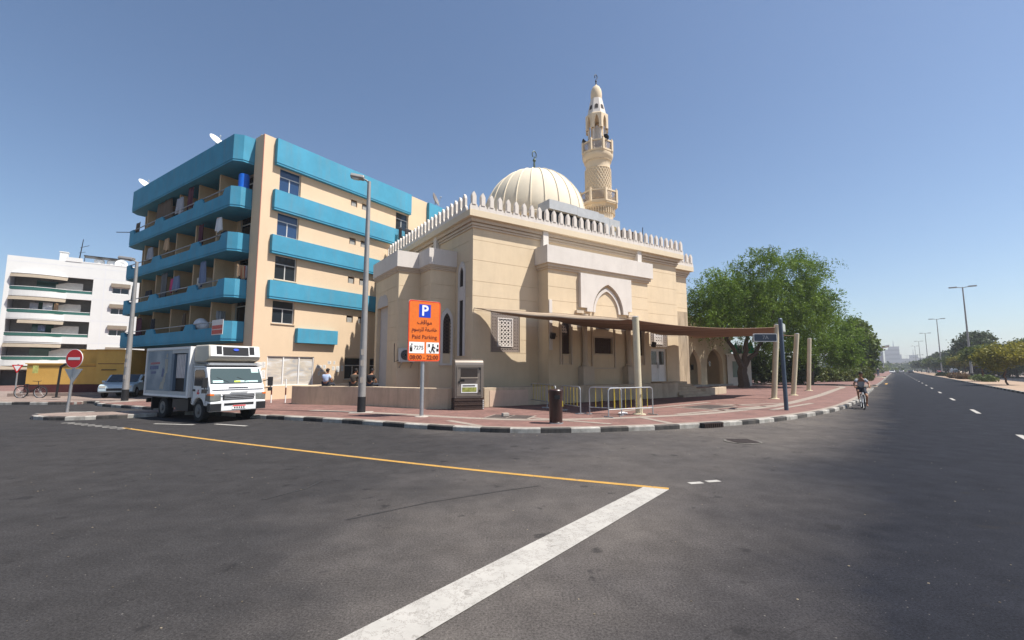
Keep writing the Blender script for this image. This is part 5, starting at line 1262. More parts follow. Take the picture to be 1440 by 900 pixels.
mb=MB(); mb.grid(sailpt,90,24); mb.build('fabric',M_FABRIC,ss,smooth=True,solid=.012)
mb=MB()
mb.tube([sailpt(i/40,0) for i in range(41)],.018,6); mb.tube([sailpt(i/40,1) for i in range(41)],.018,6); mb.tube([sailpt(0,i/16) for i in range(17)],.018,6); mb.tube([sailpt(1,i/16) for i in range(17)],.018,6)
mb.build('hem_cable',M_FABRIC,ss)
mb=MB()
for uu in (.17,.34,.51,.68,.85): mb.tube([sailpt(uu,i/16)+Vector((0,0,-.006)) for i in range(17)],.014,5)
mb.build('seam',mat('sail_seam',(.17,.11,.075),.9),ss)
mb=MB()
def lit_strip(u,v):
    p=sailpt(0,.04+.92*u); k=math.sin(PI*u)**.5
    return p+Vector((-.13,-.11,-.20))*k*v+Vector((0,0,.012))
mb.grid(lit_strip,20,3); mb.build('sunlit_hem_strip',mat('painted_sunlit_hem',(.50,.38,.27),.9,var=.06),ss,smooth=True,solid=.008)  # added strip in paler fabric colour paints the sunlit sail edge
mb=MB(); mb.tube([W1-O,Vector(MF.w(.12,0,5.08))-O],.02,6); mb.tube([W2-O,Vector(MF.w(18.7,.62,4.75))-O],.02,6); mb.tube([sailpt(0,0),Vector(T1)-O+Vector((0,0,-.1))],.02,6); mb.box(*[c for c in (0,0,0,0,0,0)]) if False else None; mb.build('tensioner',M_STEEL,ss)
# street name sign
sn=thing('street_name_sign','dark blue leaning pole carrying two street name plates near the kerb','street sign',(11.85,19.95,.13),0)
M_NAVY=mat('navy_pole',(.075,.10,.135),.5,metal=.2,var=.12,scale=4)
mb=MB(); mb.tube([(0,0,-.03),(-.03,0,3.95)],.085,14); mb.tube([(-.03,0,3.95),(-.03,0,4.0)],[.085,.05],12); mb.build('pole',M_NAVY,sn,smooth=True)
def plate(T,L,lab,bodytext,back):
    mb=MB(T); mb.xz(rrect(0,L,-.18,.18,.05),-.035,.035); pl=mb.build('name_plate',M_SIGNBACK,sn); pl['label']=lab
    mb=MB(T); mb.xz(rrect(.03,L-.03,-.15,.15,.04),-.04,-.0355); mb.build('plate_face',back,pl)
    if bodytext:
        mm_=mat('plate_lettering',(.17,.18,.20),.5,var=0); text('plate_text',bodytext,.24,mm_,pl,lambda u,v,d:T@Vector((L/2+u,-.042,v)))
plate(Matrix.Translation((-.14,-.02,3.14))@Matrix.Rotation(PI,4,'Z')@Matrix.Rotation(PI,4,'Z')@Matrix.Translation((-1.13,0,0)),1.03,'dark name plate seen face-on left of the pole','7A',mat('plate_navy',(.02,.03,.05),.4))
plate(Matrix.Translation((-.02,-.02,3.62))@Matrix.Rotation(R(52),4,'Z'),1.0,'pale name plate angled to the right of the pole top','',mat('plate_pale',(.40,.42,.36),.4,var=.2,scale=6))
# flush covers, drain
def cover(x,y,sx,sy,rz,lab,z=.1345,name='access_cover'):
    t=thing(name,lab,'manhole cover',(x,y,z),rz)
    mb=MB(); frame2=[(-sx,-sy),(sx,-sy),(sx,sy),(-sx,sy)]; mb.xy(frame2,0,.012); mb.build('frame',M_BAND,t)
    mb=MB(); mb.box(-sx+.09,-.03,-sy+.09,sy-.09,.0125,.02); mb.box(.03,sx-.09,-sy+.09,sy-.09,.0125,.02); mb.build('lid',mat('cast_iron',(.07,.055,.05),.7,var=.25,scale=6,bump=.5,bscale=60),t)
cover(9.3,21.7,1.15,.75,.65,'pair of dark square access covers set in a pale frame in the paving')
cover(-.05,17.2,.85,.6,-.3,'access cover in a pale frame left of the litter bin')
t=thing('manhole_cover','round iron manhole cover sunk in the asphalt near the kerb','manhole cover',(6.07,12.26,.004))
mb=MB(); mb.lathe([(.46,0),(.46,.008),(.40,.012)],0,0,28); mb.build('ring',mat('worn_ring',(.13,.12,.105),.9,var=.5,scale=9),t); mb=MB(); mb.lathe([(.39,0),(.39,.014)],0,0,28)
for i in range(-5,6): mb.box(-.3,.3,i*.065-.012,i*.065+.012,.0145,.022)
mb.build('lid',mat('cast_iron',(.07,.055,.05)),t)
t=thing('kerb_drain','black iron kerb drain inlet with vertical bars','drain',(6.55,15.16,0),R(22))
mb=MB(); mb.box(-.42,.42,-.06,.12,.0,.15); mb.build('inlet_box',M_BLACK,t); mb=MB()
for i in range(9): mb.box(-.38+i*.09,-.345+i*.09,-.085,-.061,.01,.13)
mb.box(-.42,.42,-.085,-.061,.131,.155); mb.build('grille',M_KBASE,t)
t=thing('concrete_block','small pale concrete block lying on the access cover left of the bin','block',(-.25,17.25,.155),.4)
mb=MB(); mb.box(-.12,.12,-.1,.1,0,.12); mb.build('block',M_CONC,t,bevel=.015)
t=thing('litter','crumpled white plastic bag lying at the foot of the shade sail post','litter',(4.3,18.0,.14))
mb=MB(); mb.sph((0,0,.05),(.18,.12,.06),8,6); mb.sph((.12,.05,.04),(.1,.09,.05),7,5); mb.build('bag',M_SWHITE,t)
# no-entry sign with the back of a give-way sign
ne=thing('no_entry_sign','round red no entry sign above the grey back of a triangle sign','road sign',(-18.12,18.95,.13),R(-6))
mb=MB(); mb.tube([(-.13,0,-.02),(.02,0,2.5)],.05,10); mb.build('post',M_STEEL,ne,smooth=True)
TT=Matrix.Translation((.04,-.07,2.2))@Matrix.Rotation(PI/2,4,'X')
mb=MB(TT); mb.lathe([(.39,-.01),(.39,.01)],0,0,36); mb.build('rim',M_SWHITE,ne)
mb=MB(TT); mb.lathe([(.37,.0102),(.37,.014)],0,0,36); ds=mb.build('disc',M_SRED,ne); mb=MB(TT); mb.box(-.27,.27,-.055,.055,.0142,.018); mb.build('bar',M_SWHITE,ds)
mb=MB(); mb.xz([(-.42,1.78),(.42,1.78),(0,1.18)],-.03,-.01); mb.build('triangle_back',M_SIGNBACK,ne)
gw=thing('give_way_sign','small inverted red and white give way triangle beneath the shop awning','road sign',(-32.2,29.8,.13),.2)
mb=MB(); mb.tube([(0,.03,0),(0,.03,2.1)],.04,8); mb.build('post',M_STEEL,gw); mb=MB(); mb.xz([(-.32,2.05),(.32,2.05),(0,1.5)],-.02,0); pn=mb.build('triangle',M_SRED,gw); mb=MB(); mb.xz([(-.2,1.98),(.2,1.98),(0,1.63)],-.024,-.0205); mb.build('inner_triangle',M_SWHITE,pn)
mb=MB(); mb.box(.85,1.15,-.02,.0,1.5,2.0); mb.bar((0,.03,1.9),(1.0,.03,1.9),.03); mb.build('side_plate',mat('yellow_plate',(.5,.5,.15),.5,var=.4,scale=4),gw)
t=thing('dark_post','dark slim post with a small head in front of the yellow building','post',(-28.4,28.7,.13)); mb=MB(); mb.tube([(0,0,0),(.1,0,1.9)],.06,8); mb.build('pole',M_BLACK,t); mb=MB(); mb.bar((.1,0,1.9),(.4,0,2.1),.1); mb.lathe([(.2,0),(.2,.06)],0,0,10); mb.build('head',M_BLACK,t)
def boll(x,y,lab):
    t=thing('thin_bollard',lab,'bollard',(x,y,.13),0,'thin red and white posts'); mb=MB(); mb.tube([(0,0,0),(0,0,1.25)],.03,8); mb.build('tube',M_SWHITE,t); mb=MB(); mb.tube([(0,0,.42),(0,0,.8)],.034,8); mb.build('red_band',M_SMAROON,t)
boll(-11.95,24.3,'thin white post with dark red band nearest the low wall end'); boll(-12.75,24.4,'thin white post with dark red band close to the truck mirror')
t=thing('round_sign_back','grey back of a round road sign beyond the shade sail posts','road sign',(36.2,56.6,.13)); mb=MB(); mb.tube([(0,0,0),(0,0,3.2)],.05,8); mb.build('post',M_STEEL,t); mb=MB(Matrix.Translation((0,-.06,2.95))@Matrix.Rotation(PI/2,4,'X')); mb.lathe([(.75,-.01),(.75,.01)],0,0,28); mb.build('disc',mat('pale_sign_back',(.55,.55,.55),.5),t)
# ================================================================== TRUCK
TR=Vector((-10.10,17.0,0)); tr=thing('refrigerated_truck','white refrigerated delivery truck with cooling unit above the cab and open side door','truck',TR,math.atan2(-.53,.85))
def arc(cx,cz,r,a0,a1,n=10): return [(cx+r*math.cos(R(a0+(a1-a0)*i/n)),cz+r*math.sin(R(a0+(a1-a0)*i/n))) for i in range(n+1)]
FA,RA=-.82,-3.75
cabp=[(-1.38,.62),(-1.38,1.95),(-1.30,2.02),(-.62,2.03),(-.36,1.96),(-.12,1.36),(-.03,1.25),(.02,1.05),(.04,.72),(.0,.62),(-.32,.60)]+arc(FA,.42,.45,22,158,8)
mb=MB(); mb.xz(cabp,-.97,.97); cab=mb.build('cab',M_TWHITE,tr,bevel=.035)
mb=MB()  # windscreen
def wq(pts,m,name,par,solid=.012):
    b_=MB(); b_.add(pts,[tuple(range(len(pts)))]); return b_.build(name,m,par,solid=solid)
def ws(t,y): return (-.36+.24*t+.028,y,1.96-.60*t+.012)
wq([ws(.08,-.86),ws(.08,.86),ws(.5,.90),ws(.97,.92),ws(.97,-.92),ws(.5,-.90)],M_TGLASS,'windscreen',cab)
mb=MB(); 
for y in (-.35,.35): mb.bar(ws(.93,y+.05),ws(.62,y-.35),.02)
mb.build('wiper',M_BLACK,cab)
mb=MB()
for y0,y1,a,b in ((-.85,-.5,.80,.94),(-.05,.25,.82,.93),(.28,.75,.84,.94),(.55,.82,.1,.35)):
    p=[ws(b,y0),ws(b,y1),ws(a,y1),ws(a,y0)]; mb.add([(q[0]+.008,q[1],q[2]+.004) for q in p],[(0,1,2,3)])
mb.build('dash_papers',mat('pale_teal_paper',(.45,.62,.60),.6),cab)
mb=MB(); p=[ws(.93,-.12),ws(.93,.1),ws(.84,.1),ws(.84,-.12)]; mb.add([(q[0]+.010,q[1],q[2]+.005) for q in p],[(0,1,2,3)]); mb.build('yellow_paper',mat('lime_paper',(.5,.65,.08),.6),cab)
for sy in (-1,1):
    y=sy*.974
    mb=MB(); mb.xz([(-1.18,1.30),(-1.18,1.82),(-1.10,1.88),(-.56,1.88),(-.44,1.78),(-.34,1.28)],min(y,y+.008*sy),max(y,y+.008*sy)); mb.build('side_window',M_GLASS,cab)
    mb=MB()
    for q in ([(-1.28,.66),(-1.28,1.95)],[(-.30,.66),(-.26,1.25)],[(-1.28,1.95),(-.52,1.95)]): mb.bar((q[0][0],y+.002*sy,q[0][1]),(q[1][0],y+.002*sy,q[1][1]),.008,.012)
    dr_=mb.build('door_seam',M_BLACK,cab); mb=MB(); mb.box(-1.24,-1.08,min(y,y+.02*sy),max(y,y+.02*sy),1.10,1.17); mb.build('handle',M_BLACK,dr_)
    mb=MB(); mb.bar((-.25,sy*.97,1.42),(.02,sy*1.16,1.52),.03); mb.bar((-.2,sy*.97,1.15),(.02,sy*1.16,1.2),.03); mb.tube([(.03,sy*1.17,1.15),(.03,sy*1.17,1.58)],.02,6); mb.box(-.02,.05,sy*1.17-.09,sy*1.17+.09,1.25,1.60); mb.box(-.01,.05,sy*1.17-.08,sy*1.17+.08,1.06,1.2); mb.build('mirror',M_BLACK,cab,bevel=.012)
    mb=MB(); mb.xz([(-.30,.78),(.05,.745),(.062,.80),(.058,.97),(.03,1.02),(-.26,1.0)],min(sy*.62,sy*.988),max(sy*.62,sy*.988)); hl=mb.build('headlight',mat('headlight_glass',(.20,.21,.20),.10,metal=.3,var=.2,scale=10),cab,bevel=.02)
    mb=MB(); mb.box(-.16,.064,min(sy*.86,sy*.993),max(sy*.86,sy*.993),.965,1.025); mb.build('indicator',mat('amber_lens',(.75,.16,.02),.3),hl)
# red door emblem: three small diamonds
mb=MB()
for cx,cz in ((-.85,1.12),(-.90,1.035),(-.80,1.035)): mb.xz([(cx-.035,cz),(cx,cz+.05),(cx+.035,cz),(cx,cz-.05)],-.982,-.975)
mb.build('door_emblem',M_SRED,cab)
mb=MB(); mb.box(.03,.065,-.55,.55,.80,.98); gr=mb.build('grille',M_BLACK,cab,bevel=.01); mb=MB()
for z in (.84,.90,.955): mb.box(.066,.08,-.52,.52,z-.012,z+.012)
mb.box(.066,.082,-.60,.60,.985,1.01); mb.build('grille_slat',M_STEEL,gr)
mb=MB(); mb.bar((.012,-.9,1.16),(.012,.9,1.16),.02,.012); mb.build('bonnet_seam',M_BLACK,cab); mb=MB(); mb.bar((-.02,-.35,1.235),(-.02,.35,1.235),.05,.02); mb.build('wiper_cowl',M_BLACK,cab)
mb=MB(); mb.box(.045,.075,-.30,.30,1.045,1.075); mb.build('nose_lettering_strip',M_STEEL,cab)
mb=MB(); mb.yz([(-.98,.40),(.98,.40),(.98,.73),(.62,.76),(-.62,.76),(-.98,.73)],-.10,.09); bp_=mb.build('bumper',M_TWHITE,cab,bevel=.03)
mb=MB(); mb.box(.091,.11,-.97,-.62,.42,.68); mb.box(.091,.11,.62,.97,.42,.68); mb.box(.091,.10,-.52,.52,.60,.68); mb.box(-.1,.10,-.99,-.981,.42,.7); mb.build('bumper_insert',M_BLACK,bp_)
mb=MB(); mb.box(.092,.108,-.24,.24,.46,.60); pl_=mb.build('number_plate',M_SWHITE,bp_); mb=MB(); mb.box(.1085,.111,-.23,.23,.555,.595); mb.build('plate_red_strip',M_SRED,pl_); mb=MB()
for k in range(5): mb.box(.1085,.111,-.18+.08*k,-.13+.08*k,.48,.54)
mb.build('plate_characters',M_SBLACK,pl_)
mb=MB(); mb.box(-1.36,-.34,-.99,.99,2.035,2.06); mb.box(-.5,-.42,-.86,.86,2.06,2.13); mb.tube([(-.45,-.86,2.1),(-1.3,-.86,2.16)],.03,6); mb.tube([(-.45,.86,2.1),(-1.3,.86,2.16)],.03,6); mb.build('roof_rail',M_STEEL,cab)
# chassis, wheels
mb=MB(); mb.box(-5.2,-.9,-.45,-.33,.48,.68); mb.box(-5.2,-.9,.33,.45,.48,.68); mb.box(-2.6,-1.6,-.95,-.5,.35,.78); mb.box(-3.0,-2.65,-.9,-.5,.42,.76); mb.box(-5.25,-5.15,-.95,.95,.55,.72); mb.box(-4.75,-4.7,-.95,-.35,.3,.78); mb.box(-1.4,-.2,-.9,.9,.55,.62); mb.build('chassis',M_BLACK,tr)
def wheel(x,y,name,par,r=.40,wd=.24,dual=False):
    T=Matrix.Translation((x,y,r+.004))@Matrix.Rotation(PI/2,4,'X')
    mb=MB(T); mb.lathe([(r*.62,-wd/2),(r*.92,-wd/2),(r,-wd/2+.03),(r,wd/2-.03),(r*.92,wd/2),(r*.62,wd/2)],0,0,30); 
    if dual: mb.lathe([(r*.62,-wd*1.7),(r,-wd*1.6),(r,-wd*.7),(r*.62,-wd*.6)],0,0,30)
    w_=mb.build(name,M_RUBBER,par,smooth=True)
    s=1 if y<0 else -1
    mb=MB(T); mb.lathe([(r*.60,s*(wd/2+.004)),(r*.52,s*(wd/2-.03)),(r*.30,s*(wd/2-.02)),(r*.26,s*(wd/2+.05)),(.02,s*(wd/2+.055))],0,0,24); mb.build('rim',mat('dusty_rim',(.16,.155,.15),.6,metal=.3,var=.2,scale=6),w_,smooth=True)
for y in (-.82,.82): wheel(FA,y,'wheel',tr); wheel(RA,y*.98,'wheel',tr,dual=False)
mb=MB(); mb.xz([(RA-.55,.78),(RA-.5,.86),(RA+.5,.86),(RA+.55,.78)],-.98,.98); mb.build('mudguard',M_BLACK,tr)
# cargo box
bxz0,bxz1=.86,2.72; BX0,BX1=-5.25,-1.48
dx0,dx1=-2.92,-1.72
mb=MB(); mb.box(BX0,dx0,-1.03,-.95,bxz0,bxz1); mb.box(dx1,BX1,-1.03,-.95,bxz0,bxz1); mb.box(dx0,dx1,-1.03,-.95,2.50,bxz1); mb.box(dx0,dx1,-1.03,-.95,bxz0,1.06)
mb.box(BX0,BX1,.95,1.03,bxz0,bxz1); mb.box(BX0,BX1,-.95,.95,bxz1-.08,bxz1); mb.box(BX0,BX1,-.95,.95,bxz0,bxz0+.08); mb.box(BX0,BX0+.08,-.95,.95,bxz0+.08,bxz1-.08); mb.box(BX1-.08,BX1,-.95,.95,bxz0+.08,bxz1-.08)
cb=mb.build('cargo_box',M_TBOX,tr)
mb=MB(); mb.box(BX0-.01,BX1+.02,-1.06,-1.031,bxz1-.07,bxz1+.02); mb.box(BX0-.01,BX1+.02,-1.06,-1.031,bxz0-.02,bxz0+.06); mb.box(BX1-.10,BX1+.02,-1.06,-1.031,bxz0+.06,bxz1-.07); mb.box(BX1+.001,BX1+.02,-1.03,1.05,bxz0,bxz1+.02); mb.box(BX0-.01,BX0+.05,-1.06,-1.031,bxz0+.06,bxz1-.07); mb.box(BX0,BX1,-1.031,1.03,bxz1+.001,bxz1+.02); mb.build('edge_trim',M_WFRAME,cb)
mb=MB(); mb.box(dx0-.02,dx0+.16,-1.045,-.94,1.08,2.48); mb.box(dx1-.10,dx1+.02,-1.045,-.94,1.08,2.48); mb.build('door_frame',mat('slate_blue_edge',(.10,.14,.19),.5),cb)
mb=MB(); mb.box(dx0+.16,dx1-.1,-.94,-.90,1.08,1.55); mb.build('door_opening',M_DARKREC,cb)
mb=MB(); n=12
for k in range(n):
    x=dx0+.30+.76*k/n; mb.box(x,x+.058,-1.0+.012*(k%2),-.975+.012*(k%2),1.56,2.46)
mb.build('strip_curtain',mat('curtain_strip',(.50,.46,.47),.25,var=.15,scale=4),cb)
# printed side panel: pale blue with a standing figure and lettering strips
mp_=bpy.data.materials.new('side_print'); mp_.use_nodes=True; n_=mp_.node_tree; b_=n_.nodes['Principled BSDF']; b_.inputs['Roughness'].default_value=.5
tc=_n(n_,'ShaderNodeTexCoord'); no=_n(n_,'ShaderNodeTexNoise'); no.inputs['Scale'].default_value=1.1; no.inputs['Detail'].default_value=4; n_.links.new(tc.outputs['Object'],no.inputs['Vector'])
cr=_n(n_,'ShaderNodeValToRGB'); cr.color_ramp.elements[0].position=.35; cr.color_ramp.elements[0].color=(.11,.16,.21,1); cr.color_ramp.elements[1].position=.66; cr.color_ramp.elements[1].color=(.27,.31,.34,1); n_.links.new(no.outputs['Fac'],cr.inputs['Fac']); n_.links.new(cr.outputs['Color'],b_.inputs['Base Color'])
mb=MB(); mb.box(-5.12,-2.98,-1.036,-1.0315,1.05,2.62); pr=mb.build('side_print',mp_,cb)
mb=MB()
def blob(cx,cz,rx,rz_,y=-1.040): mb.xz([(cx+rx*math.cos(a),cz+rz_*math.sin(a)) for a in [i*PI/8 for i in range(16)]],y,-1.0365)
blob(-3.40,2.42,.07,.09); mb.xz([(-3.55,2.3),(-3.28,2.28),(-3.3,1.75),(-3.5,1.7)],-1.039,-1.0365); mb.xz([(-3.72,1.35),(-3.45,1.38),(-3.4,1.75),(-3.55,1.74)],-1.0395,-1.0366); mb.xz([(-3.9,1.12),(-3.55,1.12),(-3.5,1.4),(-3.8,1.4)],-1.0385,-1.0366); mb.build('figure_print',mat('figure_cream',(.34,.32,.27),.6,var=.2,scale=6),pr)
mb=MB(); mb.xz([(-3.8,1.6),(-3.62,1.6),(-3.6,1.9),(-3.72,1.95)],-1.0395,-1.037); mb.build('blue_shirt_print',mat('print_navy',(.10,.12,.22),.6,var=.3,scale=12),pr)
mb=MB(); mb.xz([(-4.9,2.02),(-4.1,2.04),(-4.1,1.9),(-4.9,1.88)],-1.0385,-1.037); mb.build('dark_lettering_strip',mat('print_navy',(.1,.1,.2)),pr); mb=MB(); mb.xz([(-4.75,1.8),(-4.3,1.82),(-4.3,1.72),(-4.75,1.7)],-1.0385,-1.037); mb.build('dark_lettering_strip',mat('print_navy',(.10,.12,.22),.6,var=.3,scale=12),pr)
mb=MB(); mb.xz([(-4.85,2.16),(-4.0,2.18),(-4.0,2.1),(-4.85,2.08)],-1.0385,-1.037); mb.build('red_lettering_strip',mat('print_red',(.36,.12,.13),.6,var=.3,scale=12),pr)
# cooling unit above the cab
mb=MB(); mb.xz([(-1.44,2.16),(-.70,2.14),(-.40,2.24),(-.33,2.36),(-.42,2.78),(-1.44,2.78)],-.93,.93); cu=mb.build('cooling_unit',mat('cooler_cream',(.50,.46,.38),.45,var=.05),tr,bevel=.05)
mb=MB(); 
def cq(t,y): return (-.33-.09*t+.012,y,2.36+.42*t)
def cpatch(y0,y1,t0,t1,m,name,o=.006):
    b_=MB(); b_.add([(cq(t0,y0)[0]+o,y0,cq(t0,y0)[2]),(cq(t0,y1)[0]+o,y1,cq(t0,y1)[2]),(cq(t1,y1)[0]+o,y1,cq(t1,y1)[2]),(cq(t1,y0)[0]+o,y0,cq(t1,y0)[2])],[(0,1,2,3)]); return b_.build(name,m,cu,solid=.01)
cpatch(-.88,.88,.02,.95,M_TWHITE,'front_cover',-.004)
cpatch(-.46,.46,.10,.84,M_BLACK,'fan_grille',.006)
for s in (-1,1): cpatch(min(s*.5,s*.68),max(s*.5,s*.68),.2,.9,M_BLACK,'louvre',.006)
b_=MB(); c=cq(.62,0); b_.prism([(.10*math.cos(a),.045*math.sin(a)) for a in [i*PI/10 for i in range(20)]],lambda u,v,d:(c[0]+.022+d-v*.4,u,c[2]+v),0,.006); b_.build('badge',M_SBLUE,cu)
# ================================================================== CARS
def car(loc,rz,col,lab,van=False,L=4.1,W=1.72,H=1.42,name='car',cat='car',group=None,detail=True):
    t=thing(name,lab,cat,loc,rz,group); m=mat('car_paint_%s'%name+str(col),col,.25,var=.03,spec=.6)
    wr=.32; f=L/2
    if van: p=[(-f,.35),(-f,H-.08),(-f+.1,H),(f-1.5,H),(f-.75,H*.62),(f-.05,H*.52),(f,.35)]
    else: p=[(-f,.4),(-f-.02,.8),(-f+.25,.92),(-f+.85,H-.03),(-f+1.4,H),(f-1.75,H-.02),(f-1.05,.95),(f-.15,.82),(f,.65),(f,.38)]
    fx,rx=f-.85,-f+.85
    bot=arc(fx,.33,.38,8,172,6)+arc(rx,.33,.38,8,172,6)
    mb=MB(); mb.xz(p+[(fx+.42,.30)]+bot+[(rx-.42,.30)],-W/2,W/2); b=mb.build('body',m,t,bevel=.06)
    gl=M_GLASS
    mb=MB()
    if van:
        for s in (-1,1): mb.xz([(-f+.3,H*.55),(-f+.3,H-.2),(f-1.55,H-.2),(f-1.0,H*.58)],min(s*W/2,s*(W/2+.008)),max(s*W/2,s*(W/2+.008)))
        mb.add([(f-1.48,-W*.44,H-.03),(f-1.48,W*.44,H-.03),(f-.76,W*.46,H*.64),(f-.76,-W*.46,H*.64)],[(0,1,2,3)])
    else:
        for s in (-1,1): mb.xz([(-f+.5,.95),(-f+.98,H-.1),(f-1.8,H-.1),(f-1.2,.95)],min(s*W/2,s*(W/2+.008)),max(s*W/2,s*(W/2+.008)))
        mb.add([(f-1.74,-W*.42,H-.005),(f-1.74,W*.42,H-.005),(f-1.02,W*.45,.985),(f-1.02,-W*.45,.985)],[(0,1,2,3)])
        mb.add([(-f+.83,-W*.42,H-.015),(-f+.83,W*.42,H-.015),(-f+.24,W*.44,.98),(-f+.24,-W*.44,.98)],[(0,1,2,3)])
    mb.build('window',gl,b,solid=.015)
    for s in (-1,1):
        wheel(fx,s*(W/2-.1),'wheel',t,wr,.2); wheel(rx,s*(W/2-.1),'wheel',t,wr,.2)
        mb=MB(); mb.box(f-.14,f+.012,min(s*W*.28,s*W*.46),max(s*W*.28,s*W*.46),.62,.76); mb.build('headlight',M_LAMPG,b)
        mb=MB(); mb.box(-f-.03,-f+.1,min(s*W*.3,s*W*.46),max(s*W*.3,s*W*.46),.66,.82); mb.build('tail_light',M_SRED,b)
        mb=MB(); mb.box(f-1.25,f-1.1,min(s*(W/2),s*(W/2+.16)),max(s*(W/2),s*(W/2+.16)),.93,1.05); mb.build('mirror',m,b)
    mb=MB(); mb.box(f-.05,f+.014,-W*.25,W*.25,.45,.6); mb.build('grille',M_BLACK,b)
    return t
car((-25.1,30.0,.13),R(-66),(.40,.50,.56),'pale blue grey car parked behind the far left street lamp')
car((166,200,0),R(230),(.70,.70,.70),'white car driving towards the camera at the left side of the far road',group=None)
car(RF.w(265,-4.9),R(50),(.03,.035,.045),'dark car driving away near the far end of the road')
car(RF.w(300,-2.0),R(50),(.55,.56,.58),'silver car at the far end of the road')
car(RF.w(235,-16.2,.0),R(50),(.72,.72,.72),'white van on the opposite carriageway behind the median trees',van=True,L=5.2,H=2.2,W=1.9,name='van',cat='van')
car(RF.w(205,-20.4,.0),R(230),(.66,.66,.68),'white car on the opposite carriageway left of the white van')
car((180,168,.12),R(40),(.35,.02,.02),'red car parked under the trees at far right')
car((163,168,.12),R(42),(.02,.025,.05),'dark blue car parked behind the nearest median lamp')
car(RF.w(330,-17.5,0),R(230),(.5,.07,.05),'small red car far away behind the median')
# ================================================================== BICYCLES
def bicycle(loc,rz,lab,m,r=.36,sp=1.06,lean=0.):
    t=thing('bicycle',lab,'bicycle',loc,rz); t.rotation_euler=(lean,0,rz)
    fx,rx=sp/2,-sp/2
    for x in (fx,rx):
        mb=MB(); mb.tube([(x+r*math.cos(a),0,r+r*math.sin(a)) for a in [i*2*PI/32 for i in range(33)]],.028,8,cap=False); w_=mb.build('wheel',M_RUBBER,t,smooth=True)
        mb=MB(); mb.tube([(x+(r-.03)*math.cos(a),0,r+(r-.03)*math.sin(a)) for a in [i*2*PI/32 for i in range(33)]],.014,6,cap=False)
        for i in range(14): a=i*2*PI/14; mb.tube([(x,0,r),(x+(r-.03)*math.cos(a),0,r+(r-.03)*math.sin(a))],.004,4)
        mb.tube([(x,-.05,r),(x,.05,r)],.03,8); mb.build('rim',M_SWHITE if m is M_SWHITE else M_STEEL,w_)
    bbx=(-.08,0,r-.03); seat=(-.24,0,.80); head=(fx-.14,0,.80); hb=(fx-.10,0,r+.33)
    mb=MB(); mb.tube([bbx,seat],.02,8); mb.tube([bbx,hb],.022,8); mb.tube([(-.22,0,.72),head],.02,8); mb.tube([head,hb],.024,8)
    for s in (-1,1): mb.tube([hb,(fx-.06,s*.06,r+.3),(fx,s*.06,r)],.014,6); mb.tube([bbx,(rx,s*.06,r)],.012,6); mb.tube([(-.22,0,.72),(rx,s*.06,r)],.012,6)
    mb.build('frame',m,t,smooth=True)
    mb=MB(); mb.tube([head,(head[0]-.03,0,1.0)],.018,8); mb.tube([(head[0]-.10,-.30,1.04),(head[0]-.02,-.12,1.02),(head[0]-.02,.12,1.02),(head[0]-.10,.30,1.04)],.015,8); mb.build('handlebar',M_BLACK,t,smooth=True)
    mb=MB(); mb.sph((-.25,0,.83),(.14,.08,.035),12,6); mb.build('saddle',M_BLACK,t,smooth=True)
    mb=MB(); mb.tube([(bbx[0],-.06,bbx[2]),(bbx[0]+.02,-.10,bbx[2]-.16)],.012,6); mb.tube([(bbx[0],.06,bbx[2]),(bbx[0]-.02,.10,bbx[2]+.16)],.012,6); mb.box(bbx[0]-.04,bbx[0]+.08,-.20,-.10,bbx[2]-.18,bbx[2]-.15); mb.box(bbx[0]-.08,bbx[0]+.04,.10,.20,bbx[2]+.15,bbx[2]+.18); mb.lathe([(.09,-.005),(.09,.005)],0,0,16) if False else None; mb.build('pedal',M_BLACK,t)
    return t
CY=Vector((16.95,22.3,0)); CRZ=R(-122)
bicycle(CY,CRZ,'small bicycle with white trim being ridden along the kerb towards the camera',M_SWHITE,.34,1.0)
bicycle((-29.6,28.3,.13),R(8),'dark bicycle parked on the pavement in front of the white block',M_BLACK,.36,1.06)
# ================================================================== PEOPLE
SHIRT_G=mat('tshirt_grey',(.30,.32,.36),.9,var=.1,scale=9); SHORT_D=mat('shorts_navy',(.03,.035,.05),.9,var=.15)
def head(parent,c,s=1.,yaw=0.,hair=M_HAIR,tilt=0.):
    """head with brow, nose, mouth, ears facing local -y before yaw; hair cap child"""
    T=Matrix.Translation(c)@Matrix.Rotation(yaw,4,'Z')@Matrix.Rotation(tilt,4,'X')@Matrix.Scale(s,4)
    mb=MB(T); mb.sph((0,0,.015),(.074,.094,.112),16,12); mb.sph((0,-.03,-.055),(.055,.062,.06),12,8); mb.sph((0,-.098,-.01),(.012,.02,.022),8,6)
    for sx in (-1,1): mb.sph((sx*.076,.005,0),(.012,.022,.032),8,6)
    h_=mb.build('face',M_SKIN,parent,smooth=True)
    mb=MB(T)
    for sx in (-1,1): mb.sph((sx*.030,-.084,.022),(.013,.008,.008),8,6)
    mb.sph((0,-.088,-.058),(.022,.008,.005),8,6); mb.build('eyes_and_mouth',M_HAIR,h_)
    mb=MB(T); mb.sph((0,.014,.038),(.086,.10,.108),16,10); mb.sph((0,-.05,.095),(.07,.05,.04),10,6); mb.build('hair',hair,parent,smooth=True)
    return h_
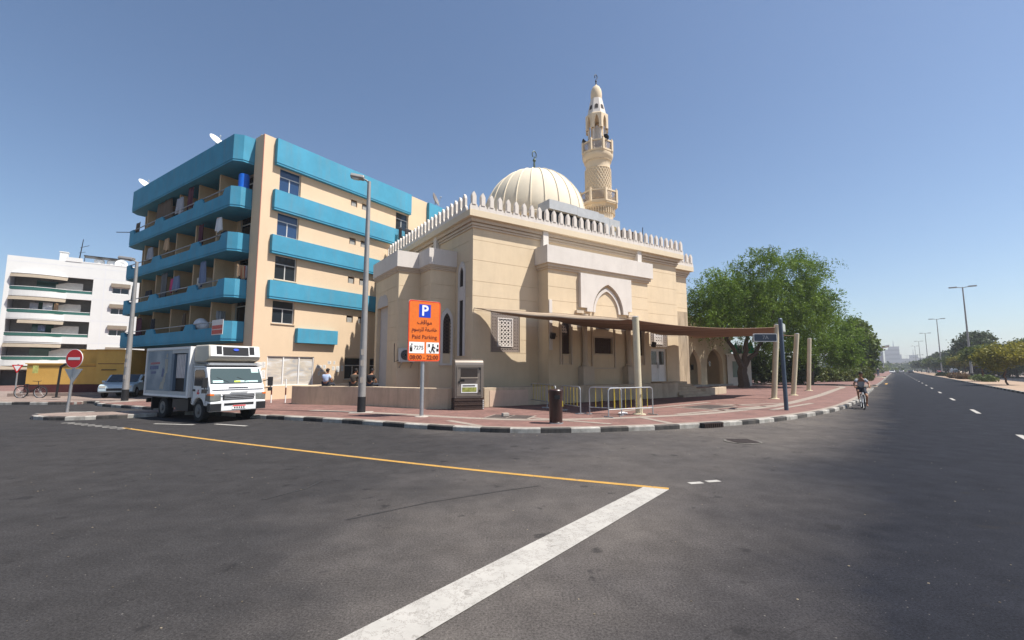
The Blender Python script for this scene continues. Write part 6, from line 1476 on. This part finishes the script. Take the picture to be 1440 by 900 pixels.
def person(lab,loc,rz,J,skinrad,shirt,pants,hm=M_HAIR,headc=None,tilt=0,yaw=0,s=1.,shoes=None):
    """J: joint dict; body = one continuous skinned mesh, clothes follow it as children"""
    t=thing('person',lab,'person',loc,rz)
    names=list(J.keys()); idx={k:i for i,k in enumerate(names)}
    E=[('pelvis','waist'),('waist','chest'),('chest','neck'),('neck','headb'),('chest','shL'),('shL','elL'),('elL','wrL'),('wrL','haL'),('chest','shR'),('shR','elR'),('elR','wrR'),('wrR','haR'),('pelvis','hiL'),('hiL','knL'),('knL','anL'),('anL','toL'),('pelvis','hiR'),('hiR','knR'),('knR','anR'),('anR','toR')]
    RD={'pelvis':.125,'waist':.12,'chest':.135,'neck':.055,'headb':.05,'shL':.062,'elL':.042,'wrL':.03,'haL':.034,'hiL':.088,'knL':.058,'anL':.036,'toL':.034}
    for k in list(RD):
        if k.endswith('L'): RD[k[:-1]+'R']=RD[k]
    body=skin('body',[J[k] for k in names],[(idx[a],idx[b]) for a,b in E],[RD[k]*s for k in names],M_SKIN,t,idx['pelvis'],1)
    def cover(nm,keys,edges,rad,m):
        V=[];ix={}
        for k,p in keys: ix[k]=len(V); V.append(p)
        return skin(nm,V,[(ix[a],ix[b]) for a,b in edges],[r*s for r in rad],m,t,0,1)
    def mid(a,b,f): return tuple(Vector(J[a]).lerp(Vector(J[b]),f))
    cover('shirt',[('p',mid('pelvis','waist',.25)),('w',J['waist']),('c',J['chest']),('n',mid('chest','neck',.55)),('sl',J['shL']),('el',mid('shL','elL',.6)),('sr',J['shR']),('er',mid('shR','elR',.6))],[('p','w'),('w','c'),('c','n'),('c','sl'),('sl','el'),('c','sr'),('sr','er')],[.15,.145,.158,.075,.082,.072,.082,.072],shirt)
    lf=.75 if pants[1]=='short' else 1.
    end=('knL','knR') 
    if pants[1]=='short': L_=mid('hiL','knL',.8);R_=mid('hiR','knR',.8); extra=[]
    cover('trousers' if pants[1]!='short' else 'shorts',[('p',J['pelvis']),('hl',J['hiL']),('kl',mid('hiL','knL',.8) if pants[1]=='short' else J['knL']),('hr',J['hiR']),('kr',mid('hiR','knR',.8) if pants[1]=='short' else J['knR'])]+([] if pants[1]=='short' else [('al',mid('knL','anL',.92)),('ar',mid('knR','anR',.92))]),[('p','hl'),('hl','kl'),('p','hr'),('hr','kr')]+([] if pants[1]=='short' else [('kl','al'),('kr','ar')]),[.145,.108,.088,.108,.088]+([] if pants[1]=='short' else [.06,.06]),pants[0])
    hc=headc or tuple(Vector(J['headb'])+Vector((0,-.02,.09)))
    head(t,hc,s,yaw,hm,tilt)
    # hands: palm and five bent fingers
    for S_ in 'LR':
        w_=Vector(J['wr'+S_]);h_=Vector(J['ha'+S_]); d=(h_-w_).normalized(); side=d.cross(Vector((0,0,1))); side=side.normalized() if side.length>1e-3 else Vector((1,0,0)); up=side.cross(d)
        mb=MB()
        for k,(o_,ln) in enumerate(((-.030,.062),(-.010,.075),(.010,.07),(.029,.055))):
            a=h_+side*o_*s; mb.tube([a,a+d*ln*.5*s-up*.008,a+d*ln*.8*s-up*.034*s,a+d*ln*.7*s-up*.058*s],[.0095*s,.009*s,.008*s,.007*s],6)
        a=w_.lerp(h_,.55)+side*(-.035)*s; mb.tube([a,a+(d*.4-side*.8)*.03*s,a+(d*.9-side*.45-up*.5)*.058*s],[.011*s,.010*s,.008*s],6)
        mb.build('fingers',M_SKIN,t,smooth=True)
    if shoes:
        for S_ in 'LR':
            a=Vector(J['an'+S_]);b=Vector(J['to'+S_]); d=(b-a); mb=MB(Matrix.Translation(a.lerp(b,.55)+Vector((0,0,-.015)))@Matrix.Rotation(math.atan2(d.y,d.x)-0,4,'Z')); mb.sph((0,0,0),(.13*s,.05*s,.045*s),12,8); mb.build('shoe',shoes,t,smooth=True)
    return t
# cyclist: rides facing local +x of the bike; person frame faces -y
def cyc():
    # local frame: x right as seen by the viewer, -y towards the viewer; bike centre at origin
    J={'pelvis':(0,.26,.95),'waist':(0,.17,1.12),'chest':(.0,.02,1.33),'neck':(0,-.08,1.47),'headb':(0,-.12,1.53),
       'shL':(.17,-.02,1.38),'elL':(.30,-.14,1.18),'wrL':(.27,-.30,1.07),'haL':(.27,-.37,1.06),
       'shR':(-.17,-.02,1.38),'elR':(-.30,-.14,1.18),'wrR':(-.27,-.30,1.07),'haR':(-.27,-.37,1.06),
       'hiL':(.10,.22,.92),'knL':(.17,-.14,.60),'anL':(.16,.06,.19),'toL':(.18,-.13,.13),
       'hiR':(-.10,.22,.92),'knR':(-.17,-.20,.86),'anR':(-.14,.0,.50),'toR':(-.16,-.17,.46)}
    return person('barefoot boy in grey T-shirt and dark shorts riding a bicycle towards the camera',CY,CRZ+PI/2,J,None,SHIRT_G,(SHORT_D,'short'),headc=(0,-.16,1.64),tilt=R(16),s=1.0)
tc_=cyc()
mb=MB(); mb.box(-.10,.10,-.185,-.175,1.2,1.32); 
# pedestrians beyond the lane, walking away
def walker(loc,lab,shirt,pants,s=1.08,hm=M_HAIR,rz=R(140)):
    J={'pelvis':(0,0,.95),'waist':(0,0,1.1),'chest':(0,-.01,1.33),'neck':(0,-.02,1.49),'headb':(0,-.03,1.55),'shL':(.18,0,1.40),'elL':(.23,.06,1.14),'wrL':(.23,-.03,.92),'haL':(.23,-.06,.85),'shR':(-.18,0,1.40),'elR':(-.23,-.03,1.14),'wrR':(-.22,-.12,.93),'haR':(-.22,-.15,.86),'hiL':(.09,0,.91),'knL':(.10,-.12,.50),'anL':(.10,-.10,.09),'toL':(.10,-.26,.04),'hiR':(-.09,0,.91),'knR':(-.10,.06,.50),'anR':(-.10,.24,.12),'toR':(-.10,.12,.04)}
    J={k:tuple(c*s for c in v) for k,v in J.items()}
    return person(lab,loc,rz,J,None,shirt,(pants,'long'),hm=hm,s=s,shoes=M_BLACK)
walker((82.0,104.0,.13),'pedestrian in a red shirt walking away on the far pavement',mat('shirt_red',(.5,.06,.03),.9),SHORT_D)
walker((83.1,104.0,.13),'pedestrian in dark blue clothes and a white cap on the far pavement',mat('shirt_navy',(.03,.05,.10),.9),mat('trousers_slate',(.10,.13,.17),.9),1.15,hm=M_SWHITE)
# people sitting on the low wall with their backs to the street
def sitter(loc,rz,lab,shirt,pants,lean=0.):
    J={'pelvis':(0,0,.13),'waist':(lean*.4,-.02,.28),'chest':(lean,-.07,.47),'neck':(lean*1.2,-.12,.60),'headb':(lean*1.3,-.15,.66),'shL':(.17+lean,-.06,.52),'elL':(.24+lean,-.16,.28),'wrL':(.14,-.32,.20),'haL':(.09,-.38,.19),'shR':(-.17+lean,-.06,.52),'elR':(-.24+lean,-.16,.28),'wrR':(-.14,-.32,.20),'haR':(-.09,-.38,.19),'hiL':(.10,-.05,.10),'knL':(.14,-.46,.10),'anL':(.14,-.48,-.32),'toL':(.14,-.62,-.36),'hiR':(-.10,-.05,.10),'knR':(-.14,-.46,.10),'anR':(-.14,-.46,-.32),'toR':(-.14,-.60,-.36)}
    return person(lab,loc,rz,J,None,shirt,(pants,'long'),tilt=R(12),shoes=M_BLACK)
sitter((-9.35,23.05,1.05),R(165),'seated man in light blue shirt on the low wall, back to the street',mat('shirt_light_blue',(.36,.44,.60),.9),SHORT_D,.03)
sitter((-7.85,22.70,1.05),R(170),'seated man in dark olive clothes on the low wall left of the street lamp',mat('shirt_olive_dark',(.055,.045,.035),.9),mat('trousers_dark',(.05,.045,.04),.9),-.03)
sitter((-6.95,22.45,1.05),R(160),'seated person in black on the low wall beside the street lamp pole',mat('shirt_black',(.015,.015,.018),.9),SHORT_D,.0)
# ================================================================== VEGETATION
LG=leafmat('ghaf_leaf',(.045,.088,.012),(.185,.285,.03),.36)
LG2=leafmat('ghaf_leaf_dark',(.055,.10,.012),(.20,.305,.03),.38)
LD=leafmat('glossy_dark_leaf',(.025,.055,.012),(.17,.22,.03),.3)
LY=leafmat('yellow_green_leaf',(.11,.12,.018),(.32,.28,.04),.4)
LM=leafmat('mid_green_leaf',(.05,.08,.02),(.14,.17,.04),.35)
LDD=leafmat('far_dark_leaf',(.03,.05,.022),(.085,.11,.04),.3)
LH=leafmat('hedge_leaf',(.035,.065,.015),(.15,.16,.03),.25)
LB=leafmat('dry_shrub_leaf',(.10,.05,.03),(.20,.13,.06),.25)
def pxblob(cx,cy,rx,ry,Y,depth=1.,n=100,j=0.):
    k=Y/640.
    return ((( cx-720)*k, Y+j, 1.9+(519-cy)*k*1.0),(rx*k,max(rx,ry)*k*depth,ry*k),n)
def fix(blobs,Y):
    # perspective of the tilted camera: small lift for things high in the frame
    return blobs
def tree(name,lab,base,trunk_r,forks,blobs,leaf,size,n_per,spread,lm,droop=0,strand=0.,asp=.45,group=None,cat='tree',seed=1,shell=.55,bark=M_TRUNK):
    t=thing(name,lab,cat,base,0,group); B0=Vector(base)
    mb=MB(); 
    for i,f in enumerate(forks):
        r0,r1=f[2],f[3]; crookedlimb(mb,Vector(f[0]),Vector(f[1]),r0,r1,seed*31+i,5,.05)
    mb.build('trunk',bark,t,smooth=True)
    S=blobseeds(blobs,seed,shell)-np.asarray(B0)
    V=leafcloud(S,size,n_per,spread,asp,droop,seed+5,strand)
    leafobj('crown',V,lm,t)
    return t
# big ghaf tree beside the annex
b0=(22.25,44.2,.13)
Yg=44.
bl=[pxblob(1020,412,38,30,Yg,.8,110),pxblob(1062,392,42,26,Yg,.8,105,1.5),pxblob(1108,388,42,26,Yg,.9,100,-1),pxblob(1148,404,24,24,Yg,.9,64,1),pxblob(1088,360,8,6,Yg,1,5),pxblob(1152,374,9,6,Yg,1,5),pxblob(1010,384,10,7,Yg,1,6),pxblob(998,436,24,22,Yg,.9,60),pxblob(985,418,12,14,Yg,1,18),pxblob(1075,425,56,34,Yg,.8,110,-1.5),pxblob(1130,432,38,30,Yg,.9,95),pxblob(1015,446,30,16,Yg,.9,50,-1),pxblob(1168,430,16,24,Yg,1,34),pxblob(1075,362,26,14,Yg,1,30),pxblob(1130,364,24,12,Yg,1,24),pxblob(1070,456,40,14,Yg,.9,44),pxblob(1110,470,40,20,Yg,.9,80,1),pxblob(1040,422,46,28,Yg+4,.7,260),pxblob(1095,422,54,34,Yg+4.5,.6,220),pxblob(1055,434,40,20,Yg+6.5,.6,170)]  # last three lobes: hidden foliage added behind to shade the annex
F0=[((0,0,-.1),(.1,.1,1.9),.55,.42),((.1,.1,1.8),(-1.2,.3,4.6),.30,.17),((.1,.1,1.8),(.5,-.3,4.8),.30,.18),((.1,.1,1.7),(2.1,.2,4.4),.28,.16),((-1.2,.3,4.5),(-2.6,0,7.6),.16,.05),((.5,-.3,4.8),(.9,.6,8.8),.17,.05),((2.1,.2,4.4),(4.6,.4,7.6),.15,.05),((2.1,.2,4.4),(3.2,-1,8.6),.13,.04),((-1.2,.3,4.6),(-.6,1.2,8.6),.13,.04),((-2.0,.2,6.2),(-4.2,.5,7.2),.07,.03)]
tree('ghaf_tree','largest feathery green tree with dark forked trunk beside the annex','x' and b0,.5,F0,bl,None,.125,76,(.30,.30,.28),LG,strand=1.45,droop=.3,asp=.30,seed=3,shell=.45)
# second, lower tree to the right
b1=(34.5,53.0,.13)
bl=[pxblob(1150,470,38,26,53,.8,110),pxblob(1178,456,20,16,53,.9,52,1),pxblob(1184,480,22,24,53,.9,90),pxblob(1132,482,32,18,53,.8,66,-1),pxblob(1162,490,34,16,53,.8,80),pxblob(1196,454,6,8,53,1,8),pxblob(1100,486,20,12,53,.9,24,1),pxblob(1182,497,16,11,53,1,30)]
F1=[((0,0,-.1),(.2,0,1.6),.3,.22),((.2,0,1.5),(1.6,.4,4.4),.16,.07),((.2,0,1.5),(-.9,0,4.2),.16,.07),((1.6,.4,4.4),(3.0,.2,6),.07,.03),((-.9,0,4.2),(-.4,.5,6.6),.07,.03)]
tree('ghaf_tree','lower feathery light green tree right of the largest one behind the hedge',b1,.3,F1,bl,None,.14,66,(.30,.30,.28),LG2,strand=1.2,droop=.2,asp=.3,seed=8,shell=.45)
# glossy bright tree near the road
b2=(56.5,74.5,.13)
bl=[pxblob(1198,486,20,24,74.5,1,60),pxblob(1210,470,12,13,74.5,1,34),pxblob(1205,457,7,6,74.5,1,12),pxblob(1217,490,9,15,74.5,1,34),pxblob(1192,510,22,13,74.5,1,50),pxblob(1212,512,11,10,74.5,1,34),pxblob(1221,474,5,5,74.5,1,12),pxblob(1223,496,5,5,74.5,1,10)]
tree('almond_tree','dark glossy tree with rounded bright leaf clumps near the far pavement',b2,.3,[((0,0,-.1),(.1,0,2.2),.25,.18),((.1,0,2.1),(.6,.2,5.5),.14,.05),((.1,0,2.1),(-1.2,0,4.6),.12,.05)],bl,None,.26,46,(.42,.42,.26),LD,asp=.75,seed=12,shell=.6)
# hedge and shrubs behind the lane
def hedgeobj(name,lab,p,q,w_,h_,lm,n,size,seed,cat='hedge',z=.13,group=None):
    p=Vector(p);q=Vector(q); c=(p+q)/2; t=thing(name,lab,cat,(c.x,c.y,z),0,group); g=np.random.default_rng(seed); L=(q-p).length; d=(q-p).normalized(); nrm=Vector((-d.y,d.x))
    u=g.uniform(-.5,.5,n)*L; v=g.uniform(-.5,.5,n)*w_; hh=h_*(.8+.2*np.sin(u*1.7+seed)+.12*g.normal(0,1,n)); zz_=hh*g.uniform(.05,1,n)**.6
    S=np.stack([d.x*u+nrm.x*v,d.y*u+nrm.y*v,zz_],1)
    leafobj('foliage',leafcloud(S,size,14,(.16,.16,.14),.6,0,seed),lm,t)
    mb=MB()
    for k in range(max(2,int(L/1.2))):
        a=p+(q-p)*((k+.5)/max(2,int(L/1.2)))-c; mb.tube([(a.x,a.y,0),(a.x+.05,a.y,h_*.7)],.03,5)
    mb.build('stems',M_TRUNK,t)
    return t
hedgeobj('hedge','clipped dark green hedge behind the narrow side lane',(30.5,58.5),(42.5,62.5),1.4,1.75,LH,900,.14,4)
hedgeobj('hedge','looser brownish green hedge between the dark tree and the cyclist',(43.2,63.2),(54.5,70),1.6,1.7,LH,700,.15,6)
hedgeobj('hedge','dark far hedge under the glossy tree along the pavement',(56,78),(74,97),1.6,2.0,LDD,500,.2,9)
hedgeobj('hedge','low hedge of mixed shrubs at the foot of the curved roof building',(84,118),(140,175),3,4.0,LM,700,.4,10)
hedgeobj('dark_shrub','dark shrub mass filling the gap under the largest tree',(27,52),(36,55),2.0,3.6,LDD,700,.2,14,'shrub')
# median: young trees, shrubs
tree('young_tree','young yellow-green tree nearest the camera on the median',(56.48,52.28,.12),.1,[((0,0,-.05),(-.25,.1,.9),.10,.08),((-.25,.1,.85),(-.1,0,2.0),.08,.06),((-.1,0,1.9),(.7,.2,3.4),.05,.02),((-.1,0,1.9),(-.9,.1,3.2),.05,.02),((-.1,0,1.9),(0,-.4,3.8),.05,.02)],[((56.2,52.3,3.4),(2.1,2.0,1.2),130),((57.9,52.5,3.7),(1.3,1.3,1.0),60),((55.0,52.2,2.6),(1.0,1.0,.8),40)],None,.13,50,(.26,.26,.22),LY,asp=.5,group='young trees on the median',seed=21,shell=.4,bark=M_TRUNKB)
tree('young_tree','young dark green tree second nearest on the median, right of the tall lamp',(69.5,67.6,.12),.1,[((0,0,-.05),(-.1,0,2.1),.10,.07),((-.1,0,2.0),(.6,0,3.6),.05,.02),((-.1,0,2.0),(-.8,0,3.6),.05,.02)],[((69.1,67.6,4.0),(1.9,1.8,1.15),120),((70.5,67.7,3.5),(1.1,1.1,.9),50)],None,.15,46,(.28,.28,.24),LM,asp=.5,group='young trees on the median',seed=22,shell=.4,bark=M_TRUNKB)
for i,(px,Y,rx,lab,lm) in enumerate(((1343,118,2.6,'round median tree standing left of the tall lamp pole',LM),(1352,104,2.1,'small bushy median tree touching the tall lamp pole',LY),(1329,150,3.0,'median tree right beside the second lamp pole',LDD),(1312,178,3.4,'spreading bright green median tree left of the second lamp',LM),(1300,220,3.6,'darker median tree left of the bright spreading one',LDD),(1287,300,4.2,'smallest far tree on the median near the road end',LM))):
    x=(px-720)/640*Y; h_=2.6+rx*.5
    tree('median_tree',lab,(x,Y,.12),.1,[((0,0,-.05),(.1,0,h_-.6),.14,.08),((.1,0,h_-.8),(1,0,h_+.4),.06,.03),((.1,0,h_-.8),(-1,.2,h_+.4),.06,.03)],[((x,Y,h_),(rx,rx,rx*.5),110),((x+rx*.5,Y,h_+.3),(rx*.6,rx*.6,rx*.4),50)],None,.22*Y/110,34,(.35,.35,.28),lm,asp=.6,group='trees along the median',seed=30+i,shell=.4)
protoS=None
g_=random.Random(5)
SL=['reddish dry shrub on the median beside the tall lamp']
k=0
for s in [94+5.2*i for i in range(16)]:
    b=-8.9-g_.uniform(0,1.6); x,y,_=RF.w(s,b)
    rr=g_.uniform(.8,1.25)
    if protoS is None or k%4==0:
        t=thing('median_shrub','low reddish brown shrub in the row along the median kerb','shrub',(x,y,.1),0,'dry shrubs along the median')
        S=blobseeds([((0,0,.35),(.95,.95,.45),60),((.5,.3,.3),(.6,.6,.35),25)],40+k,.3); leafobj('foliage',leafcloud(S,.13,16,(.14,.14,.12),.6,0,50+k),LB if k%3 else LM,t)
        mb=MB(); mb.tube([(0,0,-.05),(.1,0,.5)],.04,5); mb.tube([(0,0,0),(-.3,.1,.5)],.03,5); mb.build('stem',M_TRUNK,t); protoS=t
    else: dup(protoS,(x,y,.1),g_.uniform(0,6))
    k+=1
# trees across the road
for i,(px,Y,rx,rz_,zc,lab,lm) in enumerate(((1372,118,4.2,3.4,7.6,'tall dark tree rising behind the tall median lamp',LDD),(1360,122,3.6,2.6,5.4,'lower grey green tree left of the tall dark tree across the road',LDD),(1392,112,4.4,3.0,4.2,'dark tree filling the gap right of the tall dark tree across the road',LM),(1425,100,4.6,2.6,4.6,'dense dark tree behind the yellow-green young tree',LDD),(1452,96,4.4,3.2,4.6,'dark tree at the right edge across the road',LM),(1408,104,3.4,2.0,2.8,'low dark bush above the red parked car',LDD),(1382,110,2.6,1.5,2.6,'purplish dark bush behind the second young tree',leafmat('purple_leaf',(.05,.03,.035),(.10,.06,.06),.25)),(1336,190,6,4.0,5.0,'distant dark tree left of the tall median lamp',LDD),(1318,260,8,4,5.5,'far dark tree group member behind the second lamp',LDD),(1350,170,4.5,2.8,4.5,'far bushy tree behind the white van',LM))):
    x=(px-720)/640*Y
    tree('background_tree',lab,(x,Y,.0),.2,[((0,0,-.1),(0,0,zc-.8),.3,.2),((0,0,zc*.5),(rx*.5,0,zc+.5),.14,.05),((0,0,zc*.5),(-rx*.5,0,zc+.5),.14,.05)],[((x,Y,zc),(rx,rx,rz_),150),((x-rx*.45,Y,zc-.6),(rx*.6,rx*.6,rz_*.6),60),((x+rx*.5,Y-.5,zc-.4),(rx*.6,rx*.6,rz_*.65),60),((x+rx*.1,Y,zc+rz_*.7),(rx*.5,rx*.5,rz_*.45),50)],None,.27*Y/110,40,(.45,.45,.35),lm,asp=.6,group='trees across the road',seed=60+i,shell=.45)
# palm at the right edge
pt=thing('palm_tree','date palm crown rising at the right edge across the road','palm tree',(79.5,68,.1))
mb=MB(); mb.tube([(0,0,-.1),(.05,0,2),(0,.05,4.6)],[.3,.24,.22],10); mb.build('trunk',M_TRUNK,pt)
mb=MB(); g2=random.Random(3)
for k in range(34):
    a=g2.uniform(0,2*PI); e=g2.uniform(-.1,1.2); L_=g2.uniform(2.0,2.8); pts=[]
    for i in range(9):
        u=i/8; r_=L_*u*math.cos(e)*.95; z_=4.6+L_*(u*math.sin(e)-.75*u*u)
        pts.append(Vector((r_*math.cos(a),r_*math.sin(a),z_)))
    for i in range(1,9):
        p=pts[i];d=(pts[i]-pts[i-1]).normalized();s_=Vector((-math.sin(a),math.cos(a),0))
        for sg_ in (-1,1):
            for h2 in (0,.5):
                b_=p-d*h2*L_/8; tip=b_+s_*sg_*.42*(1.15-abs(i/8-.45))+d*.25+Vector((0,0,-.12)); mb.add([b_-d*.03,b_+d*.03,tip],[(0,1,2)])
    mb.tube(pts,[.035]*8+[.01],4)
mb.build('crown',mat('palm_green',(.055,.075,.03),.7,var=.3,scale=2),pt)
# wall and fence across the road
t=thing('far_boundary_wall','low pale wall across the road under the trees at right','wall',(*RF.w(60,-31)[:2],0),RF.rz)
mb=MB(); mb.box(-20,200,-.15,.15,0,1.5); mb.box(-20,200,-.2,.2,1.502,1.6); mb.build('wall_body',M_STUCCO_D,t)
# distant low vegetation closing the horizon
def massobj(name,lab,p,q,w_,h_,n,size,lm,seed):
    t=thing(name,lab,'trees',(0,0,0)); t['kind']='stuff'; g=np.random.default_rng(seed); u=g.uniform(0,1,n)[:,None]; p=np.asarray(p);q=np.asarray(q)
    S=p+(q-p)*u+g.normal(0,1,(n,2))*w_; hh=h_*(.55+.45*np.abs(np.sin(u[:,0]*37+seed)))*g.uniform(.05,1,n)
    leafobj('foliage',leafcloud(np.column_stack([S,hh]),size,14,(size*1.6,size*1.6,size*1.1),.7,0,seed),lm,t)
# far treelines each one mass
massobj('far_treeline','far-off line of green trees beyond the end of the road',(300,420),(560,520),10,7,700,1.1,LDD,71)
massobj('far_treeline','far-off line of trees right of the road behind the parking',(200,150),(420,330),8,8,900,1.0,LDD,72)
massobj('far_treeline','far line of shrubs left of the far road',(150,205),(330,420),6,4.5,500,.8,LM,73)

# ================================================================== haze
hz=bpy.data.materials.new('haze'); hz.use_nodes=True; n_=hz.node_tree; n_.nodes.clear()
om=n_.nodes.new('ShaderNodeOutputMaterial'); pv=n_.nodes.new('ShaderNodeVolumePrincipled'); pv.inputs['Color'].default_value=(.86,.89,.95,1); pv.inputs['Density'].default_value=HAZE; pv.inputs['Anisotropy'].default_value=.35
n_.links.new(pv.outputs[0],om.inputs['Volume'])
mb=MB(); mb.box(-1600,1600,-200,1600,-1.05,68); o=mb.build('haze',hz); o['kind']='stuff'; o['label']='thin pale haze hanging over the whole street and the far skyline'; o['category']='haze'
